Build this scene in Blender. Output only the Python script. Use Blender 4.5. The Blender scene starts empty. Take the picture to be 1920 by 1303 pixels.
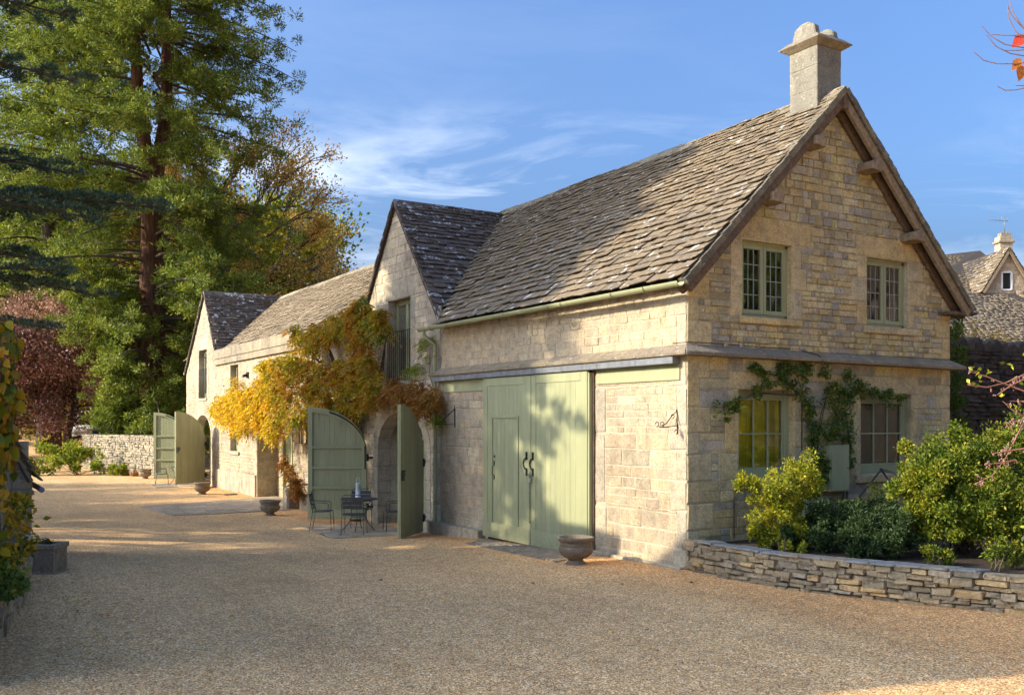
import bpy, math, random
import numpy as np
from mathutils import Vector, Matrix
R_ = math.radians
random.seed(7); RNG = np.random.default_rng(7)
SC = bpy.context.scene
COL = SC.collection

# ---------------------------------------------------------------- camera, sky, sun, exposure
CAM = Vector((-9.494, -10.691, 2.2))
cd = bpy.data.cameras.new('camera'); cam = bpy.data.objects.new('camera', cd); COL.objects.link(cam)
cam.location = CAM
cam.rotation_euler = (R_(90), 0, R_(-31.222))
cd.sensor_width = 36; cd.lens = 33.56; cd.shift_y = 0.0711; cd.clip_end = 3000; cd.clip_start = 0.1
SC.camera = cam

SUN_EL, SUN_DIR = 25.0, (-0.945, 0.327)          # horizontal direction towards the sun
saz = math.atan2(SUN_DIR[0], SUN_DIR[1])           # clockwise from +Y
w = bpy.data.worlds.new('World'); SC.world = w; w.use_nodes = True
nt = w.node_tree; nt.nodes.clear()
wo = nt.nodes.new('ShaderNodeOutputWorld'); bg = nt.nodes.new('ShaderNodeBackground')
sky = nt.nodes.new('ShaderNodeTexSky'); sky.sky_type = 'NISHITA'; sky.sun_disc = False
sky.sun_elevation = R_(SUN_EL); sky.sun_rotation = saz % (2 * math.pi)
sky.air_density = 1.0; sky.dust_density = 9.0; sky.ozone_density = 8.0; sky.altitude = 100
# wisps of high cirrus drawn by noise over the whole sky
tc = nt.nodes.new('ShaderNodeTexCoord')
mp = nt.nodes.new('ShaderNodeMapping'); mp.inputs['Rotation'].default_value = (0, 0, R_(25)); mp.inputs['Scale'].default_value = (1.4, 2.0, 7.0)
n1 = nt.nodes.new('ShaderNodeTexNoise'); n1.inputs['Scale'].default_value = 2.2; n1.inputs['Detail'].default_value = 9; n1.inputs['Roughness'].default_value = .62
n1.inputs['Distortion'].default_value = .6
n2 = nt.nodes.new('ShaderNodeTexNoise'); n2.inputs['Scale'].default_value = 1.5; n2.inputs['Detail'].default_value = 2
m2 = nt.nodes.new('ShaderNodeMapping'); m2.inputs['Location'].default_value = (5.4, -1.0, 7.8)
r1 = nt.nodes.new('ShaderNodeMapRange'); r1.inputs[1].default_value = .47; r1.inputs[2].default_value = .82
r2 = nt.nodes.new('ShaderNodeMapRange'); r2.inputs[1].default_value = .42; r2.inputs[2].default_value = .62
sx = nt.nodes.new('ShaderNodeSeparateXYZ')
r3 = nt.nodes.new('ShaderNodeMapRange'); r3.inputs[1].default_value = .2; r3.inputs[2].default_value = .32; r3.inputs[3].default_value = 1.9; r3.inputs[4].default_value = .07
mu = nt.nodes.new('ShaderNodeMath'); mu.operation = 'MULTIPLY'; mu2 = nt.nodes.new('ShaderNodeMath'); mu2.operation = 'MULTIPLY'; mu2.use_clamp = True
mx = nt.nodes.new('ShaderNodeMix'); mx.data_type = 'RGBA'
mx.inputs[7].default_value = (3.5, 3.8, 4.3, 1)
L = nt.links.new
L(tc.outputs['Generated'], mp.inputs['Vector']); L(mp.outputs[0], n1.inputs['Vector'])
L(tc.outputs['Generated'], m2.inputs['Vector']); L(m2.outputs[0], n2.inputs['Vector'])
L(tc.outputs['Generated'], sx.inputs[0]); L(sx.outputs[2], r3.inputs[0])
L(n1.outputs['Fac'], r1.inputs[0]); L(n2.outputs['Fac'], r2.inputs[0])
L(r1.outputs[0], mu.inputs[0]); L(r2.outputs[0], mu.inputs[1]); L(mu.outputs[0], mu2.inputs[0]); L(r3.outputs[0], mu2.inputs[1])
gm = nt.nodes.new('ShaderNodeGamma'); gm.inputs[1].default_value = 1.0; tn = nt.nodes.new('ShaderNodeMix'); tn.data_type = 'RGBA'; tn.blend_type = 'MULTIPLY'; tn.inputs[0].default_value = 1; tn.inputs[7].default_value = (1, 1, 1, 1)
L(sky.outputs[0], gm.inputs[0]); L(gm.outputs[0], tn.inputs[6])
L(mu2.outputs[0], mx.inputs[0]); L(tn.outputs[2], mx.inputs[6]); L(mx.outputs[2], bg.inputs[0]); L(bg.outputs[0], wo.inputs[0])
bg.inputs[1].default_value = 0.15

sl = bpy.data.lights.new('sun', 'SUN'); so = bpy.data.objects.new('sun', sl); COL.objects.link(so)
sl.energy = 3.05; sl.angle = R_(0.6); sl.color = (1, .86, .66)
ce = math.cos(R_(SUN_EL)); tosun = Vector((SUN_DIR[0] * ce, SUN_DIR[1] * ce, math.sin(R_(SUN_EL)))).normalized()
so.rotation_euler = tosun.to_track_quat('Z', 'Y').to_euler(); so.location = tosun * 60

vs = SC.view_settings; vs.view_transform = 'Standard'; vs.look = 'None'; vs.exposure = 1.42; vs.gamma = 1; vs.use_curve_mapping = False
SC.cycles.use_denoising = True
SC.cycles.max_bounces = 6; SC.cycles.diffuse_bounces = 3; SC.cycles.transparent_max_bounces = 6
SC.cycles.sample_clamp_indirect = 6

# ---------------------------------------------------------------- material helpers
class NT:
    def __init__(s, name):
        s.m = bpy.data.materials.new(name); s.m.use_nodes = True; s.t = s.m.node_tree; s.t.nodes.clear()
        s.out = s.t.nodes.new('ShaderNodeOutputMaterial'); s._p = None
    def n(s, ty, **k):
        x = s.t.nodes.new('ShaderNode' + ty)
        for a, b in k.items(): setattr(x, a, b)
        return x
    def l(s, a, b): s.t.links.new(a, b)
    def pos(s):
        if s._p is None: s._p = s.n('NewGeometry')
        return s._p.outputs['Position']
    def rnd(s):
        g = s.n('NewGeometry'); o = s.n('ObjectInfo')
        a = s.math('ADD', g.outputs['Random Per Island'], o.outputs['Random'])
        return s.math('FRACT', a)
    def obj(s): return s.n('TexCoord').outputs['Object']
    def set(s, inp, v):
        if hasattr(v, 'is_output') or isinstance(v, bpy.types.NodeSocket): s.l(v, inp)
        else:
            if isinstance(v, (tuple, list)) and len(v) == 3 and len(inp.default_value) == 4: v = (*v, 1)
            inp.default_value = v
    def math(s, op, a, b=None, clamp=False):
        x = s.n('Math', operation=op, use_clamp=clamp); s.set(x.inputs[0], a)
        if b is not None: s.set(x.inputs[1], b)
        return x.outputs[0]
    def scale(s, vec, sc, loc=(0, 0, 0)):
        x = s.n('Mapping'); s.l(vec, x.inputs[0]); x.inputs['Scale'].default_value = sc; x.inputs['Location'].default_value = loc
        return x.outputs[0]
    def noise(s, vec, sc, det=4, rough=.55, dist=0, out='Fac'):
        x = s.n('TexNoise'); s.l(vec, x.inputs['Vector']); x.inputs['Scale'].default_value = sc; x.inputs['Detail'].default_value = det
        x.inputs['Roughness'].default_value = rough; x.inputs['Distortion'].default_value = dist
        return x.outputs[out]
    def voro(s, vec, sc, feat='F1', out='Color', rnd=1):
        x = s.n('TexVoronoi', feature=feat); s.l(vec, x.inputs['Vector']); x.inputs['Scale'].default_value = sc; x.inputs['Randomness'].default_value = rnd
        return x.outputs[out]
    def ramp(s, fac, stops, interp='LINEAR'):
        x = s.n('ValToRGB'); s.l(fac, x.inputs[0]); cr = x.color_ramp; cr.interpolation = interp
        while len(cr.elements) < len(stops): cr.elements.new(.5)
        for e, (p, c) in zip(cr.elements, stops):
            e.position = p; e.color = (c, c, c, 1) if isinstance(c, (int, float)) else (*c, 1)
        return x.outputs[0]
    def mr(s, v, a, b, c=0., d=1.):
        x = s.n('MapRange'); s.l(v, x.inputs[0])
        for i, q in enumerate((a, b, c, d)): x.inputs[i + 1].default_value = q
        return x.outputs[0]
    def mix(s, f, a, b, mode='MIX'):
        x = s.n('Mix', data_type='RGBA', blend_type=mode); s.set(x.inputs[0], f); s.set(x.inputs[6], a); s.set(x.inputs[7], b)
        return x.outputs[2]
    def bump(s, h, st, d, nrm=None):
        x = s.n('Bump'); s.l(h, x.inputs['Height']); x.inputs['Strength'].default_value = st; x.inputs['Distance'].default_value = d
        if nrm: s.l(nrm, x.inputs['Normal'])
        return x.outputs[0]
    def done(s, col, rough=.85, nrm=None, metal=0, spec=.3, extra=None):
        b = s.n('BsdfPrincipled'); s.set(b.inputs['Base Color'], col); s.set(b.inputs['Roughness'], rough); s.set(b.inputs['Metallic'], metal)
        b.inputs['Specular IOR Level'].default_value = spec
        if nrm: s.l(nrm, b.inputs['Normal'])
        s.l(b.outputs[0], s.out.inputs[0]); return s.m

def m_stone(name, pal, stain=.35, lich=.2, rough=.9, staincol=(.13, .12, .10), bumpd=.012):
    t = NT(name); p = t.pos(); r = t.rnd()
    n = len(pal); c = t.ramp(r, [((i + .5) / n, q) for i, q in enumerate(pal)])
    n1 = t.noise(p, 5, 6, .65); c = t.mix(1, c, t.ramp(n1, [(.25, .62), (.5, 1.0), (.8, 1.22)]), 'MULTIPLY')
    n2 = t.noise(p, 28, 5, .7); c = t.mix(.85, c, t.ramp(n2, [(.3, .58), (.5, 1), (.75, 1.28)]), 'MULTIPLY')
    st = t.noise(t.scale(p, (1, 1, .55)), .9, 7, .68)
    c = t.mix(t.mr(st, .46, .72, 0, stain * 1.6), c, staincol)
    l = t.noise(p, 14, 4, .6, .3); c = t.mix(t.mr(l, .62, .68, 0, lich), c, (.55, .54, .47))
    d = t.noise(p, 38, 3, .5); c = t.mix(t.mr(d, .62, .70, 0, .6), c, (.07, .06, .045)); gr = t.noise(t.scale(p, (2.2, 2.2, .45)), 1.6, 6, .72); c = t.mix(t.mr(gr, .54, .76, 0, .45), c, (.17, .155, .12))
    h = t.math('ADD', t.math('MULTIPLY', n2, .7), t.noise(p, 90, 3, .6))
    h = t.math('ADD', h, t.math('MULTIPLY', n1, 2.0))
    return t.done(c, rough, t.bump(h, .7, bumpd * 1.5), spec=.15)

def m_simple(name, col, rough=.7, var=.18, sc=12, bs=.15, bd=.003, metal=0, spec=.3, rv=.12, dirt=0):
    t = NT(name); p = t.pos(); n1 = t.noise(p, sc, 5, .6)
    c = t.mix(1, col, t.ramp(n1, [(.25, 1 - var), (.75, 1 + var)]), 'MULTIPLY')
    c = t.mix(1, c, t.ramp(t.rnd(), [(0, 1 - rv), (1, 1 + rv)]), 'MULTIPLY')
    if dirt: c = t.mix(t.mr(t.noise(p, 2.3, 7, .7), .5, .75, 0, dirt), c, (.10, .09, .06))
    return t.done(c, rough, t.bump(t.noise(p, sc * 6, 3), bs, bd), metal, spec)

def m_leaf(name, pal, trans=.35, rough=.55, sc=.8, light=1.0, nvar=.35):
    t = NT(name); p = t.pos(); r = t.rnd(); n = len(pal)
    f = t.math('ADD', t.math('MULTIPLY', r, 1 - nvar), t.math('MULTIPLY', t.mr(t.noise(p, sc, 3), .3, .7), nvar))
    c = t.ramp(f, [((i + .5) / n, tuple(x * light for x in q)) for i, q in enumerate(pal)])
    c = t.mix(1, c, t.ramp(t.math('FRACT', t.math('MULTIPLY', r, 7.3)), [(0, .6), (1, 1.3)]), 'MULTIPLY')
    b = t.n('BsdfPrincipled'); t.l(c, b.inputs['Base Color']); b.inputs['Roughness'].default_value = rough; b.inputs['Specular IOR Level'].default_value = .25
    tr = t.n('BsdfTranslucent'); t.l(t.mix(1, c, (1.25, 1.2, .6), 'MULTIPLY'), tr.inputs[0])
    ms = t.n('MixShader'); ms.inputs[0].default_value = trans; t.l(b.outputs[0], ms.inputs[1]); t.l(tr.outputs[0], ms.inputs[2]); t.l(ms.outputs[0], t.out.inputs[0])
    return t.m

def m_glass(name, tint=(.93, .95, .92), rough=.02, trans=.75):
    t = NT(name); g = t.n('BsdfGlossy'); g.inputs['Roughness'].default_value = rough
    h = t.noise(t.pos(), 2.2, 2); t.l(t.bump(h, .12, .03), g.inputs['Normal'])
    tp = t.n('BsdfTransparent'); t.set(tp.inputs[0], tint)
    fr = t.n('Fresnel'); fr.inputs[0].default_value = 1.55
    ms = t.n('MixShader'); t.l(t.math('ADD', fr.outputs[0], .09, True), ms.inputs[0]); t.l(tp.outputs[0], ms.inputs[1]); t.l(g.outputs[0], ms.inputs[2]); t.l(ms.outputs[0], t.out.inputs[0])
    return t.m

M = {}
OCH = [(.44, .40, .30), (.34, .315, .245), (.54, .48, .36)] + [tuple(min(.62, q * f) for q, f in zip(c, (1.56, 1.52, 1.32))) for c in [(.36, .28, .15), (.42, .33, .19), (.30, .26, .18), (.46, .35, .17), (.26, .23, .17), (.44, .37, .25), (.34, .27, .14), (.22, .19, .14), (.40, .34, .22)]]
PALE = [(0.4516, 0.3618, 0.25), (0.5053, 0.3974, 0.25), (0.4312, 0.3618, 0.25), (0.5376, 0.4074, 0.25), (0.4312, 0.3618, 0.25), (0.5591, 0.4571, 0.2924), (0.4623, 0.3618, 0.25), (0.4312, 0.3618, 0.25)]
GREYS = [tuple(q * f for q, f in zip(c, (1.85, 1.72, 1.5))) for c in [(.34, .30, .23), (.27, .25, .20), (.38, .34, .27), (.24, .22, .18), (.31, .28, .23), (.36, .33, .27)]]
M['stoneA'] = m_stone('ochre_limestone', OCH, .26, .12)
M['stoneB'] = m_stone('pale_limestone', PALE, .32, .25)
M['stoneW'] = m_stone('weathered_limestone', GREYS, .6, .35)
M['stoneR'] = m_stone('cream_limestone', [tuple(min(.6, x * .92) for x in q) for q in PALE], .42, .25)
M['dressA'] = m_stone('dressed_ochre', [(0.554, 0.4515, 0.2464), (0.613, 0.5004, 0.271), (0.4951, 0.4271, 0.271), (0.5894, 0.4515, 0.2094)], .24, .08, bumpd=.006)
M['dressB'] = m_stone('dressed_pale', [(.40, .35, .25), (.44, .38, .27), (.36, .32, .24)], .4, .2, bumpd=.006)
M['ledge'] = m_stone('lichened_ledge_stone', [(0.28, 0.2304, 0.154), (0.336, 0.2688, 0.176), (0.252, 0.2112, 0.154)], .5, .75, bumpd=.01)
M['mortA'] = m_simple('lime_mortar_ochre', (.36, .30, .20), .95, .25, 8, .5, .006)
M['mortB'] = m_simple('lime_mortar_pale', (.42, .37, .27), .95, .25, 8, .5, .006)
M['mortW'] = m_simple('lime_mortar_grey', (.33, .30, .24), .95, .3, 6, .5, .006)
M['rubble'] = m_stone('dry_stone', [(0.4304, 0.3325, 0.1913), (0.3265, 0.266, 0.1688), (0.5046, 0.3857, 0.225), (0.282, 0.2327, 0.1575), (0.4007, 0.3192, 0.2025), (0.6233, 0.4256, 0.1913), (0.3562, 0.2926, 0.1913), (0.4452, 0.3591, 0.2363)], .4, .5, bumpd=.02)
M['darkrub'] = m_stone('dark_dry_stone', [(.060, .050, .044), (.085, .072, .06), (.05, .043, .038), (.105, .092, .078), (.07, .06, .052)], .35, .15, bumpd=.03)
M['joint'] = m_simple('dark_earth_joint', (.07, .06, .045), .95, .3, 10, .5, .01)  # dark earth colour between the stones
def m_tile(name, pal, lich, moss=.15):
    t = NT(name); p = t.pos(); r = t.rnd(); n = len(pal)
    c = t.ramp(r, [((i + .5) / n, q) for i, q in enumerate(pal)])
    av = tuple(sum(q[i] for q in pal) / len(pal) * f for i, f in enumerate((.97, .98, 1.04))); c = t.mix(.45, c, av)
    n1 = t.noise(p, 9, 6, .65); c = t.mix(1, c, t.ramp(n1, [(.25, .62), (.5, 1.0), (.8, 1.3)]), 'MULTIPLY')
    n2 = t.noise(p, 45, 4, .7)
    big = t.noise(p, .9, 3, .5)
    c = t.mix(t.mr(big, .45, .75, 0, .35), c, (.20, .165, .11))
    l = t.noise(p, 6.5, 5, .62, .6); lf = t.mr(l, .66 - lich * .1, .69 - lich * .1, 0, 1)
    rr = t.mr(t.math('FRACT', t.math('MULTIPLY', r, 13.7)), .55, .6, 0, .85)
    c = t.mix(t.math('MULTIPLY', lf, rr), c, (.52, .52, .50))
    o = t.noise(p, 5, 3, .6, 0); c = t.mix(t.mr(o, .68, .74, 0, moss * 2), c, (.25, .14, .04))
    h = t.math('ADD', n2, t.math('MULTIPLY', n1, 2.5))
    return t.done(c, .88, t.bump(h, .6, .012), spec=.2)
M['tile'] = m_tile('stone_slate', [(0.1819, 0.1404, 0.0896), (0.2309, 0.1806, 0.1149), (0.1469, 0.1176, 0.0804), (0.2659, 0.2073, 0.1265), (0.1679, 0.1337, 0.0977), (0.2099, 0.1605, 0.0977), (0.1259, 0.107, 0.0804)], .75)
M['tileL'] = m_tile('lichened_stone_slate', [(0.125, 0.096, 0.0728), (0.1625, 0.12, 0.0896), (0.1, 0.0816, 0.065), (0.175, 0.126, 0.0896), (0.1187, 0.096, 0.0784)], 1.15, .3)
M['tileR'] = m_tile('buff_stone_slate', [(0.253, 0.2016, 0.1313), (0.299, 0.2352, 0.1522), (0.207, 0.168, 0.1155), (0.276, 0.224, 0.147), (0.23, 0.1848, 0.126)], .1)
M['under'] = m_simple('roof_underlay', (.05, .042, .035), .9)
M['ridge'] = m_stone('ridge_stone', [(0.289, 0.2465, 0.17), (0.238, 0.204, 0.1445), (0.323, 0.272, 0.187)], .4, .4, bumpd=.015)
M['green'] = m_simple('sage_green_paint', (.285, .295, .155), .5, .07, 5, .06, .001, rv=.05)
def m_paint(name, col):
    t = NT(name); p = t.pos(); c = t.mix(1, col, t.ramp(t.noise(t.scale(p, (3, 3, .4)), 3, 5, .6), [(.3, .90), (.7, 1.08)]), 'MULTIPLY'); c = t.mix(1, c, t.ramp(t.rnd(), [(0, .94), (1, 1.05)]), 'MULTIPLY')
    sx = t.n('SeparateXYZ'); t.l(p, sx.inputs[0]); n = t.noise(p, 16, 6, .75); lowd = t.mr(sx.outputs[2], -.35, .55, 1, 0)
    c = t.mix(t.math('MULTIPLY', t.mr(n, .42, .7, 0, .75), lowd), c, (.20, .17, .11)); c = t.mix(t.mr(t.noise(p, 2.2, 8, .75), .55, .8, 0, .30), c, (.17, .17, .10))
    g = t.noise(t.scale(p, (30, 30, 1.2)), 3, 4, .6)
    return t.done(c, t.mr(n, .3, .7, .42, .7), t.bump(g, .12, .004), spec=.35)
M['green'] = m_paint('sage_green_paint', (.30, .315, .175))
M['greenlt'] = m_simple('sage_green_paint_sunned', (.25, .275, .15), .5, .07, 5, .06, .001, rv=.03)
M['lead'] = m_simple('lead_sheet', (.17, .185, .20), .5, .35, 9, .4, .004, .3, .4)
M['came'] = m_simple('lead_came', (.30, .31, .30), .5, .1)
M['iron'] = m_simple('black_iron', (.018, .018, .018), .5, .2, 20, .3, .001)
M['gun'] = m_simple('gunmetal_paint', (.055, .062, .066), .42, .15, 20, .1, .001, .1, .5)
M['oak'] = m_simple('old_oak', (.13, .085, .05), .8, .5, 14, .6, .006, dirt=.5)
M['oaklt'] = m_simple('weathered_oak', (.24, .18, .11), .8, .4, 14, .6, .006, dirt=.4)
M['glass'] = m_glass('window_glass')
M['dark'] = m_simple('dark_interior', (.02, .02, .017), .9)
M['darkgreen'] = m_simple('dim_interior', (.045, .065, .035), .9, .4, 2)
M['chim'] = m_stone('weathered_chimney_stone', [(0.2442, 0.228, 0.1748), (0.2738, 0.2546, 0.1976)], .6, .35, bumpd=.01)
M['parapet'] = m_stone('parapet_stone', [(.30, .25, .17), (.34, .28, .19), (.27, .23, .16)], .5, .25, bumpd=.008)
M['verge'] = m_stone('mossy_verge_stone', [(.22, .19, .13), (.17, .15, .11), (.27, .23, .15)], .5, .5, bumpd=.02)
M['pot'] = m_stone('cast_stone_pot', [(0.221, 0.175, 0.12), (0.273, 0.2188, 0.15)], .5, .3, bumpd=.008)
M['trough'] = m_stone('old_trough_stone', [(0.24, 0.203, 0.14), (0.3, 0.2465, 0.182)], .6, .3, bumpd=.012)
M['soil'] = m_simple('dark_soil', (.05, .035, .022), .95, .4, 20, 1, .02)
M['slab'] = m_stone('blue_grey_flag', [(.30, .30, .28), (.26, .26, .25), (.34, .32, .28), (.38, .30, .20)], .25, .2)
M['flag'] = m_stone('paving_flag', [(0.4524, 0.3606, 0.243), (0.522, 0.4155, 0.2835), (0.4002, 0.3214, 0.2228)], .4, .2)
M['sett'] = m_stone('grey_sett', [(0.306, 0.2518, 0.189), (0.378, 0.3086, 0.2228), (0.252, 0.2111, 0.162), (0.342, 0.2598, 0.1755)], .4, .15)
M['white'] = m_simple('white_paint', (.72, .72, .68), .45, .06, 8)
M['zinc'] = m_simple('white_pierced_metal', (.62, .65, .68), .5, .15, 30, .1, .001)
M['steel'] = m_simple('steel', (.5, .5, .5), .3, .1, 20, metal=.9)
M['bark'] = m_simple('grey_bark', (.11, .085, .06), .95, .45, 9, 1, .03)
def m_red():
    t = NT('red_furrowed_bark'); p = t.scale(t.pos(), (1, 1, .12)); n = t.noise(p, 7, 6, .7)
    c = t.ramp(n, [(.3, (.035, .018, .012)), (.5, (.12, .062, .038)), (.72, (.22, .125, .08))])
    return t.done(c, .95, t.bump(n, 1, .12), spec=.1)
M['redbark'] = m_red()
def m_gravel():
    t = NT('gravel'); p = t.pos()
    v = t.n('TexVoronoi'); t.l(p, v.inputs['Vector']); v.inputs['Scale'].default_value = 78
    sep = t.n('SeparateColor'); t.l(v.outputs['Color'], sep.inputs[0])
    c = t.ramp(sep.outputs[0], [(0, (0.1255, 0.0594, 0.0259)), (0.14, (0.4015, 0.2161, 0.095)), (0.34, (0.552, 0.3188, 0.1296)), (0.55, (0.6649, 0.3998, 0.1685)), (0.74, (0.7779, 0.497, 0.2333)), (0.88, (0.92, 0.6483, 0.337)), (1, (0.92, 0.8428, 0.5357))])
    v2 = t.voro(p, 38); s2 = t.n('SeparateColor'); t.l(v2, s2.inputs[0])
    c = t.mix(1, c, t.ramp(s2.outputs[1], [(0, .8), (1, 1.18)]), 'MULTIPLY')
    big = t.noise(p, .45, 6, .6); c = t.mix(1, c, t.ramp(big, [(.3, (.88, .86, .85)), (.5, (1, 1, 1)), (.7, (1.08, 1.06, 1.03))]), 'MULTIPLY'); tk = t.noise(t.scale(p, (.9, .16, 1)), 1.4, 4, .6, .5); c = t.mix(1, c, t.ramp(tk, [(.35, (.90, .89, .88)), (.5, (1, 1, 1)), (.65, (1.07, 1.06, 1.04))]), 'MULTIPLY')
    md = t.noise(p, 5, 5, .7); c = t.mix(1, c, t.ramp(md, [(.3, .85), (.7, 1.12)]), 'MULTIPLY')
    dirt = t.noise(p, 9, 4, .6); c = t.mix(t.mr(dirt, .66, .74, 0, .5), c, (.10, .06, .03))
    # warmer, finer grit swept against the walls
    sx = t.n('SeparateXYZ'); t.l(p, sx.inputs[0])
    near = t.math('ADD', sx.outputs[0], t.math('MULTIPLY', md, 1.0)); 
    c = t.mix(t.mr(near, -1.3, -.1, 0, .55), c, t.mix(1, c, (1.15, .88, .62), 'MULTIPLY'))
    inv = t.math('SUBTRACT', 1, v.outputs['Distance'])
    return t.done(c, .9, t.bump(inv, .85, .010), spec=.2)
M['gravel'] = m_gravel()
def m_pebble():
    t = NT('pebble'); r = t.rnd()
    c = t.ramp(r, [(0, (.12, .07, .04)), (.3, (.36, .24, .12)), (.6, (.54, .39, .21)), (.85, (.72, .58, .38)), (1, (.88, .80, .64))])
    return t.done(c, .8, spec=.25)
M['pebble'] = m_pebble()
M['grass'] = m_simple('mown_grass', (.075, .10, .03), .9, .3, 3, 1, .05)
M['shrub_reflection'] = None
def m_shrub_reflection():
    t = NT('mustard_reflection'); p = t.scale(t.pos(), (14, 14, .35)); n = t.noise(p, 1.0, 5, .6, .4)  # reflection of sunlit yellow shrubs, painted as streaky surface colour
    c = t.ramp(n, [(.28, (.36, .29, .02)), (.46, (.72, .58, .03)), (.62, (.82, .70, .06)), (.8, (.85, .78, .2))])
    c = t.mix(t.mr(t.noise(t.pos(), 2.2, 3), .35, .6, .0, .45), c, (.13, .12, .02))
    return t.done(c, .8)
M['shrub_reflection'] = m_shrub_reflection()

# ---------------------------------------------------------------- object helpers
def tag(o, label=None, cat=None, group=None, kind=None):
    if label: o['label'] = label
    if cat: o['category'] = cat
    if group: o['group'] = group
    if kind: o['kind'] = kind
    return o
def thing(name, label, cat, loc=(0, 0, 0), group=None, kind=None):
    o = bpy.data.objects.new(name, None); COL.objects.link(o); o.location = loc; o.empty_display_size = .1
    return tag(o, label, cat, group, kind)
def par(o, p):
    o.parent = p
    if p.type == 'EMPTY': o.matrix_parent_inverse = Matrix.Translation(-Vector(p.location))
def link(name, me, m=None, p=None):
    o = bpy.data.objects.new(name, me); COL.objects.link(o)
    if m and not me.materials: me.materials.append(m)
    if p: par(o, p)
    return o
def mesh_np(name, co, idx, nper):
    """co (N,3), idx flat vertex indices, nper: verts per face (int or array)"""
    me = bpy.data.meshes.new(name); co = np.asarray(co, dtype=np.float32); idx = np.asarray(idx, dtype=np.int32)
    if np.isscalar(nper): starts = np.arange(0, len(idx), nper, dtype=np.int32)
    else: starts = np.concatenate(([0], np.cumsum(nper)[:-1])).astype(np.int32)
    me.vertices.add(len(co)); me.vertices.foreach_set('co', co.ravel())
    me.loops.add(len(idx)); me.loops.foreach_set('vertex_index', idx)
    me.polygons.add(len(starts)); me.polygons.foreach_set('loop_start', starts)
    me.update(calc_edges=True); return me

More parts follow.
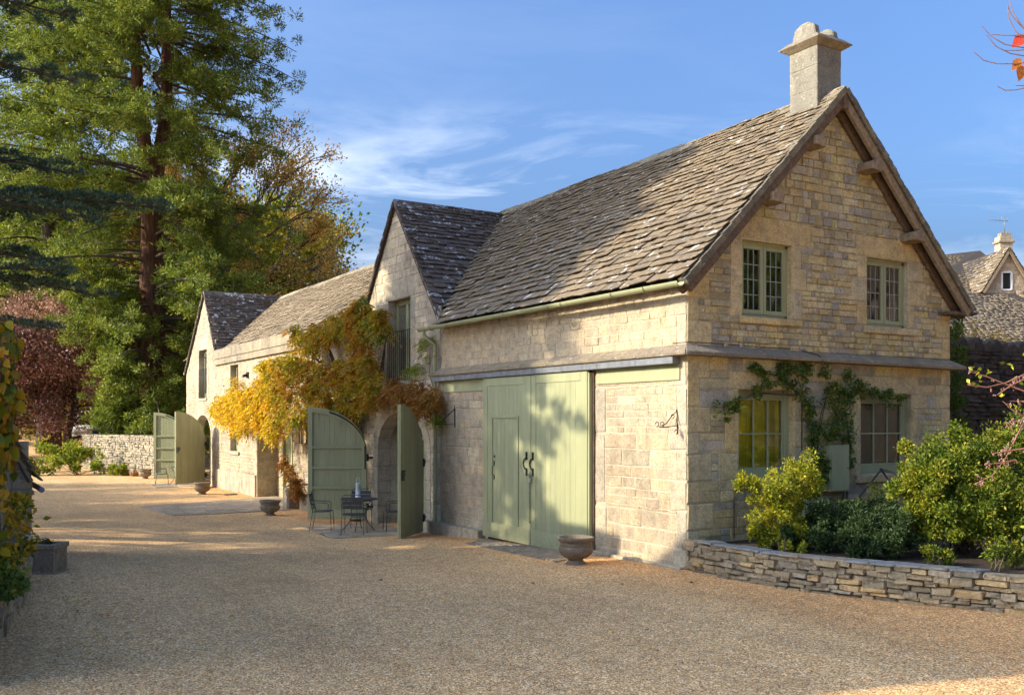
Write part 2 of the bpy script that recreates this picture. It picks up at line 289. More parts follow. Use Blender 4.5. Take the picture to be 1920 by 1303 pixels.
class MB:
    def __init__(s): s.v = []; s.f = []; s.sm = []
    def add(s, vs, fs, smooth=False):
        b = len(s.v); s.v += [tuple(v) for v in vs]; s.f += [tuple(b + i for i in f) for f in fs]; s.sm += [smooth] * len(fs)
    def hexa(s, q, skip=()):  # 8 corners: bottom 4 ccw, top 4 ccw
        fs = [(3, 2, 1, 0), (4, 5, 6, 7), (0, 1, 5, 4), (1, 2, 6, 5), (2, 3, 7, 6), (3, 0, 4, 7)]
        s.add(q, [f for i, f in enumerate(fs) if i not in skip])
    def box(s, x0, x1, y0, y1, z0, z1):
        x0, x1 = sorted((x0, x1)); y0, y1 = sorted((y0, y1)); z0, z1 = sorted((z0, z1))
        s.hexa([(x0, y0, z0), (x1, y0, z0), (x1, y1, z0), (x0, y1, z0), (x0, y0, z1), (x1, y0, z1), (x1, y1, z1), (x0, y1, z1)])
    def bar(s, p, q, w, h=None, up=(0, 0, 1)):
        h = h or w; p = Vector(p); q = Vector(q); d = (q - p).normalized(); up = Vector(up)
        if abs(d.dot(up)) > .98: up = Vector((1, 0, 0))
        a = d.cross(up).normalized() * (w / 2); b = a.cross(d).normalized() * (h / 2)
        s.hexa([p - a - b, p + a - b, q + a - b, q - a - b, p - a + b, p + a + b, q + a + b, q - a + b])
    def tube(s, pts, r, n=8, cap=True, smooth=True, jit=0):
        pts = [Vector(p) for p in pts]; k = len(pts); rs = r if isinstance(r, (list, tuple)) else [r] * k
        b = len(s.v); ref = Vector((0, 0, 1))
        for i, p in enumerate(pts):
            d = (pts[min(i + 1, k - 1)] - pts[max(i - 1, 0)]).normalized()
            if abs(d.dot(ref)) > .95: ref = Vector((1, 0, 0)) if abs(d.x) < .9 else Vector((0, 1, 0))
            a = d.cross(ref).normalized(); c = d.cross(a).normalized(); ref = a.cross(d).normalized() if False else ref
            for j in range(n):
                t = 2 * math.pi * j / n; rr = rs[i] * (1 + (random.uniform(-jit, jit) if jit else 0))
                s.v.append(tuple(p + (a * math.cos(t) + c * math.sin(t)) * rr))
        for i in range(k - 1):
            for j in range(n):
                s.f.append((b + i * n + j, b + i * n + (j + 1) % n, b + (i + 1) * n + (j + 1) % n, b + (i + 1) * n + j)); s.sm.append(smooth)
        if cap:
            s.f.append(tuple(b + j for j in range(n))[::-1]); s.sm.append(False)
            s.f.append(tuple(b + (k - 1) * n + j for j in range(n))); s.sm.append(False)
    def lathe(s, c, prof, n=28, flute=None, smooth=True):
        b = len(s.v); c = Vector(c)
        for i, (r, z) in enumerate(prof):
            for j in range(n):
                t = 2 * math.pi * j / n; rr = r * (1 + (flute[i] * (.5 - abs(((j * 1.0) % 4) / 4 * 2 - 1)) if flute else 0))
                s.v.append((c.x + rr * math.cos(t), c.y + rr * math.sin(t), c.z + z))
        for i in range(len(prof) - 1):
            for j in range(n):
                s.f.append((b + i * n + j, b + i * n + (j + 1) % n, b + (i + 1) * n + (j + 1) % n, b + (i + 1) * n + j)); s.sm.append(smooth)
    def prism(s, poly, d):  # polygon points (3d) extruded by vector d
        k = len(poly); d = Vector(d); b = len(s.v); s.v += [tuple(p) for p in poly] + [tuple(Vector(p) + d) for p in poly]
        s.f.append(tuple(b + i for i in range(k))[::-1]); s.f.append(tuple(b + k + i for i in range(k))); s.sm += [False, False]
        for i in range(k): s.f.append((b + i, b + (i + 1) % k, b + k + (i + 1) % k, b + k + i)); s.sm.append(False)
    def mesh(s, name):
        me = bpy.data.meshes.new(name); me.from_pydata(s.v, [], s.f)
        me.polygons.foreach_set('use_smooth', s.sm); me.update(); return me
    def build(s, name, m, p=None, bevel=0, fix=True):
        me = s.mesh(name)
        if fix:
            import bmesh
            bm = bmesh.new(); bm.from_mesh(me); bmesh.ops.recalc_face_normals(bm, faces=bm.faces)
            if bevel: bmesh.ops.bevel(bm, geom=[e for e in bm.edges if len(e.link_faces) == 2 and e.calc_face_angle(0) > .6], offset=bevel, segments=1, affect='EDGES', clamp_overlap=True)
            bm.to_mesh(me); bm.free()
        return link(name, me, m, p)

class W:
    """wall frame: u along a, z up, d outward along n"""
    def __init__(s, o, a, n): s.o = Vector(o); s.a = Vector(a); s.n = Vector(n)
    def p(s, u, z, d=0): return s.o + s.a * u + s.n * d + Vector((0, 0, z))
    def box(s, mb, u0, u1, z0, z1, d0, d1):
        mb.hexa([s.p(u0, z0, d0), s.p(u1, z0, d0), s.p(u1, z0, d1), s.p(u0, z0, d1), s.p(u0, z1, d0), s.p(u1, z1, d0), s.p(u1, z1, d1), s.p(u0, z1, d1)])
    def one(s, name, m, p, u0, u1, z0, z1, d0, d1, bevel=.004):
        mb = MB(); s.box(mb, u0, u1, z0, z1, d0, d1); return mb.build(name, m, p, bevel)
WA = W((0, 0, 0), (1, 0, 0), (0, -1, 0))      # gable wall of the garage block
WB = W((0, 0, 0), (0, 1, 0), (-1, 0, 0))      # long yard front

# unit stones: x -.5...5, y 0..1 outward, z -.5...5 ; chamfered, wobbly
def unit_stone(k, ch=.05, jit=.045, rough=.10):
    rr = random.Random(k); J = lambda a: rr.uniform(-a, a)
    o = [(-.5 + J(jit) * .4, -.5 + J(jit)), (.5 + J(jit) * .4, -.5 + J(jit)), (.5 + J(jit) * .4, .5 + J(jit)), (-.5 + J(jit) * .4, .5 + J(jit))]
    v = [(x, 0, z) for x, z in o] + [(x, .72 + J(.08), z) for x, z in o]
    v += [(x * (1 - ch) , 1 + J(rough), z * (1 - ch * 2.2)) for x, z in o]
    f = []
    for b in (0, 4):
        for i in range(4): j = (i + 1) % 4; f.append((b + i, b + j, b + 4 + j, b + 4 + i))
    f.append((8, 9, 10, 11))
    return v, f
STONES = []
def stone_meshes():
    for k in range(18):
        v, f = unit_stone(k); me = bpy.data.meshes.new('stone'); me.from_pydata(v, [], f); me.update(); STONES.append((me, np.array(v), f))
stone_meshes()
STM = {}
def smesh(k, m):
    key = (k, m.name)
    if key not in STM:
        me = STONES[k][0].copy(); me.materials.clear(); me.materials.append(m); STM[key] = me
    return STM[key]
def rubble_unit(k):
    rr = random.Random(100 + k); J = lambda a: rr.uniform(-a, a)
    pts = []
    for y, s in ((0, .95), (.72, 1.02), (.98, .84)):
        ring = [(-.5, -.40), (-.44, -.5), (.42, -.5), (.5, -.38), (.5, .36), (.41, .5), (-.43, .5), (-.5, .42)]
        for x, z in ring: pts.append((x * s + J(.06), y + J(.06), z * s + J(.07)))
    f = []
    for b in (0, 8):
        for i in range(8): j = (i + 1) % 8; f.append((b + i, b + j, b + 8 + j, b + 8 + i))
    f.append(tuple(range(16, 24)))
    return pts, f
RUB = [rubble_unit(k) for k in range(16)]
RBM = {}
def rmesh(k, m):
    key = (k, m.name)
    if key not in RBM:
        me = bpy.data.meshes.new('stone'); me.from_pydata(RUB[k][0], [], RUB[k][1]); me.materials.append(m); me.update(); RBM[key] = me
    return RBM[key]

def place(name, me, Mx, p):
    o = bpy.data.objects.new(name, me); COL.objects.link(o); o.parent = p; o.matrix_basis = Mx; return o
def frame_m(c, a, n, z):
    a = Vector(a); n = Vector(n); z = Vector(z)
    if a.cross(n).dot(z) < 0: a = -a
    return Matrix(((a.x, n.x, z.x, c[0]), (a.y, n.y, z.y, c[1]), (a.z, n.z, z.z, c[2]), (0, 0, 0, 1)))
def emit_pieces(items, unit, getmesh, m, p, name, cap=300):
    """items: (matrix, k, size) ; the largest in the picture become objects, the rest one joined mesh"""
    def key(it):
        c = it[0].translation; return -it[2] / max(1., (c - CAM).length_squared)
    items = sorted(items, key=key)
    for Mx, k, sz in items[:cap]: place(name, getmesh(k, m), Mx, p)
    rest = items[cap:]
    if rest:
        V = []; I = []; NP = []; b = 0
        for Mx, k, sz in rest:
            v, f = unit(k); A = np.array(Mx)[:3]; vv = np.asarray(v) @ A[:, :3].T + A[:, 3]; V.append(vv)
            for q in f: I += [b + i for i in q]; NP.append(len(q))
            b += len(v)
        o = link(name + '_field', mesh_np(name + '_field', np.concatenate(V), I, np.array(NP)), m); o.parent = p; o['kind'] = 'stuff'
stone_unit = lambda k: (STONES[k][1], STONES[k][2])
rub_unit = lambda k: RUB[k]

def subtract(iv, blocks):
    out = [iv]
    for b0, b1 in blocks:
        nx = []
        for a0, a1 in out:
            if b1 <= a0 or b0 >= a1: nx.append((a0, a1)); continue
            if b0 > a0: nx.append((a0, b0))
            if b1 < a1: nx.append((b1, a1))
        out = nx
    return [q for q in out if q[1] - q[0] > .02]

def stone_wall(root, name, fr, ext, z0, z1, holes=(), dressed=(), m='stoneA', md='dressA', mm='mortA', ch=(.10, .19), ln=(.16, .5), seed=1,
               cap=300, thick=.34, quoins=(), proud=(.003, .016), kinks=(), gap=.007, label=None, qh=.3, d=0):
    """coursed masonry. holes/dressed: (u0,u1,z0,z1). quoins: list of (u, side) where side=+1 grows to larger u"""
    rr = random.Random(seed)
    wall = MB()
    br = sorted(set([z0, z1] + [round(q, 3) for h in list(holes) + list(dressed) for q in (h[2], h[3]) if z0 < q < z1] + list(kinks)))
    courses = []
    for a, b in zip(br[:-1], br[1:]):
        if b - a < .02: courses.append((a, b)); continue
        n = max(1, round((b - a) / rr.uniform(*ch))); ws = [rr.uniform(.75, 1.25) for _ in range(n)]; t = sum(ws); z = a
        for q in ws: courses.append((z, z + (b - a) * q / t)); z += (b - a) * q / t
    # backing with the openings left out
    for a, b in zip(br[:-1], br[1:]):
        zm = (a + b) / 2; e0, e1 = ext(a + 1e-4), ext(b - 1e-4)
        bl = [(h[0], h[1]) for h in holes if h[2] < zm < h[3]]
        for u0, u1 in subtract((min(e0[0], e1[0]), max(e0[1], e1[1])), bl):
            lo0, hi0 = max(u0, e0[0] + .005), min(u1, e0[1] - .005); lo1, hi1 = max(u0, e1[0] + .005), min(u1, e1[1] - .005)
            if hi0 - lo0 < .01: continue
            if hi1 < lo1: lo1 = hi1 = (lo1 + hi1) / 2
            wall.hexa([fr.p(lo0, a, d - thick), fr.p(hi0, a, d - thick), fr.p(hi0, a, d), fr.p(lo0, a, d), fr.p(lo1, b, d - thick), fr.p(hi1, b, d - thick), fr.p(hi1, b, d), fr.p(lo1, b, d)])
    wo = wall.build(name, M[mm], root)
    if label: wo['label'] = label
    qs = []
    for (u, sd) in quoins:
        acc = None; alt = rr.random() < .5
        for c in courses:
            e = ext((c[0] + c[1]) / 2)
            if not (e[0] - .3 < u < e[1] + .3): continue
            uu = e[0] if abs(u - e[0]) < .3 else (e[1] if abs(u - e[1]) < .3 else u)
            acc = [c[0], c[1], uu] if acc is None else [acc[0], c[1], acc[2]]
            if acc[1] - acc[0] >= qh:
                w_ = (.46 if alt else .24) * rr.uniform(.85, 1.15); alt = not alt
                qs.append((acc[2], acc[2] + w_, acc[0], acc[1]) if sd > 0 else (acc[2] - w_, acc[2], acc[0], acc[1])); acc = None
        if acc and acc[1] - acc[0] > .05:
            qs.append((acc[2], acc[2] + .3, acc[0], acc[1]) if sd > 0 else (acc[2] - .3, acc[2], acc[0], acc[1]))
    items = []; di = []; tz = MB()
    def put(lst, u0, u1, a, b, pr):
        w_ = u1 - u0 - gap; h_ = b - a - gap
        if w_ < .02 or h_ < .02: return
        c = fr.p((u0 + u1) / 2, (a + b) / 2, d - .03)
        lst.append((frame_m(c, fr.a * w_, fr.n * (.03 + pr), Vector((0, 0, h_))), rr.randrange(18), w_ * h_))
    for q in dressed: put(di, *q, .012)
    hb = list(holes) + list(dressed)
    for q in qs:
        ov = [h for h in hb if h[0] < q[1] - .01 and h[1] > q[0] + .01 and h[2] < q[3] - .01 and h[3] > q[2] + .01]
        if ov:
            if q[0] < ov[0][0]: q = (q[0], min(h[0] for h in ov), q[2], q[3])
            else: q = (max(h[1] for h in ov), q[1], q[2], q[3])
            if q[1] - q[0] < .08: continue
        put(di, *q, .012); hb.append(q)
    for (a, b) in courses:
        zm = (a + b) / 2; e0, e1 = ext(a + 1e-4), ext(b - 1e-4)
        lo, hi = max(e0[0], e1[0]), min(e0[1], e1[1])
        bl = [(h[0], h[1]) for h in hb if h[2] < zm < h[3]]
        if hi - lo > .05:
            for u0, u1 in subtract((lo, hi), bl):
                u = u0; k = (b - a) / .14
                while u < u1 - .02:
                    w_ = rr.uniform(*ln) * min(1.6, max(.7, k))
                    if u1 - (u + w_) < ln[0] * .8: w_ = u1 - u
                    if u1 - u < ln[1] * 1.3 and w_ < u1 - u and rr.random() < .4: w_ = u1 - u
                    put(items, u, u + w_, a, b, rr.uniform(*proud)); u += w_
        # sloping ends of the gable
        for s0, s1, sg in ((e0[0], e1[0], 1), (e0[1], e1[1], -1)):
            if abs(s0 - s1) > .02:
                if hi - lo <= .05: s1c = (lo + hi) / 2
                else: s1c = s1
                q = [fr.p(s0, a + .004, d + .008), fr.p(s1, a + .004, d + .008), fr.p(s1, b - .004, d + .008)]
                tz.add([q[0], q[1], q[2]], [(0, 1, 2)])
    emit_pieces(items, stone_unit, smesh, M[m], wo, 'stone', cap)
    emit_pieces(di, stone_unit, smesh, M[md], wo, 'dressed_stone', 300)
    if tz.v:
        o = tz.build('gable_edge_stone', M[m], None, fix=False); o.parent = wo; o['kind'] = 'stuff'
    return wo

# roof slates
def unit_tile(k):
    rr = random.Random(50 + k); J = lambda a: rr.uniform(-a, a)
    lo = [(-.5 + J(.03), J(.10)), (-.2, J(.07) - .05), (.18, J(.07) - .05), (.5 + J(.03), J(.10))]
    v = [(x, y, 1.0 + J(.15)) for x, y in lo] + [(.5 + J(.02), 1, .9), (-.5 + J(.02), 1, .9)]
    v += [(x, y + .01, .60) for x, y in lo]
    f = [(0, 1, 2, 3, 4, 5), (1, 0, 6, 7), (2, 1, 7, 8), (3, 2, 8, 9), (4, 3, 9), (0, 5, 6)]
    return v, f
TIL = [unit_tile(k) for k in range(16)]; TLM = {}
def tmesh(k, m):
    key = (k, m.name)
    if key not in TLM:
        me = bpy.data.meshes.new('roof_tile'); me.from_pydata(TIL[k][0], [], TIL[k][1]); me.materials.append(m); me.update(); TLM[key] = me
    return TLM[key]
def roof_slope(roof, o, a, s, Lr, S, keep=None, g=(.2, .1), wd=(.30, .17), m='tile', cap=300, seed=1, th=(.023, .036), sag=0):
    rr = random.Random(seed); o = Vector(o); a = Vector(a).normalized(); s = Vector(s).normalized(); n = a.cross(s)
    if n.z < 0: n = -n
    items = []; y = -.06
    ng = 0; y0 = y
    while y < S - .02:
        f = max(0, y / S); gg = (g[0] * (1 - f) + g[1] * f) * rr.uniform(.93, 1.07); ww = wd[0] * (1 - f) + wd[1] * f
        x = -rr.uniform(0, ww); 
        lift = sag * math.sin(math.pi * min(1, max(0, f)))
        while x < Lr:
            w_ = ww * rr.uniform(.6, 1.45)
            u0, u1 = max(0, x), min(Lr, x + w_)
            if u1 - u0 > .05:
                cx = (u0 + u1) / 2
                if keep is None or keep(cx, y):
                    t = rr.uniform(*th) * (1.15 - .4 * f); l_ = min(gg * 1.55, S - y + .04); yy = y + rr.uniform(-.014, .014)
                    wav = .018 * math.sin(cx * 1.3 + seed) * math.sin(y * 1.1) + lift
                    c = o + a * cx + s * yy + n * (.006 + wav)
                    sv = (s * l_ - n * t * 1.6 ); base = c + n * (t * 1.65 + rr.uniform(0, .006))
                    tw = rr.uniform(-.02, .02); av = (a + s * tw) * (u1 - u0 - .003)
                    nn = av.cross(sv).normalized()
                    if nn.dot(n) < 0: nn = -nn
                    items.append((frame_t(base, av, sv, nn * t), rr.randrange(16), (u1 - u0) * gg))
            x += w_
        y += gg
    emit_pieces(items, lambda k: TIL[k], tmesh, M[m], roof, 'roof_tile', cap)
def frame_t(c, a, s, n):
    if a.cross(s).dot(n) < 0: a = -a
    return Matrix(((a.x, s.x, n.x, c[0]), (a.y, s.y, n.y, c[1]), (a.z, s.z, n.z, c[2]), (0, 0, 0, 1)))
def slab(name, pts, n, t, m, p):  # thin slab under a quad of points
    mb = MB(); mb.prism([Vector(q) for q in pts], Vector(n) * t); return mb.build(name, m, p)

# ---------------------------------------------------------------- foliage helpers
def unit(v): return v / np.maximum(1e-9, np.linalg.norm(v, axis=1, keepdims=True))
def rand_dir(n, up=0., rng=RNG):
    v = rng.normal(size=(n, 3)); v = unit(v); v[:, 2] += up; return unit(v)
def leaves(name, P, D, size, m, p, width=.5, fold=.12, kind='stuff', Nrm=None):
    """one kite shaped, slightly folded leaf (two faces) at every point; D points from stalk to tip"""
    n = len(P); D = unit(D); r = Nrm if Nrm is not None else rand_dir(n, .6)
    S = unit(np.cross(D, r)); Nn = np.cross(S, D); sz = np.broadcast_to(size, (n,))[:, None]
    wv = S * sz * width * .5; mid = P + D * sz * .45
    co = np.stack([P, mid + wv + Nn * sz * fold, P + D * sz, mid - wv + Nn * sz * fold], 1).reshape(-1, 3)
    b = (np.arange(n) * 4)[:, None]
    idx = np.concatenate([b + [0, 1, 2], b + [0, 2, 3]], 1).reshape(-1)
    # joined along the midrib: share verts 0 and 2, so each leaf stays one island
    o = link(name, mesh_np(name, co, idx, 3), m, p)
    if kind: o['kind'] = kind
    return o
def clumps(C, Rr, per, rng=RNG, flat=1., shell=.5):
    """scatter points in blobs: C (n,3) Rr (n,) -> positions and outward directions"""
    n = len(C); k = np.repeat(np.arange(n), per); d = rand_dir(len(k), rng=rng)
    rad = (shell + (1 - shell) * rng.random(len(k))) ** .8 * Rr[k] * (.6 + .55 * rng.random(len(k)))
    off = d * rad[:, None]; off[:, 2] *= flat
    return C[k] + off, d, k
def limbs_mesh(name, paths, m, p, n=6):
    mb = MB()
    for pts, r in paths: mb.tube(pts, r, n, cap=False)
    return mb.build(name, m, p, fix=False)
def bezier(p0, p1, p2, k=7):
    p0, p1, p2 = Vector(p0), Vector(p1), Vector(p2)
    return [p0 * (1 - t) ** 2 + p1 * 2 * t * (1 - t) + p2 * t * t for t in [i / (k - 1) for i in range(k)]]
def taper(a, b, k=7): return [a + (b - a) * i / (k - 1) for i in range(k)]

# ---------------------------------------------------------------- the ground
def gzv(x, y):
    z = np.interp(y, [-60, 1, 6, 9, 14, 44, 60, 90, 600], [0, 0, -.17, -.33, -.42, -.42, .5, 1.2, 1.8]); f = np.clip((np.asarray(x) + 8.3) / 4., 0, 1); f = f + (1 - f) * np.clip((np.asarray(y) - 8) / 10, 0, 1)
    return z * f
def gz(x, y):
    return float(gzv(x, y))
def ground():
    xs = np.unique(np.concatenate([np.linspace(-700, -40, 12), np.linspace(-40, 60, 70), np.linspace(60, 700, 12)]))
    ys = np.unique(np.concatenate([np.linspace(-500, -20, 8), np.linspace(-20, 70, 130), np.linspace(70, 900, 12)]))
    X, Y = np.meshgrid(xs, ys); Z = np.vectorize(gz)(X, Y) + .012 * np.sin(X * .9) * np.cos(Y * .7)
    co = np.stack([X, Y, Z], -1).reshape(-1, 3); nx = len(xs); i = np.arange(len(ys) - 1)[:, None] * nx + np.arange(nx - 1)[None]
    idx = np.stack([i, i + 1, i + 1 + nx, i + nx], -1).reshape(-1)
    o = link('ground', mesh_np('ground', co, idx, 4), M['gravel']); o['kind'] = 'structure'; o['label'] = 'brown gravel yard'
    # loose pebbles proud of the surface where the camera is near
    n = 42000; t = 5.2 + 14 * RNG.random(n) ** 1.7; u = RNG.uniform(-.60, .60, n)
    F = np.array([math.sin(R_(31.222)), math.cos(R_(31.222))]); Rv = np.array([F[1], -F[0]])
    xy = np.array(CAM[:2]) + t[:, None] * (F + u[:, None] * Rv)
    ok = (xy[:, 0] < -.25) & (xy[:, 0] > -9.5); xy = xy[ok]; n = len(xy)
    z = gzv(xy[:, 0], xy[:, 1]) + .012 * np.sin(xy[:, 0] * .9) * np.cos(xy[:, 1] * .7)
    s = RNG.uniform(.004, .0085, n)[:, None]
    oc = np.array([(1, 0, 0), (0, 1, 0), (-1, 0, 0), (0, -1, 0), (0, 0, .7)]); C = np.concatenate([xy, z[:, None] + .001], 1)
    v = C[:, None, :] + oc[None] * s[:, None, :] * RNG.uniform(.6, 1.4, (n, 5, 1))
    b = (np.arange(n) * 5)[:, None]
    idx = np.concatenate([b + [0, 1, 4], b + [1, 2, 4], b + [2, 3, 4], b + [3, 0, 4]], 1).reshape(-1)
    q = link('loose_gravel', mesh_np('loose_gravel', v.reshape(-1, 3), idx, 3), M['pebble']); q['kind'] = 'stuff'
ground()
def patch(name, poly, z, m, label=None):
    mb = MB(); mb.prism([(x, y, gz(x, y) + z - .05) for x, y in poly], (0, 0, .05)); o = mb.build(name, m); o['kind'] = 'structure'
    if label: o['label'] = label
    return o

# ---------------------------------------------------------------- window builders
def casement(root, fr, u0, u1, z0, z1, d=-.09, leaded=True, label=None, cols=3, rows=4, back=None):
    """two light leaded casement"""
    f = MB(); t = .055
    for q in ((u0, u0 + t, z0, z1), (u1 - t, u1, z0, z1), (u0, u1, z1 - t, z1), (u0, u1, z0, z0 + t)): fr.box(f, *q, d - .07, d)
    o = f.build('window', M['green'], root, .004)
    if label: o['label'] = label
    um = (u0 + u1) / 2
    for a, b in ((u0 + t, um - .004), (um + .004, u1 - t)):
        g = MB(); k = .062
        for q in ((a, a + k, z0 + t, z1 - t), (b - k, b, z0 + t, z1 - t), (a + k, b - k, z1 - t - k, z1 - t), (a + k, b - k, z0 + t, z0 + t + k * 1.1)): fr.box(g, *q, d - .045, d + .012)
        g.build('casement', M['green'], o, .005)
        pu0, pu1, pz0, pz1 = a + k, b - k, z0 + t + k * 1.1, z1 - t - k
        for i in range(cols):
            for j in range(rows):
                cu = (pu1 - pu0) / cols; cz = (pz1 - pz0) / rows
                pm = MB(); A, B = pu0 + i * cu + .004, pu0 + (i + 1) * cu - .004; C, D = pz0 + j * cz + .004, pz0 + (j + 1) * cz - .004
                e = [random.uniform(-.004, .004) for _ in range(2)]
                pm.add([fr.p(A, C, d - .02 + e[0]), fr.p(B, C, d - .02), fr.p(B, D, d - .02 + e[1]), fr.p(A, D, d - .02)], [(0, 1, 2, 3)])
                pm.build('pane', M['glass'], o, fix=False)
        l = MB()
        for i in range(1, cols): fr.box(l, pu0 + i * cu - .0055, pu0 + i * cu + .0055, pz0, pz1, d - .028, d - .012)
        for j in range(1, rows): fr.box(l, pu0, pu1, pz0 + j * cz - .0055, pz0 + j * cz + .0055, d - .027, d - .013)
        l.build('lead_came', M['came'], o)
    box = MB(); fr.box(box, u0, u1, z0, z1, d - .5, d - .45); box.build('dark_room', back or M['dark'], o)
    return o
def sash(root, fr, u0, u1, z0, z1, d=-.1, back=None, label=None):
    f = MB(); t = .10
    for q in ((u0, u0 + t, z0, z1), (u1 - t, u1, z0, z1), (u0 + t, u1 - t, z1 - .13, z1), (u0 + t, u1 - t, z0, z0 + .14)): fr.box(f, *q, d - .08, d)
    o = f.build('window', M['green'], root, .005)
    if label: o['label'] = label
    a, b, c, e = u0 + t, u1 - t, z0 + .14, z1 - .13; k = .035
    g = MB()
    for q in ((a, a + k, c, e), (b - k, b, c, e), (a + k, b - k, e - k, e), (a + k, b - k, c, c + k)): fr.box(g, *q, d - .06, d - .015)
    g.build('sash', M['green'], o, .004)
    cu = (b - a - 2 * k) / 3; cz = (e - c - 2 * k) / 2; l = MB()
    for i in (1, 2): fr.box(l, a + k + i * cu - .011, a + k + i * cu + .011, c + k, e - k, d - .055, d - .02)
    fr.box(l, a + k, b - k, c + k + cz - .012, c + k + cz + .012, d - .054, d - .019)
    l.build('glazing_bar', M['green'], o)
    for i in range(3):
        for j in range(2):
            pm = MB(); A, B, C, D = a + k + i * cu + .011, a + k + (i + 1) * cu - .011, c + k + j * cz + .012, c + k + (j + 1) * cz - .012
            pm.add([fr.p(A, C, d - .04 + random.uniform(-.003, .003)), fr.p(B, C, d - .04), fr.p(B, D, d - .04), fr.p(A, D, d - .04)], [(0, 1, 2, 3)])
            pm.build('pane', M['glass'], o, fix=False)
    box = MB(); fr.box(box, u0, u1, z0, z1, d - .14, d - .085); box.build('pane_backing', back or M['dark'], o)  # flat sheet behind the panes, carries the painted reflection and the dim interior
    return o
def reveals(root, fr, u0, u1, z0, z1, d, m, top=True, bot=True):
    mb = MB(); t = .05
    fr.box(mb, u0 - t, u0 + .003, z0, z1, d, .004); fr.box(mb, u1 - .003, u1 + t, z0, z1, d, .004)
    if top: fr.box(mb, u0 - t, u1 + t, z1 - .003, z1 + t, d, .004)
    if bot: fr.box(mb, u0 - t, u1 + t, z0 - t, z0 + .003, d, .004)
    return mb.build('reveal', m, root, .002)

# ================================================================ GARAGE BLOCK (right)
ga = thing('coach_house', 'ochre stone building at the near end with tall gable, green sliding doors and chimney', 'building', (3.1, 4, 0))
AW, EZ, RX, RZ = 6.27, 4.2, 3.13, 7.55
def extA(z):
    if z <= EZ: return (0, AW)
    f = min(1, (z - EZ) / (RZ - EZ - .05)); return (RX * f, AW - (AW - RX) * f)
holes = [(1.105, 2.19, 3.80, 4.98), (3.99, 5.09, 3.80, 4.965), (1.03, 2.24, 1.29, 2.68), (3.84, 5.18, 1.29, 2.65)]
dr = [(.92, 2.62, 4.98, 5.36), (3.72, 5.42, 4.965, 5.32), (1.02, 2.36, 3.69, 3.80), (3.90, 5.28, 3.675, 3.80),
      (.86, 2.42, 2.68, 2.95), (3.62, 5.36, 2.65, 2.95),
      (2.19, 2.42, 3.80, 4.28), (2.19, 2.52, 4.28, 4.62), (2.19, 2.40, 4.62, 4.98), (.86, 1.105, 3.80, 4.98), (3.72, 3.99, 3.80, 4.2), (3.60, 3.99, 4.2, 4.6), (3.74, 3.99, 4.6, 4.965),
      (5.09, 5.25, 3.80, 4.2), (5.09, 5.6, 4.2, 4.62), (5.09, 5.5, 4.62, 4.965),
      (2.24, 2.50, 1.29, 1.75), (2.24, 2.46, 1.75, 2.2), (2.24, 2.5, 2.2, 2.68), (.75, 1.03, 1.7, 2.2), (.62, 1.03, 1.29, 1.7), (.8, 1.03, 2.2, 2.68),
      (3.6, 3.84, 1.29, 1.9), (3.66, 3.84, 1.9, 2.65), (5.18, 5.36, 1.29, 1.9), (5.18, 5.34, 1.9, 2.4), (5.18, 5.6, 2.4, 2.65), (3.7, 5.32, 1.14, 1.29)]
wl = stone_wall(ga, 'gable_wall', WA, extA, -.2, 3.2, [h for h in holes if h[3] < 3], [q for q in dr if q[3] < 3], 'stoneA', 'dressA', 'mortA', (.11, .21), (.18, .52), 3, 300,
           quoins=((0, 1), (AW, -1)), label='lower gable wall of larger weathered blocks')
wu = stone_wall(ga, 'gable_wall', WA, extA, 3.3, RZ - .08, [h for h in holes if h[2] > 3], [q for q in dr if q[2] > 3], 'stoneA', 'dressA', 'mortA', (.075, .125), (.11, .36), 5, 300,
           quoins=((0, 1), (AW, -1)), kinks=(EZ,), label='upper gable wall of small coursed stones', proud=(.004, .034), gap=.010)
for q in ((1.02, 2.36, 3.69, 3.795), (3.90, 5.28, 3.675, 3.795), (3.70, 5.32, 1.15, 1.285), (.9, 2.3, 1.15, 1.285)):
    WA.one('window_sill', M['dressA'], ga, *q, -.12, .065, .012)
for h in holes: reveals(ga, WA, *h, -.18, M['dressA'])
casement(ga, WA, *holes[0], label='leaded casement reflecting dark trees')
casement(ga, WA, *holes[1], label='leaded casement reflecting a stone building')
sash(ga, WA, *holes[2], back=M['shrub_reflection'], label='six pane window with a mustard yellow reflection painted behind its panes')
sash(ga, WA, *holes[3], back=M['darkgreen'], label='six pane window of a dim room')
# long yard wall: right panel, upper band, left panel
DY0, DY1 = 2.3, 5.9
flat = lambda a, b: (lambda z: (a, b))
stone_wall(ga, 'yard_wall', WB, flat(.0, DY0), -.25, 3.2, [], [(.0, .3, -.25, .3), (0, .22, .3, .85), (0, .36, .85, 1.3), (0, .2, 1.3, 1.75), (0, .4, 1.75, 2.1), (0, .22, 2.1, 2.7), (0, .4, 2.7, 3.2), (1.95, 2.3, .1, .8), (2.0, 2.3, .8, 2.0), (1.98, 2.3, 2.0, 2.75)], 'stoneB', 'dressB', 'mortB',
           (.13, .25), (.22, .52), 11, 220, proud=(.003, .012), gap=.011)
stone_wall(ga, 'yard_wall', WB, flat(DY1 - .02, 7.95), -.25, 3.2, [], [(5.88, 6.3, .15, .42), (5.88, 6.9, -.05, .15)], 'stoneB', 'dressB', 'mortB', (.12, .22), (.2, .46), 12, 160, proud=(.003, .015), gap=.011)
stone_wall(ga, 'yard_wall', WB, flat(.0, 7.95), 3.3, 4.22, [], [], 'stoneB', 'dressB', 'mortB', (.11, .19), (.18, .46), 13, 300, quoins=((0, 1),), proud=(.003, .014), gap=.010)
